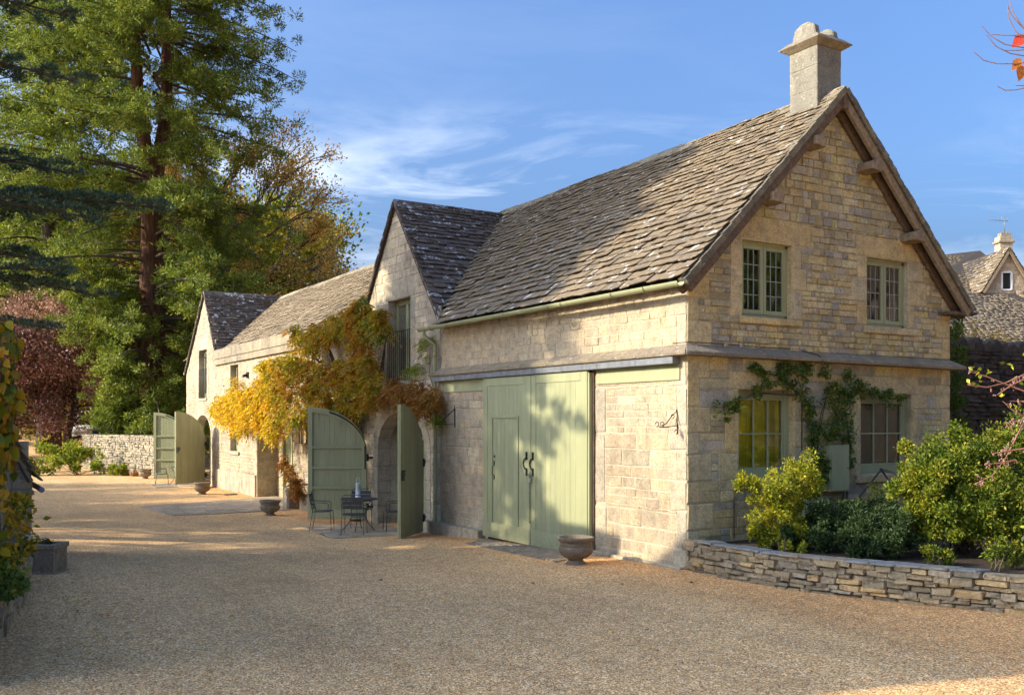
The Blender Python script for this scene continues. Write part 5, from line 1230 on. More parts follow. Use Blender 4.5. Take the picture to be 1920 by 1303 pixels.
# wall lanterns, brackets, spotlight
def wall_lantern(label, fr, u, z):
    t = thing('wall_lantern', label, 'lantern', fr.p(u, z, 0)); mb = MB(); w_ = .10; h = .24
    for a in (-w_, w_):
        for d in (.06, .22): fr.box(mb, u + a - .012, u + a + .012, z - h, z + h, d - .012, d + .012)
    fr.box(mb, u - w_ - .02, u + w_ + .02, z + h, z + h + .03, .04, .24); fr.box(mb, u - w_ - .02, u + w_ + .02, z - h - .02, z - h, .04, .24); fr.box(mb, u - .05, u + .05, z - .1, z + .1, -.01, .05)
    mb.build('frame', M['iron'], t, .003); mb = MB(); fr.box(mb, u - w_ + .012, u + w_ - .012, z - h, z + h, .07, .21); mb.build('glass', M['glass'], t)
    mb = MB(); mb.tube([fr.p(u, z - h, .14), fr.p(u, z + .05, .14)], .02, 8); mb.build('candle_tube', M['white'], t)
wall_lantern('black framed wall lantern on the lit wall between stair window and recess', WB, 23.0, 1.95)
wall_lantern('black framed wall lantern on the recessed wall under the golden vine', WR, 18.75, 1.72)
sp = thing('spotlight', 'small black spotlight high on the cream wall below the parapet', 'light', WB.p(22.9, 3.75, 0)); mb = MB(); WB.box(mb, 22.8, 23.05, 3.7, 3.9, -.01, .05); mb.tube([WB.p(22.9, 3.8, .04), WB.p(22.85, 3.75, .2)], .05, 8); mb.build('lamp_body', M['iron'], sp)
b1 = thing('basket_bracket', 'plain black triangular hanging basket bracket on the left wall panel', 'bracket', WB.p(7.35, 2.3, 0)); mb = MB()
mb.bar(WB.p(7.3, 2.05, .012), WB.p(7.3, 2.52, .012), .02); mb.bar(WB.p(7.3, 2.12, .01), WB.p(7.3, 2.12, .46), .012); mb.bar(WB.p(7.3, 2.45, .01), WB.p(7.3, 2.12, .40), .012); mb.tube([WB.p(7.3, 2.12, .46), WB.p(7.3, 2.10, .49), WB.p(7.3, 2.14, .50)], .007, 5); mb.build('arm', M['iron'], b1)
b2 = thing('basket_bracket', 'scrolled iron hanging basket bracket on the sunlit wall near the corner', 'bracket', WB.p(.2, 2.2, 0)); mb = MB()
mb.tube([WB.p(.2, 2.0, .01), WB.p(.2, 2.30, .012), WB.p(.2, 2.36, .03)], .010, 6); mb.tube([WB.p(.2, 2.12, .02), WB.p(.2, 2.10, .2), WB.p(.2, 2.10, .36)], .007, 5); mb.tube([WB.p(.2, 2.33, .03), WB.p(.2, 2.28, .10), WB.p(.2, 2.14, .24), WB.p(.2, 2.12, .34)], .007, 5)
for cu, cz, q in ((.30, 2.14, .035), (.40, 2.14, .035), (.10, 2.26, .03), (.03, 2.03, .03)): mb.tube([WB.p(.2, cz + q * math.sin(a), cu + q * math.cos(a)) for a in [i * .5 for i in range(11)]], .006, 5)
mb.build('arm', M['iron'], b2)
# drain grid by the far wall
mb = MB(); mb.box(-.75, -.35, 23.0, 23.25, gz(0, 23), gz(0, 23) + .03); tag(mb.build('drain_cover', M['iron']), 'small dark drain cover in the gravel at the wall foot', 'drain')

# ================================================================ the turning vine (pinnate leaves)
FV = Vector((math.sin(R_(31.222)), math.cos(R_(31.222)), 0)); RV = Vector((FV.y, -FV.x, 0))
def LP(r, f, z): return Vector((CAM.x, CAM.y, 0)) + FV * f + RV * r + Vector((0, 0, z))
def pinnate(name, P, D, Lr, m, p, pairs=5, lf=.085, rng=RNG, width=.36):
    n = len(P); D = unit(D); up = np.tile([0, 0, 1.], (n, 1)) + rng.normal(scale=.35, size=(n, 3)); S = unit(np.cross(D, up)); pp = []; dd = []; ss = []
    for i in range(pairs + 1):
        f = (i + .6) / (pairs + .6); c = P + D * (Lr[:, None] * f); c[:, 2] -= Lr * f * f * .35
        if i == pairs: pp.append(c); dd.append(D + [0, 0, -.5]); ss.append(np.full(n, lf))
        else:
            for sg in (-1, 1): pp.append(c); dd.append(D * .55 + S * sg * .9 + np.array([0, 0, -.35]) + rng.normal(scale=.15, size=(n, 3))); ss.append(lf * rng.uniform(.75, 1.15, n))
    return leaves(name, np.concatenate(pp), np.concatenate(dd), np.concatenate(ss), m, p, width, .08)
vine = thing('wisteria', 'large wisteria in gold and rust autumn colour climbing between parapet range and grey gabled wing', 'climber', (-.3, 12.45, -.4))
def vine_part(name, blobs, m, per, k=6, thick=.35, Lr=.34, lf=.125, seed=0):
    rng = np.random.default_rng(seed); C = np.array([(x, y, z) for x, y, z, r in blobs]); Rr = np.array([q[3] for q in blobs]) * .88
    sub = np.repeat(np.arange(len(C)), k); d = rand_dir(len(sub), rng=rng); d[:, 0] *= thick * .7; C2 = C[sub] + d * Rr[sub][:, None] * rng.uniform(.2, 1.15, (len(sub), 1)); R2 = Rr[sub] * rng.uniform(.18, .42, len(sub))
    P, D, _ = clumps(C2, R2, per, rng, 1, .3); D = D * [1, 1, .4] + [-.5, 0, -.55] + rng.normal(scale=.35, size=D.shape)
    ok = P[:, 0] < -.03; P, D = P[ok], D[ok]
    return pinnate(name, P, D, Lr * rng.uniform(.6, 1.2, len(P)), m, vine, 5, lf, rng)
B = -.45
mid = [(B, 14.3, 4.6, .55), (B, 15.2, 4.3, .6), (B, 13.5, 4.75, .32), (B - .1, 16.1, 4.0, .6), (B, 17.3, 3.7, .55), (B, 18.3, 3.65, .4), (B - .1, 14.9, 3.6, .6), (B, 13.9, 3.5, .38), (B - .2, 16.2, 3.1, .6), (B - .2, 14.5, 3.0, .6), (B - .2, 13.3, 2.9, .45), (B - .2, 15.6, 2.45, .55), (B - .2, 17.3, 2.6, .55), (B - .1, 13.0, 2.45, .35),
       (B, 12.3, 2.7, .4), (B, 11.5, 5.0, .25), (B, 12.3, 3.1, .28)]
rustm = [(B, 10.3, 4.6, .42), (B, 11.1, 4.75, .45), (B, 11.9, 4.7, .42), (B, 11.4, 4.2, .4), (B, 12.5, 4.75, .25), (B, 11.0, 3.7, .38), (B, 11.5, 3.3, .5), (B, 10.7, 3.1, .4), (B, 11.0, 2.75, .35), (B, 11.9, 3.6, .3), (B - .1, 9.9, 4.55, .25), (B, 12.8, 3.6, .35), (B, 16.3, 4.75, .3), (B, 17.9, 4.0, .3)]
over = [(-.3, 10.2, 2.85, .26), (-.3, 9.7, 2.95, .3), (-.35, 9.1, 2.9, .34), (-.35, 8.5, 2.85, .36), (-.3, 8.05, 2.75, .28), (-.3, 8.3, 2.5, .26), (-.25, 7.75, 2.7, .2), (-.3, 9.2, 2.6, .2)]
gold = [(-.6, 24.0, 2.75, .5), (-.7, 23.0, 2.85, .55), (-.7, 22.0, 2.95, .6), (-.8, 21.0, 3.0, .6), (-.8, 20.0, 3.0, .62), (-.7, 19.0, 2.9, .6), (-.6, 18.2, 2.8, .55), (-.7, 22.5, 2.3, .45), (-.8, 21.3, 2.35, .5), (-.7, 20.2, 2.35, .5), (-.6, 19.2, 2.2, .45), (-.5, 18.3, 2.0, .4), (-.4, 19.2, 3.6, .3), (-.5, 18.9, 4.0, .18), (-.5, 24.8, 2.6, .3)]
low = [(-.4, 16.9, .75, .34), (-.4, 16.4, .5, .3), (-.45, 17.4, .95, .22), (-.4, 16.2, .2, .22)]
vine_part('leaves', mid, LV['wisg'], 11, 7, seed=1); vine_part('leaves', rustm, LV['wisg'], 9, 6, seed=2); vine_part('leaves', over, LV['rust'], 9, 7, .5, .24, .09, 3)
vine_part('leaves', gold, LV['wisy'], 13, 8, .5, seed=4); vine_part('leaves', low, LV['rust'], 14, 7, .5, .24, .08, 5)
vine_part('leaves', [(-.15, 8.5, 3.85, .2), (-.12, 8.25, 4.0, .12), (-.12, 8.8, 3.4, .18), (-.1, 9.3, 3.35, .08)], LV['hedge'], 7, 4, .5, .18, .06, 6)
vine_part('leaves', [(B, 11.2, 5.2, .22), (B, 10.2, 4.2, .12), (-.15, 7.75, 2.3, .14)], LV['hedge'], 8, 4, .5, .2, .07, 7)
ps = []
def vs_(pts, r0, r1, n=1):
    for j in range(n):
        q = [Vector(v) + Vector((random.uniform(-.05, .05), random.uniform(-.06, .06), 0)) for v in pts]; ps.append((q, taper(r0, r1, len(q))))
vs_([(-.2, 12.45, -.5), (-.18, 12.3, .8), (-.2, 12.5, 1.8), (-.22, 12.3, 2.6), (-.25, 12.0, 3.6), (-.3, 11.6, 4.6)], .11, .03, 3)
vs_([(-.2, 12.5, 1.8), (-.3, 13.0, 2.8), (-.3, 13.8, 3.8), (-.3, 14.6, 4.7)], .07, .02, 3); vs_([(-.2, 12.5, 2.0), (-.4, 14, 2.8), (-.5, 16.5, 3.0), (-.6, 19, 2.9), (-.6, 22, 2.9), (-.6, 24, 2.7)], .07, .015, 2)
vs_([(-.2, 12.2, 2.3), (-.2, 11.4, 2.65), (-.2, 10.2, 2.8), (-.2, 9.0, 2.8), (-.2, 8.0, 2.7)], .06, .012, 2); vs_([(-.3, 14, 3.6), (-.3, 15.5, 4.0), (-.3, 17.5, 3.8)], .03, .01, 3); vs_([(-.2, 12, 3), (-.2, 10.8, 3.4), (-.2, 10.4, 4.4)], .025, .008, 3)
vs_([(-.1, 8.1, 2.7), (-.05, 8.3, 3.2), (-.05, 8.5, 3.9)], .012, .005, 1); vs_([(-.3, 16.5, -.4), (-.3, 16.7, .4), (-.3, 17.2, .9)], .012, .005, 3)
limbs_mesh('stems', ps, M['bark'], vine, 7)

# ================================================================ far garden wall, plants, cars
fp = [(.1, 32.9), (-.5, 33.8), (-.75, 34.8), (-.80, 36.5), (-1.1, 38.3), (-1.6, 40.2), (-2.05, 42), (-2.45, 43.8), (-2.6, 45.2), (-2.5, 46.4), (-1.9, 47.4), (-.8, 48.2)]
fw = thing('garden_wall', 'sunlit cream dry-stone garden wall curving away behind the far open door', 'wall', (-1, 40, -.42))
c_ = core(fw, fp, lambda s: -.6, lambda s: 1.40, .10, .35, 'joint', 1)
M['farwall'] = m_stone('cream_dry_stone', [(.36, .31, .21), (.31, .27, .19), (.42, .36, .24), (.28, .25, .18), (.38, .33, .24)], .35, .25, bumpd=.02)
dry_wall(c_, fp, lambda s: -.45, lambda s: 1.44, 'farwall', 71, (.08, .14), (.16, .42), .26, 300, 1)
dry_wall(c_, fp, lambda s: 1.40, lambda s: 1.52, 'farwall', 72, (.07, .09), (.4, .7), .45, 60, 1, name='coping_stone')
shrub('garden_shrub', 'lime green shrubs sprawling before the garden wall, left of its end', 'shrub', (-3.6, 39.3, -.42),
      [(0, 0, .5, .6), (.8, -.5, .45, .55), (-.9, .2, .6, .7), (-1.8, .6, .5, .65), (.4, .8, .9, .7), (1.4, -1.2, .3, .4), (-.4, 1.2, 1.1, .8), (-2.6, 1.0, .7, .7), (1.7, -1.8, .2, .3), (-1.3, 1.8, 1.1, .8)], LV['hedge'], .13, 85, 14, seed=31, up=.5)
shrub('garden_shrub', 'darker brown-green shrub behind the lime green shrubs', 'shrub', (-4.3, 43.5, -.3), [(0, 0, .9, .9), (1.4, .2, .9, .8), (-1.6, 0, .9, .9), (2.2, .8, 1.0, .6)], LV['wood'], .14, 60, 10, seed=32)
shrub('garden_shrub', 'small withered plant at the foot of the garden wall', 'shrub', (-1.7, 37.6, -.42), [(0, 0, .12, .25), (.3, -.8, .08, .2)], LV['rust'], .08, 40, 3, seed=33)

def car(label, loc, rot, col, van=False, name='parked_car'):
    t = thing(name, label, 'van' if van else 'car', (0, 0, 0)); L_, Wd, H = (4.9, 1.9, 2.1) if van else (4.4, 1.8, 1.65)
    if van: pr = [(-L_ / 2, .35), (L_ / 2, .35), (L_ / 2, .95), (L_ / 2 - .75, 1.15), (L_ / 2 - 1.35, H - .12), (L_ / 2 - 1.6, H), (-L_ / 2 + .05, H), (-L_ / 2, 1.2)]; gl = [(L_ / 2 - .80, 1.18), (L_ / 2 - 1.35, H - .22), (L_ / 2 - 2.2, H - .22), (L_ / 2 - 2.2, 1.18)]
    else: pr = [(-L_ / 2, .35), (L_ / 2, .35), (L_ / 2, .80), (L_ / 2 - .2, .95), (L_ / 2 - 1.15, 1.05), (L_ / 2 - 1.75, H - .1), (L_ / 2 - 2.1, H), (-L_ / 2 + .7, H - .03), (-L_ / 2 + .15, 1.1), (-L_ / 2, .9)]; gl = [(L_ / 2 - 1.3, 1.08), (L_ / 2 - 1.8, H - .13), (-L_ / 2 + .75, H - .15), (-L_ / 2 + .4, 1.08)]
    mb = MB(); mb.prism([(x, -Wd / 2, z) for x, z in pr], (0, Wd, 0)); mb.build('body', col, t, .05)
    for y in (-Wd / 2 - .004, Wd / 2 - .006): mb = MB(); mb.prism([(x, y, z) for x, z in gl], (0, .01, 0)); mb.build('side_window', M['dark'], t)
    x0, z0, x1, z1 = (L_ / 2 - .76, 1.16, L_ / 2 - 1.34, H - .16) if van else (L_ / 2 - 1.18, 1.08, L_ / 2 - 1.73, H - .14)
    mb = MB(); mb.hexa([(x0 + .01, -Wd / 2 + .12, z0), (x0 + .01, Wd / 2 - .12, z0), (x0 + .04, Wd / 2 - .12, z0 + .02), (x0 + .04, -Wd / 2 + .12, z0 + .02), (x1 + .01, -Wd / 2 + .2, z1), (x1 + .01, Wd / 2 - .2, z1), (x1 + .04, Wd / 2 - .2, z1 + .02), (x1 + .04, -Wd / 2 + .2, z1 + .02)]); mb.build('windscreen', M['glass'], t)
    for x in (-L_ / 2 + .85, L_ / 2 - .85):
        for y in (-Wd / 2 + .1, Wd / 2 - .1): mb = MB(); mb.tube([(x, y - .11, .33), (x, y + .11, .33)], .33, 16); o = mb.build('wheel', M['iron'], t); mb = MB(); mb.tube([(x, y - .12, .33), (x, y + .12, .33)], .19, 12); mb.build('rim', M['steel'], o)
    for y in (-Wd / 2 + .3, Wd / 2 - .3): mb = MB(); mb.box(L_ / 2 - .03, L_ / 2 + .02, y - .18, y + .18, .68, .82); mb.build('headlight', M['white'], t, .01)
    mb = MB(); mb.box(L_ / 2 - .02, L_ / 2 + .03, -.4, .4, .55, .78); mb.build('grille', M['steel'], t)
    t.location = loc; t.rotation_euler = (0, 0, rot); return t
cdark = m_simple('dark_blue_car_paint', (.02, .03, .05), .25, .05); cdark2 = m_simple('white_van_paint', (.6, .62, .64), .3, .05)
car('dark blue car behind the garden wall beside the red trunk', (-1.0, 46.6, .08), R_(-105), cdark)
car('white van glimpsed through the branches behind the garden wall', (-.2, 56.8, .75), R_(-122), cdark2, True, 'parked_van')

# ================================================================ trees
def trunk_tube(name, pts, rs, m, p, n=18, jit=.05): mb = MB(); mb.tube(pts, rs, n, jit=jit); return mb.build(name, m, p, fix=False)
sq = thing('sequoia_tree', 'towering sequoia with forked red-brown trunk and drooping green sprays', 'tree', (.69, 43.95, -.42))
sx_, sy_ = .69, 43.95
trunk_tube('trunk', [(sx_, sy_, z) for z in (-.6, 0, .8, 2, 4, 7, 10, 13, 15.5)], [1.45, 1.15, .98, .88, .80, .70, .62, .58, .55], M['redbark'], sq, 22, .06)
trunk_tube('trunk', [(sx_, sy_, 14.8), (sx_ - .35, sy_, 17), (sx_ - .75, sy_, 20), (sx_ - .9, sy_, 24), (sx_ - 1.0, sy_, 30)], [.40, .38, .32, .26, .1], M['redbark'], sq, 12); trunk_tube('trunk', [(sx_, sy_, 14.5), (sx_ + .45, sy_, 17), (sx_ + .75, sy_, 19), (sx_ + .75, sy_, 22), (sx_ + .8, sy_, 26), (sx_ + .8, sy_, 31)], [.42, .38, .34, .28, .22, .1], M['redbark'], sq, 12)
rng = np.random.default_rng(5); ps = []; C = []; Rr = []
for i in range(260):
    z = 2.0 + 29 * rng.random() ** .92; az = rng.random() * 2 * math.pi
    L_ = (3.0 + 4.2 * min(1, z / 6)) * rng.uniform(.45, 1.1) * (1.2 if z > 10 and math.cos(az) * RV.x + math.sin(az) * RV.y < 0 else 1) * (1 if z < 20 else 1.05 - (z - 20) * .025)
    if z < 7: L_ *= .8
    if z < 9.5 and math.cos(az) * RV.x + math.sin(az) * RV.y < -.3: L_ *= .55
    d = Vector((math.cos(az), math.sin(az), 0)); a = Vector((sx_, sy_, z)) + d * .4; 
    q1 = a + d * L_ * .5 + Vector((0, 0, rng.uniform(-.2, .5))); q2 = a + d * L_ + Vector((0, 0, rng.uniform(-2.0, -.2)))
    b = bezier(a, q1, q2, 8); ps.append((b, taper(.085, .02, 8)))
    for t_ in np.linspace(.38, 1.0, 8):
        k_ = t_ * 7; p_ = b[int(k_)].lerp(b[min(7, int(k_) + 1)], k_ % 1)
        for _ in range(3):
            if rng.random() < .15: continue
            o_ = rng.normal(size=3) * [.45, .45, .3]; C.append(np.array(p_) + o_ + [0, 0, -.15]); Rr.append(rng.uniform(.22, .52))
# the low sunlit skirt to the left of the trunk
for (x, y, z, n_) in ((.0, 42.0, 3.2, 14), (-1.0, 42.6, 4.0, 14), (-.7, 41.8, 5.4, 12), (-1.5, 43.0, 2.8, 10), (-1.7, 43.2, 1.9, 7), (-.9, 43.0, 2.0, 8), (-.3, 42.3, 7.0, 12), (2.2, 42.2, 5.5, 10), (2.4, 42.6, 8.2, 12), (-1.8, 43, 7.5, 8), (-2.0, 42.8, 10.0, 10)):
    for _ in range(n_): C.append(np.array([x, y, z]) + rng.normal(size=3) * [.8, .5, .5]); Rr.append(rng.uniform(.2, .42))
    ps.append((bezier((sx_, sy_, z + .8), (x * .5 + sx_ * .5, y * .5 + sy_ * .5, z + 1), (x, y, z)), taper(.06, .015)))
C = np.array(C); Rr = np.array(Rr)
# yard side thinner in front of the trunk so that the bark shows
rel = C[:, :2] - [sx_, sy_]; rv = np.array([RV.x, RV.y]); fv = np.array([FV.x, FV.y]); lat = rel @ rv; dep = rel @ fv
hide = (np.abs(lat) < .8) & (dep < 0) & (C[:, 2] < 14) & (rng.random(len(C)) < .38); C = C[~hide]; Rr = Rr[~hide]
P, D, k = clumps(C, Rr, 78, rng, .62, .2); D = D * [1, 1, .7] + [0, 0, .35] + rng.normal(scale=.45, size=D.shape)
leaves('foliage', P, D, .22 * rng.uniform(.5, 1.2, len(P)), LV['seq'], sq, .30, .05); limbs_mesh('limbs', ps, M['bark'], sq, 5)

sq2 = thing('conifer_tree', 'second tall conifer standing behind and left of the sequoia', 'tree', tuple(LP(-28.6, 59, .5)), None); B2 = LP(-28.6, 59, 0)
trunk_tube('trunk', [B2 + Vector((0, 0, z)) for z in (0, 4, 12, 22, 32)], [.8, .6, .45, .3, .08], M['bark'], sq2, 10); ps = []; C = []; Rr = []
for i in range(190):
    z = 5 + 27 * rng.random(); az = rng.random() * 2 * math.pi; L_ = 7.5 * rng.uniform(.45, 1.05) * (1 if z < 20 else 1.05 - (z - 20) * .03); d = Vector((math.cos(az), math.sin(az), 0)); a = B2 + Vector((0, 0, z))
    b = bezier(a, a + d * L_ * .5 + Vector((0, 0, .3)), a + d * L_ + Vector((0, 0, rng.uniform(-1.8, -.2))), 7); ps.append((b, taper(.09, .02, 7)))
    for t_ in np.linspace(.35, 1.0, 7):
        k_ = t_ * 6; p_ = b[int(k_)].lerp(b[min(6, int(k_) + 1)], k_ % 1)
        for _ in range(2): C.append(np.array(p_) + rng.normal(size=3) * [.5, .5, .35]); Rr.append(rng.uniform(.3, .6))
P, D, k = clumps(np.array(C), np.array(Rr), 34, rng, .65, .2); D = D * [1, 1, .7] + [0, 0, .35] + rng.normal(scale=.45, size=D.shape)
leaves('foliage', P, D, .32 * rng.uniform(.5, 1.2, len(P)), LV['seq'], sq2, .3, .05); limbs_mesh('limbs', ps, M['bark'], sq2, 5)

# cedar whose boughs reach in from the left and shade the yard
cz_ = thing('cedar_tree', 'blue-green cedar whose long level boughs reach in from the left edge', 'tree', (-15, 13.2, -.4)); T0 = Vector((-15, 13.2, 0))
trunk_tube('trunk', [T0 + Vector((0, 0, z)) for z in (-.6, 1, 4, 8, 12, 17, 21)], [.75, .6, .52, .42, .34, .2, .06], M['bark'], cz_, 14)
rng = np.random.default_rng(9); ps = []; PC = []; PD = []
PC2 = []; PD2 = []
def bough(a, q2, rise=.5, w_=2.6, dens=1., subs=18, far=False):
    a = Vector(a); q2 = Vector(q2); L_ = (q2 - a).length; b = bezier(a, a.lerp(q2, .55) + Vector((0, 0, rise)), q2, 10); ps.append((b, taper(.12 * L_ / 9, .015, 10))); dirn = (q2 - a).normalized(); sd_ = dirn.cross(Vector((0, 0, 1))).normalized()
    for i in range(subs):
        f = .22 + .78 * (i + rng.random() * .8) / subs; k_ = min(8.99, f * 9); p_ = b[int(k_)].lerp(b[int(k_) + 1], k_ % 1); sg = 1 if i % 2 else -1
        l_ = w_ * (1.12 - f) ** .6 * rng.uniform(.55, 1.1); e = p_ + (dirn * .75 + sd_ * sg * rng.uniform(.6, 1.1)).normalized() * l_ + Vector((0, 0, rng.uniform(-.35, -.02) * l_ * .5))
        sb = bezier(p_, p_.lerp(e, .5) + Vector((0, 0, .10)), e, 6); ps.append((sb, taper(.03, .006, 6)))
        for j in range(int(16 * dens * l_)):
            g = rng.random() ** .8; k2 = min(4.99, g * 5); c = sb[int(k2)].lerp(sb[int(k2) + 1], k2 % 1); tl = (e - p_).normalized(); s2 = tl.cross(Vector((0, 0, 1))); tw = rng.uniform(-.42, .42) * (1 - .4 * g)
            # twiglet carrying a row of needle tufts
            td = (tl * .7 + s2 * (1 if tw > 0 else -1)).normalized()
            if far:
                for q in range(3): PC2.append(c + td * abs(tw) * (q / 2)); PD2.append(td * .6 + Vector((rng.normal() * .5, rng.normal() * .5, .3)))
                continue
            for q in range(9): PC.append(c + td * abs(tw) * (q / 8) + Vector((0, 0, rng.uniform(-.03, .05) - .15 * abs(tw) * q / 8))); PD.append(td * .5 + Vector((rng.normal() * .5, rng.normal() * .5, .55)))
inview = [((-15, 13.2, 6.2), (-5.0, 12.65, 7.15), .55, 2.5, 1.5, 30), ((-15, 13, 6.6), (-6.6, 11.4, 6.5), .6, 2.2, 1.4, 22), ((-15, 13, 9), (-6.9, 11.5, 9.4), .9, 2.2, 1.2, 20), ((-15, 13.4, 10.5), (-7.0, 11.6, 10.8), .8, 2.2, 1.2, 20), ((-15, 13, 5.2), (-6.3, 12.6, 5.0), .7, 2.2, 1.3, 20),
          ((-15, 13.4, 4.6), (-7.2, 11.8, 5.4), .4, 2.0, 1.3, 18), ((-15, 13, 4.4), (-7.3, 11.4, 4.1), .5, 1.6, 1.1, 14), ((-15, 13.4, 7.6), (-6.7, 13.5, 7.9), .6, 2.2, 1.2, 20), ((-15, 13.4, 5.6), (-7.0, 14.2, 5.9), .6, 2.2, 1.2, 18), ((-15, 13, 12), (-7.5, 11, 11.6), .6, 2, 1.1, 16)]
for q in inview: bough(*q)
for i in range(125):
    z = 4.6 + 15.4 * rng.random(); az = rng.random() * 2 * math.pi; L_ = (8.6 - max(0, z - 8) * .42) * rng.uniform(.6, 1)
    if math.sin(az) < -.2: L_ *= 1 + .28 * max(-1, math.sin(az))
    e = T0 + Vector((math.cos(az) * L_, math.sin(az) * L_, z + rng.uniform(-.4, .5)))
    rel = e - CAM; dd = rel.x * FV.x + rel.y * FV.y; ll = rel.x * RV.x + rel.y * RV.y
    if dd > 0 and ll / dd > -.58: continue
    bough(T0 + Vector((0, 0, z - .2)), e, .6, 2.6, .8 if z < 9 else 1.15, 15, True)
PC = np.array([tuple(v) for v in PC]); PD = np.array([tuple(v) for v in PD]); n = len(PC); PC = np.repeat(PC, 2, 0) + rng.normal(scale=.025, size=(2 * n, 3)); PD = np.repeat(PD, 2, 0) + rng.normal(scale=.35, size=(2 * n, 3))
leaves('needles', PC, PD, .105 * rng.uniform(.6, 1.2, len(PC)), LV['cedar'], cz_, .32, .03); PC2 = np.array([tuple(v) for v in PC2]); PD2 = np.array([tuple(v) for v in PD2]); leaves('needles', PC2, PD2, .30 * rng.uniform(.6, 1.2, len(PC2)), LV['cedar'], cz_, .42, .03)
limbs_mesh('limbs', ps, M['bark'], cz_, 5)

def broad_tree(name, label, base, H, spread, m, lsize, seed, per=9, trunk_r=.4, crown=(.3, 1.), levels=4, fork=4, bark='bark', twig=.35, low=0., jit=.5, group=None, cnt=1):
    """recursive limbs; leaves in small tufts along the outer twigs"""
    rg_ = np.random.default_rng(seed); t = thing(name, label, 'tree', base, group); b = Vector(base); ps = []; tips = []
    def grow(p_, d, l_, r, lv):
        e = p_ + d * l_; mid_ = p_.lerp(e, .5) + Vector(rg_.normal(size=3)) * l_ * .06; ps.append(([p_, mid_, e], [r, r * .8, r * .62]))
        if lv <= 1: tips.append((p_, e, l_))
        if lv == 0: return
        for i in range(fork if lv > 1 else fork + 1):
            v = Vector(rg_.normal(size=3)); v.z *= .6; nd = (d * 1.0 + v.normalized() * jit * rg_.uniform(.8, 1.6) + Vector((0, 0, .10))).normalized()
            grow(p_.lerp(e, rg_.uniform(.45, 1.)), nd, l_ * rg_.uniform(.6, .85), r * .55, lv - 1)
    tr = [b + Vector((0, 0, H * f)) + Vector((rg_.normal() * .15, rg_.normal() * .15, 0)) for f in (0, .15, .3, .45, .6, .75)]
    trunk_tube('trunk', tr, [trunk_r * q for q in (1.25, 1, .85, .7, .5, .25)], M[bark], t, 12)
    for i in range(int(11 * cnt)):
        f = crown[0] + (crown[1] - crown[0] - .25) * (i + .5) / (11 * cnt); az = i * 2.4 + rg_.random(); up = .25 + .9 * f
        d = Vector((math.cos(az), math.sin(az), up * .8)).normalized(); z0 = b + Vector((0, 0, H * f * .92)); grow(z0, d, spread * .42 * (1.1 - .45 * f) * rg_.uniform(.8, 1.15), trunk_r * .35, levels - 1)
    A = np.array([tuple(q[0]) for q in tips]); E_ = np.array([tuple(q[1]) for q in tips]); kk = np.repeat(np.arange(len(A)), per); f = rg_.random(len(kk))[:, None] * .9 + .15
    P = A[kk] + (E_ - A)[kk] * f + rg_.normal(scale=twig, size=(len(kk), 3)); D = (E_ - A)[kk] + rg_.normal(scale=.6, size=(len(kk), 3)) * np.array([q[2] for q in tips])[kk][:, None]
    P[:, 2] = np.maximum(P[:, 2], base[2] + low)
    leaves('leaves', P, D, lsize * rg_.uniform(.6, 1.2, len(P)), m, t, .6, .1); limbs_mesh('limbs', ps, M[bark], t, 4); return t
broad_tree('beech_tree', 'half bare beech with copper and gold leaves behind the sequoia', (6.8, 54.5, 0), 22.5, 10.5, LV['beech'], .21, 21, per=19, trunk_r=.5, crown=(.3, 1.05), levels=5, fork=3, twig=.30, cnt=1.25)
broad_tree('purple_tree', 'purple-leaved tree with dense maroon crown at the left', (-2.6, 50.5, .1), 9.6, 6.4, LV['purple'], .17, 22, per=56, trunk_r=.22, crown=(.1, 1.), levels=4, fork=4, twig=.42, cnt=1.5)
broad_tree('purple_tree', 'second maroon tree farther left, partly hidden by the climber', (-7.2, 51.5, .2), 9., 6., LV['purple'], .17, 23, per=36, trunk_r=.22, crown=(.12, 1.), levels=4, fork=4, twig=.42, cnt=1.2)
for i, (px, f, H, sp_) in enumerate(((-60, 84, 23, 14), (60, 78, 21, 13), (150, 88, 25, 15), (235, 76, 19, 13), (330, 82, 21, 14), (410, 78, 17, 12), (500, 86, 18, 13), (575, 96, 13, 11))):
    q = LP((px - 960) / 1790 * f, f, 1.0)
    broad_tree('woodland_tree', ('tall woodland tree at the far left edge behind the cedar boughs', 'woodland tree directly above the second maroon tree', 'highest woodland tree, seen above the lime green shrubs', 'woodland tree just left of the red sequoia trunk', 'woodland tree just right of the red sequoia trunk', 'low woodland tree above the far gabled wing', 'woodland tree filling the gap below the copper beech', 'small woodland tree beside the far roof ridge')[i], tuple(q), H, sp_, LV['wood'], .42, 60 + i, per=26, trunk_r=.35, crown=(.1, 1.), levels=4, fork=4, twig=.8, group='woodland trees closing the view')
# dark undergrowth below the trees
rng = np.random.default_rng(77); n = 260; C = []
for i in range(n):
    px = rng.uniform(-150, 620); f = rng.uniform(62, 100); q = LP((px - 960) / 1790 * f, f, 0); C.append((q.x, q.y, 1.3 + rng.uniform(0, 2.2)))
P, D, k = clumps(np.array(C), np.full(n, 1.5), 120, rng, .8, .2); leaves('undergrowth', P, D + [0, 0, .3], .34 * rng.uniform(.6, 1.2, len(P)), LV['wood'], None, .6, .1)
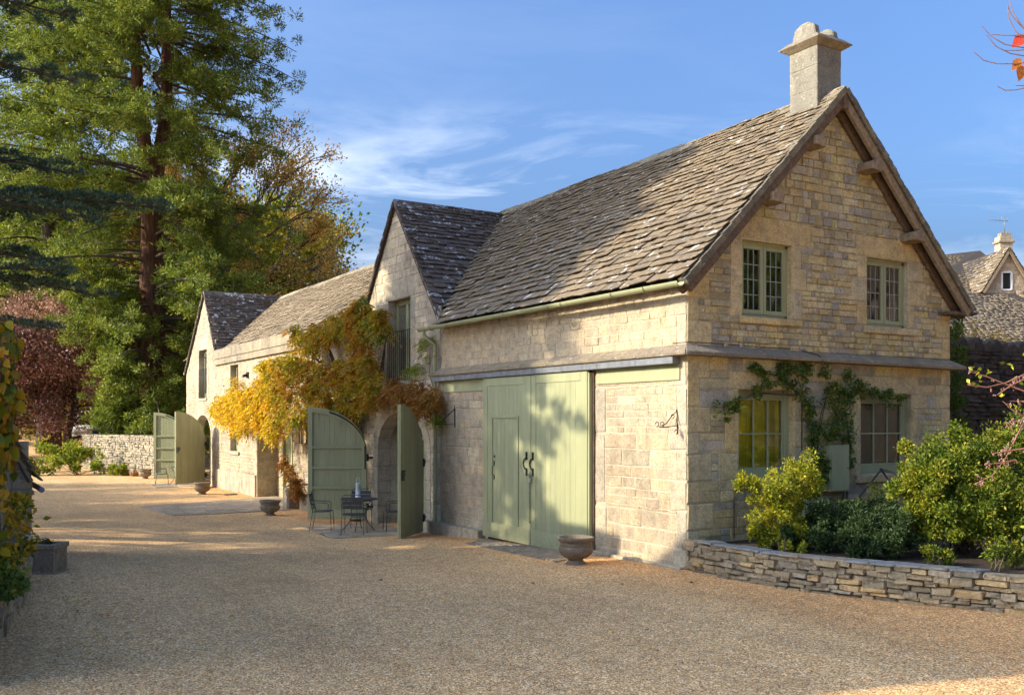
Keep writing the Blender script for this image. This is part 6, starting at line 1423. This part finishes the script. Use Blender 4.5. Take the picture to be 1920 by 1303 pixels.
# evergreen and weeds by the dark wall
shrub('small_conifer', 'small dark conifer peeping out behind the right corner of the gable', 'conifer', (7.95, 1.0, .3), [(0, 0, 3.2, .3), (.1, 0, 3.7, .28), (0, 0, 2.7, .3), (.15, 0, 4.05, .16), (-.1, 0, 2.2, .3), (-.05, .1, 1.7, .28)], LV['rose'], .07, 90, 6, seed=41, up=.6, width=.3)
shrub('ivy', 'ivy on the dark rubble wall beside the building corner', 'climber', (8.5, 1.45, .3), [(0, -.1, 2.3, .2), (.15, -.1, 1.8, .25), (.1, -.1, 1.2, .3), (.7, -.1, 1.15, .25), (.2, -.1, .7, .3), (1.2, -.1, 1.0, .2)], LV['rose'], .06, 40, 4, seed=42)
shrub('weeds', 'straggly weeds growing on top of the dark rubble wall', 'weed', (10.0, 2.0, 3.6), [(0, 0, .45, .35), (.7, 0, .5, .35), (-.6, 0, .35, .25), (1.3, 0, .35, .3), (-1.0, 0, .3, .2)], LV['beech'], .05, 30, 20, seed=43)
# ================================================================ dark rubble wall and house behind, right
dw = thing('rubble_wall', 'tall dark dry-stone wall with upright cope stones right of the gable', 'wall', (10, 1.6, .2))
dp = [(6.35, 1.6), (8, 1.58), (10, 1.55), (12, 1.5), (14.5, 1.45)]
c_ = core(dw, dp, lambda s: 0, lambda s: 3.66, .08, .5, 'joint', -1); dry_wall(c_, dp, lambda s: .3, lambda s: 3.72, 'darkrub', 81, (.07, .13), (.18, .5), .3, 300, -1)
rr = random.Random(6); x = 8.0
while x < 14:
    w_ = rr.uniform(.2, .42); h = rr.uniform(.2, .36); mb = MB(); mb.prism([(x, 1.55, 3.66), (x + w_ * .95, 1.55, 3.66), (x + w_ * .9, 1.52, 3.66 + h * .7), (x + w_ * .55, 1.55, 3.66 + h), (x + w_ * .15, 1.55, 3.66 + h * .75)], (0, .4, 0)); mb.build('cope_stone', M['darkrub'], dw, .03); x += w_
hs = thing('neighbour_house', 'distant stone house with tiled roofs and a gabled dormer beyond the dark wall', 'house', LP(24, 46, 0))
def lslab(pts, t, m, name): mb = MB(); P = [LP(*q) for q in pts]; n = (P[1] - P[0]).cross(P[-1] - P[0]).normalized(); mb.prism(P, n * t); return mb.build(name, M[m], hs)
rlow = lslab([(17.5, 41, 5.3), (26.5, 41, 5.3), (23.6, 45, 8.15), (19.5, 45, 8.15)], .06, 'under', 'roof')
A = LP(17.5, 41, 5.32); sl_ = LP(17.5, 45, 8.17) - A; roof_slope(rlow, A, RV, sl_, 9, sl_.length, lambda u, s: u < 8.6 - s * .62, (.16, .13), (.28, .22), 'tileR', 0, 91)
rup = lslab([(18.5, 45.2, 7.9), (25, 45.2, 7.9), (25, 51, 11.2), (19.5, 51, 10.6)], .06, 'under', 'roof')
A = LP(18.5, 45.2, 7.95); sl_ = LP(18.8, 50.6, 10.9) - A; roof_slope(rup, A, RV, sl_, 6.5, sl_.length, lambda u, s: u < 3.6 + s * .3, (.17, .13), (.28, .22), 'tileR', 0, 92)
W4 = W(LP(22.15, 44.9, 0), RV, -FV)
stone_wall(hs, 'wall', W4, lambda z: (0, 4.2) if z < 8.3 else (1.08 * (z - 8.3) / 1.75, 4.2), 2, 8.3, [(.78, 1.35, 7.55 + .75, 8.4)], [], 'stoneR', 'dressB', 'mortB', (.12, .2), (.2, .5), 93, 60, thick=.3)
stone_wall(hs, 'gable', W4, lambda z: (.0 + 1.12 * (z - 8.3) / 1.85, 2.25 - 1.12 * (z - 8.3) / 1.85), 8.3, 10.1, [(.85, 1.38, 8.3, 9.2)], [], 'stoneR', 'dressB', 'mortB', (.12, .2), (.2, .5), 94, 60, thick=.3)
mb = MB(); t_ = .07
for q in ((.85, .85 + t_, 8.3, 9.2), (1.38 - t_, 1.38, 8.3, 9.2), (.85, 1.38, 9.2 - t_, 9.2), (.85, 1.38, 8.3, 8.3 + t_)): W4.box(mb, *q, -.1, .04)
o = mb.build('window', M['white'], hs); mb = MB(); W4.box(mb, .9, 1.33, 8.35, 9.15, -.08, -.06); mb.build('pane', M['dark'], o)
for sgn, a, b in ((-1, LP(22.05, 44.7, 8.2), LP(23.3, 44.7, 10.25)), (1, LP(24.6, 44.7, 8.2), LP(23.3, 44.7, 10.25))):
    sv = b - a; n = sv.cross(FV).normalized(); n = n if n.z > 0 else -n; mb = MB(); mb.prism([a, b, b + FV * 6, a + FV * 6], n * .06); o = mb.build('dormer_roof', M['under'], hs); roof_slope(o, a, FV, sv, 6, sv.length, None, (.2, .17), (.26, .22), 'tile', 0, 95)
    mb = MB(); mb.prism([a, b, b + FV * .12, a + FV * .12], -n * .12); mb.build('barge_board', M['oaklt'], hs)
mb = MB(); mb.prism([LP(25.9 + a, 50 + b, 9.5) for a, b in ((-.33, 0), (.33, 0), (.33, .6), (-.33, .6))], (0, 0, 2.35)); mb.build('chimney', M['dressB'], hs, .01)
mb = MB(); mb.prism([LP(25.9 + a, 50 + b, 11.5) for a, b in ((-.42, -.08), (.42, -.08), (.42, .68), (-.42, .68))], (0, 0, .12)); mb.prism([LP(25.9 + a, 50 + b, 11.6) for a, b in ((-.27, .05), (.27, .05), (.22, .5), (-.22, .5))], (0, 0, .45)); mb.build('chimney_cap', M['ridge'], hs, .02)
an = thing('aerial', 'thin television aerial on the distant chimney', 'aerial', LP(25.95, 50.3, 12)); mb = MB(); mb.tube([LP(25.95, 50.3, 11.9), LP(25.95, 50.3, 13.0)], .02, 5); mb.build('mast', M['lead'], an); mb = MB(); mb.tube([LP(25.0, 50.2, 12.75), LP(26.2, 50.4, 12.7)], .012, 4)
for i in range(7): mb.tube([LP(25.1 + i * .15, 50.1, 12.60 + i * .004), LP(25.1 + i * .15, 50.1, 12.88)], .008, 4)
mb.build('antenna_rods', M['lead'], an)
for i, (r, f, H) in enumerate(((30, 70, 5), (36, 75, 8))): broad_tree('woodland_tree', ('low tree behind the distant dormer gable', 'taller tree beyond the right edge behind the distant house')[i], tuple(LP(r, f, 1)), H, 6, LV['wood'], .4, 90 + i, per=14, group='trees beyond the distant house')
# ================================================================ left edge: outbuilding, trough, rubble, climber
ob = thing('outbuilding', 'low stone outbuilding with steep stone-slate eaves at the left edge', 'building', (-9.5, 6, -.1))
WO = W((-8.24, 5.3, 0), (-1, 0, 0), (0, -1, 0))
stone_wall(ob, 'end_wall', WO, lambda z: (0, 4) if z < 1.5 else ((z - 1.5) / 2.3, 4), -.3, 4.6, [], [], 'stoneB', 'dressB', 'mortB', (.14, .26), (.25, .5), 101, 150, quoins=((0, 1),))
stone_wall(ob, 'side_wall', W((-8.24, 5.3, 0), (0, 1, 0), (1, 0, 0)), flat(0, 2.2), -.3, 1.5, [], [], 'stoneB', 'dressB', 'mortB', (.14, .26), (.25, .5), 102, 60)
e = Vector((-8.25, 5.1, 1.30)); s_v = Vector((-1.9, 0, 4.0)); r_ = slab('roof', [e, e + s_v, e + s_v + Vector((0, 2.4, 0)), e + Vector((0, 2.4, 0))], Vector((.9, 0, .43)), -.05, M['under'], ob)
roof_slope(r_, e, (0, 1, 0), s_v, 2.4, s_v.length, None, (.17, .14), (.34, .25), 'tile', 200, 103, th=(.035, .05))
for i in range(22):
    a = e + s_v * (i / 22); b = e + s_v * ((i + 1.3) / 22); mb = MB(); n = Vector((.9, 0, .43)); w_ = Vector((0, .3, 0)); a = a + Vector((0, -random.uniform(.01, .04), 0)) - n * .02; b = b - n * .03
    mb.hexa([a, b, b + w_, a + w_, a + n * .05, b + n * .03, b + n * .03 + w_, a + n * .05 + w_]); mb.build('verge_stone', M['tile'], ob)
mb = MB(); mb.tube([(-8.12, 5.0, 1.17), (-8.12, 7.4, 1.17)], .04, 8); mb.build('gutter', M['lead'], ob)
mb = MB(); mb.box(-8.7, -8.22, 5.0, 7.4, 1.10, 1.17); mb.build('wall_plate', M['oaklt'], ob, .01)
tr = thing('stone_trough', 'rectangular stone trough with a little green in it, left of the gravel', 'trough', (-8.2, 4.8, 0))
# turned a little towards the yard
Mx = Matrix.Translation((-8.17, 4.72, gz(-8, 4.7))) @ Matrix.Rotation(R_(-31), 4, 'Z')
mb = MB(); 
for q in ((-.30, .30, -.22, -.15, -.05, .42), (-.30, .30, .15, .22, -.05, .42), (-.30, -.23, -.15, .15, -.05, .42), (.23, .30, -.15, .15, -.05, .42), (-.32, .32, -.24, -.14, .36, .43), (-.32, .32, .14, .24, .36, .43), (.22, .32, -.14, .14, .36, .43), (-.32, -.22, -.14, .14, .36, .43), (-.32, .32, -.24, .24, -.06, .03)): mb.box(*q)
mb.v = [tuple(Mx @ Vector(v)) for v in mb.v]; mb.build('basin', M['trough'], tr, .008)
mb = MB(); mb.box(-.23, .23, -.15, .15, .28, .34); mb.v = [tuple(Mx @ Vector(v)) for v in mb.v]; mb.build('compost', M['soil'], tr)
shrub('trough_plant', 'small dark green plant growing in the stone trough', 'plant', (-8.15, 4.75, .33), [(.1, 0, .08, .10), (-.1, -.03, .05, .07)], LV['rose'], .04, 24, 3, seed=51)
rp = [(-8.35, 3.9), (-8.40, 3.4), (-8.5, 2.6), (-8.62, 1.8), (-8.78, .9), (-8.95, -.2), (-9.1, -1.5)]
rw = thing('rubble_kerb', 'crumbling grey rubble wall end at the left edge of the gravel', 'wall', (-8.7, 1.5, 0))
c_ = core(rw, rp, lambda s: -.2, lambda s: .66, .14, .5, 'joint', 1); dry_wall(c_, rp, lambda s: -.05, lambda s: .74, 'rubble', 111, (.10, .24), (.2, .5), .34, 200, 1)
# tall off-frame pier that carries the climber
pr_ = thing('climber_pier', 'rough stone pier under the large-leaved climber at the left edge', 'pier', (-9.5, -1.5, 0))
mb = MB(); mb.box(-9.75, -9.25, -1.7, -1.2, -.1, 3.3); c_ = mb.build('core', M['joint'], pr_)
for pth in ([(-9.8, -1.75), (-9.2, -1.75)], ): dry_wall(c_, pth, lambda s: 0, lambda s: 3.3, 'rubble', 121, (.12, .2), (.2, .4), .2, 60, -1)
cl = thing('leafy_climber', 'climber with large yellowing leaves hanging down the left edge', 'climber', (-9.1, -1.6, 0))
rng = np.random.default_rng(15)
def big_leaf_mesh(k, m):
    rr = random.Random(k); v = [(0, 0, 0)]; n = 5; L_ = 1.0
    for i in range(1, n): t = i / n; w_ = .36 * math.sin(math.pi * t ** .75) ; dz = -.10 * t * t - .02 * math.sin(t * 9 + k); v += [(-w_, t * L_, dz + .10 * w_), (0, t * L_, dz - .01), (w_, t * L_, dz + .12 * w_)]
    v.append((0, L_, -.16)); f = [(0, 2, 1), (0, 3, 2)]
    for i in range(n - 2): b = 1 + 3 * i; f += [(b, b + 1, b + 4, b + 3), (b + 1, b + 2, b + 5, b + 4)]
    b = 1 + 3 * (n - 2); e = len(v) - 1; f += [(b, b + 1, e), (b + 1, b + 2, e)]
    me = bpy.data.meshes.new('leaf'); me.from_pydata(v, [], f); me.materials.append(m); me.polygons.foreach_set('use_smooth', [True] * len(f)); me.update(); return me
BL = [big_leaf_mesh(k, LV['clem']) for k in range(5)]
ps = []; cnt = 0
for i in range(34):
    x0 = -9.02 + rng.uniform(-.22, .12); y0 = -1.70 + rng.uniform(-.25, .25); z0 = rng.uniform(2.5, 3.15); ln_ = rng.uniform(.5, 1.75) ; pts = [Vector((x0 + .03 * math.sin(k * 1.3 + i), y0 + .03 * math.cos(k + i), z0 - ln_ * k / 6)) for k in range(7)]
    ps.append((pts, taper(.006, .002)))
    for j in range(int(ln_ * 20)):
        f = rng.random(); k_ = min(5.99, f * 6); c = pts[int(k_)].lerp(pts[int(k_) + 1], k_ % 1); az = rng.uniform(-math.pi, math.pi); d = Vector((math.cos(az), math.sin(az), -rng.uniform(.5, 1.8))).normalized()
        # how far right the curtain of leaves may hang
        if (c + d * .08 - CAM).dot(RV) / (c + d * .08 - CAM).dot(FV) > -.512 + rng.uniform(-.014, .006): continue
        nn = Vector(rng.normal(size=3)) * .4 - FV + Vector((0, 0, .35)); s = d.cross(nn).normalized(); up_ = s.cross(d); sz = rng.uniform(.075, .135)
        o = place('leaf', BL[cnt % 5], Matrix(((s.x * sz, d.x * sz, up_.x * sz, c.x), (s.y * sz, d.y * sz, up_.y * sz, c.y), (s.z * sz, d.z * sz, up_.z * sz, c.z), (0, 0, 0, 1))), cl); o.matrix_parent_inverse = Matrix.Translation(-Vector(cl.location)); cnt += 1
limbs_mesh('stems', ps, M['bark'], cl, 5)
shrub('trailing_plant', 'trailing green and orange leaved plant over the rubble at the left edge', 'plant', (-8.95, .2, .6), [(.1, 0, .15, .18), (.15, .5, .1, .16), (.3, .9, .2, .14), (0, -.5, .3, .25), (.1, -.9, .6, .3), (.12, -.4, .75, .2)], LV['clem'], .075, 22, 12, seed=52)
shrub('trailing_plant', 'dark green leafy clump on the rubble below the climber', 'plant', (-9.0, -.6, .55), [(.1, 0, .1, .2), (.2, .3, .05, .14), (.05, -.5, .1, .25)], LV['rose'], .07, 30, 6, seed=53)

# fallen leaves, each one
fl_m = [big_leaf_mesh(20 + k, m_simple('fallen_leaf_%d' % k, c, .7, .3, 30)) for k, c in enumerate(((.30, .13, .03), (.40, .26, .04), (.12, .06, .025)))]
FLS = [(-7.9, .9, 'orange fallen leaf nearest the rubble foot'), (-7.6, .4, None), (-8.1, 1.3, None), (-7.3, 1.6, None), (-6.6, .1, None), (-6.0, -.9, None), (-7.9, -1.3, None), (-7.4, -2.2, None), (-4.2, 1.6, None), (-2.6, .2, None), (-1.2, -1.4, None), (-3.1, -2.9, None), (-1.6, -.5, None), (-5.2, 4.4, None), (-3.0, 6.0, None), (-.7, -.9, None), (-2.0, 3.1, None), (-1.5, .55, None)]
for i, (x, y, l_) in enumerate(FLS):
    o = bpy.data.objects.new('fallen_leaf', fl_m[i % 3]); COL.objects.link(o); s = random.uniform(.05, .09); o.scale = (s, s, s); o.location = (x, y, gz(x, y) + .018); o.rotation_euler = (random.uniform(-.3, .3), random.uniform(-.3, .3), random.uniform(0, 6))
    tag(o, 'single curled autumn leaf lying on the gravel', 'leaf', 'fallen leaves on the gravel')

# leaf litter drifted against walls and over the gravel
n = 1500; X = np.concatenate([-np.abs(RNG.normal(scale=.35, size=500)) - .12, RNG.uniform(-8.2, -1, 420), -8.3 + np.abs(RNG.normal(scale=.4, size=200)), RNG.normal(-3.4, 1.2, 380)]); Y = np.concatenate([RNG.uniform(.2, 27, 500), RNG.uniform(-6, 24, 420), RNG.uniform(-1.5, 4.5, 200), RNG.normal(38, 1.3, 380)])
P = np.stack([X, Y, gzv(X, Y) + .012], 1); D = rand_dir(n); D[:, 2] *= .15; leaves('leaf_litter', P, D, .045 * RNG.uniform(.5, 1.3, n), LV['beech'], None, .6, .12, Nrm=unit(rand_dir(n) * .4 + [0, 0, 1]))

# ================================================================ near twigs on the right
tw = thing('bare_twigs', 'arching bare twigs with a few red and orange leaves at the top right', 'branch', LP(3.6, 6.2, 4.7))
def px(x, y, f): return LP((x - 960) / 1790 * f, f, 2.2 + (788 - y) * f / 1790)
ps = []
for pts in ([(1826, 98), (1845, 114), (1870, 120), (1905, 120), (1990, 110)], [(1841, 50), (1860, 70), (1885, 84), (1920, 90), (1990, 100)], [(1850, 66), (1868, 88), (1895, 101), (1930, 107), (1990, 118)], [(1890, 8), (1891, 35), (1905, 60), (1920, 72), (1980, 110)], [(1893, 0), (1900, 25), (1918, 52), (1950, 85)], [(1889, 10), (1897, 30), (1915, 50), (1950, 80)],
            [(1860, 65), (1885, 67), (1920, 67), (1970, 80)], [(1870, 162), (1885, 170), (1905, 169), (1930, 163), (1990, 150)], [(1905, 161), (1930, 161)], [(1885, 95), (1910, 95), (1940, 92)], [(1985, 60), (1990, 120), (1995, 200)]):
    q = [px(x, y, 6.2) for x, y in pts]; ps.append((q, taper(.0022, .0045, len(q))))
ps.append(([LP(4.35, 6.3, -.05), LP(4.25, 6.3, 1.6), LP(4.1, 6.2, 3.2), px(1995, 200, 6.2), px(1990, 60, 6.2)], [.03, .024, .016, .008, .004])); ps.append(([LP(4.1, 6.2, 3.2), px(1995, 160, 6.2), px(1988, 112, 6.2)], [.012, .007, .004]))
limbs_mesh('stems', ps, m_simple('pink_grey_twig', (.22, .13, .11), .6, .3), tw, 6)
mr_ = m_simple('red_leaf', (.50, .05, .03), .5, .4, 60); mo_ = m_simple('orange_brown_leaf', (.42, .14, .02), .5, .5, 60)
for (x, y, x2, y2, m_) in ((1922, 66, 1899, 88, mr_), (1914, 110, 1899, 132, mo_), (1916, 122, 1913, 152, mo_)):
    a, b = px(x, y, 6.2), px(x2, y2, 6.2); me = big_leaf_mesh(x, m_); d = (b - a); s = d.cross(-FV + Vector((0.2, 0, .3))).normalized() * d.length; u = s.cross(d).normalized() * d.length
    o = place('leaf', me, Matrix(((s.x, d.x, u.x, a.x), (s.y, d.y, u.y, a.y), (s.z, d.z, u.z, a.z), (0, 0, 0, 1))), tw); o.matrix_parent_inverse = Matrix.Translation(-Vector(tw.location))
hp = thing('hip_branch', 'reddish arching branches with withered seed heads leaning in at the right edge', 'branch', LP(3.6, 6.8, 1.6)); ps = []; pp = []
for pts, dn in (([(1826, 908), (1860, 892), (1885, 860), (1910, 810), (1935, 760), (1960, 700)], 26), ([(1815, 722), (1850, 726), (1885, 718), (1925, 700), (1980, 660)], 7), ([(1818, 696), (1850, 706), (1890, 722), (1925, 735)], 4), ([(1880, 752), (1900, 770), (1940, 790)], 3), ([(1850, 870), (1875, 868), (1905, 862)], 12), ([(1862, 850), (1890, 845), (1925, 840)], 10), ([(1885, 795), (1905, 790), (1930, 785)], 10), ([(1893, 752), (1925, 752), (1960, 745)], 6), ([(1870, 740), (1900, 720), (1935, 705)], 12), ([(1888, 800), (1925, 800), (1960, 800)], 10)):
    q = [px(x, y, 6.8) for x, y in pts]; ps.append((q, taper(.003, .007, len(q))))
    for j in range(dn):
        k_ = random.random() * (len(q) - 1.01); c = q[int(k_)].lerp(q[int(k_) + 1], k_ % 1); e = c + Vector([random.gauss(0, 1) for _ in range(3)]).normalized() * random.uniform(.01, .04); ps.append(([c, e], [.0015, .001])); pp.append(e)
ps.append(([LP(4.6, 7.1, -.05), LP(4.5, 7.0, .9), px(2010, 850, 6.8), px(1990, 760, 6.8), px(1965, 690, 6.8)], [.02, .016, .012, .009, .006])); ps.append(([px(1990, 760, 6.8), px(1960, 735, 6.8), px(1925, 735, 6.8)], [.008, .006, .004])); ps.append(([px(2000, 830, 6.8), px(1960, 800, 6.8), px(1925, 800, 6.8)], [.008, .006, .004]))
limbs_mesh('stems', ps, m_simple('red_stem', (.26, .12, .08), .6, .3), hp, 5)
mb = MB()
for c in pp:
    for _ in range(3): q = c + Vector([random.gauss(0, .006) for _ in range(3)]); mb.lathe(q, [(0, -.006), (.005, -.003), (.006, .002), (0, .007)], 5)
o = mb.build('seed_heads', m_simple('withered_seed_head', (.26, .15, .12), .8, .4, 50), hp, fix=False); o['kind'] = 'stuff'
lp_ = [(1822, 690), (1845, 695), (1815, 722), (1832, 716), (1848, 700), (1880, 740), (1905, 755), (1915, 712), (1925, 665), (1890, 680), (1935, 900), (1905, 985), (1915, 1000)]
P = np.array([tuple(px(x + random.uniform(-8, 8), y + random.uniform(-5, 5), 6.8)) for x, y in lp_ for _ in range(3)]); leaves('leaves', P, rand_dir(len(P)), .045, LV['gold'], hp, .6)

# ================================================================ neighbours outside the picture (they shade the yard and show in the panes)
oh = thing('farmhouse', 'tall stone house across the yard, outside the picture, whose shadow covers the gravel', 'house', (-14.5, 2, 0))
mb = MB(); mb.box(-17, -12.2, -.95, 7.0, -.2, 4.4); mb.build('wall', M['stoneR'], oh)
mb = MB(); rid = [(-14.6, -1.05, 8.4), (-14.6, 4.1, 8.4)]; c4 = [(-17.2, -1.05, 4.35), (-12.0, -1.05, 4.35), (-12.0, 7.2, 4.35), (-17.2, 7.2, 4.35)]; mb.add(c4 + [rid[0], rid[1]], [(0, 1, 4), (1, 2, 5, 4), (2, 3, 5), (3, 0, 4, 5), (3, 2, 1, 0)]); mb.build('roof', M['tileR'], oh)
for y in (-.4, 1.8, 4.2):
    for z in (1.2, 3.1): mb = MB(); mb.box(-12.2, -12.17, y, y + 1.0, z, z + 1.1); o = mb.build('window', M['white'], oh); mb = MB(); mb.box(-12.18, -12.16, y + .08, y + .92, z + .08, z + 1.02); mb.build('pane', M['dark'], o)
rh = thing('opposite_house', 'sunlit stone house behind the camera, seen only mirrored in the upper window', 'house', (20, -16, 0))
mb = MB(); mb.box(15.5, 26, -22, -13.5, -.2, 7.2); mb.build('wall', M['stoneR'], rh); mb = MB(); mb.prism([(15.3, -22.3, 7.2), (26.3, -22.3, 7.2), (20.8, -22.3, 12)], (0, 9, 0)); mb.build('roof', M['tile'], rh)
broad_tree('yard_tree', 'dark leafy tree behind the camera, mirrored in the left upper window', (9.5, -12.5, 0), 9.5, 7.5, LV['rose'], .22, 200, per=40, trunk_r=.3, crown=(.15, 1.), levels=4, fork=4, twig=.4)
broad_tree('courtyard_tree', 'leafy tree outside the left edge that throws dappled shade on the far gravel', (-18, 21.0, -.4), 8.6, 6.0, LV['rose'], .24, 201, per=15, trunk_r=.25, crown=(.25, 1.), levels=4, fork=4, twig=.4)
broad_tree('courtyard_tree', 'second, lower leafy tree up the drive outside the left edge', (-18.5, 27, -.4), 7.6, 6.0, LV['rose'], .24, 202, per=16, trunk_r=.2, crown=(.15, 1.), levels=4, fork=4, twig=.4)
broad_tree('courtyard_tree', 'third leafy tree at the head of the drive outside the left edge', (-18.5, 33.5, -.4), 7.2, 5.5, LV['rose'], .24, 203, per=14, trunk_r=.2, crown=(.15, 1.), levels=4, fork=4, twig=.4)
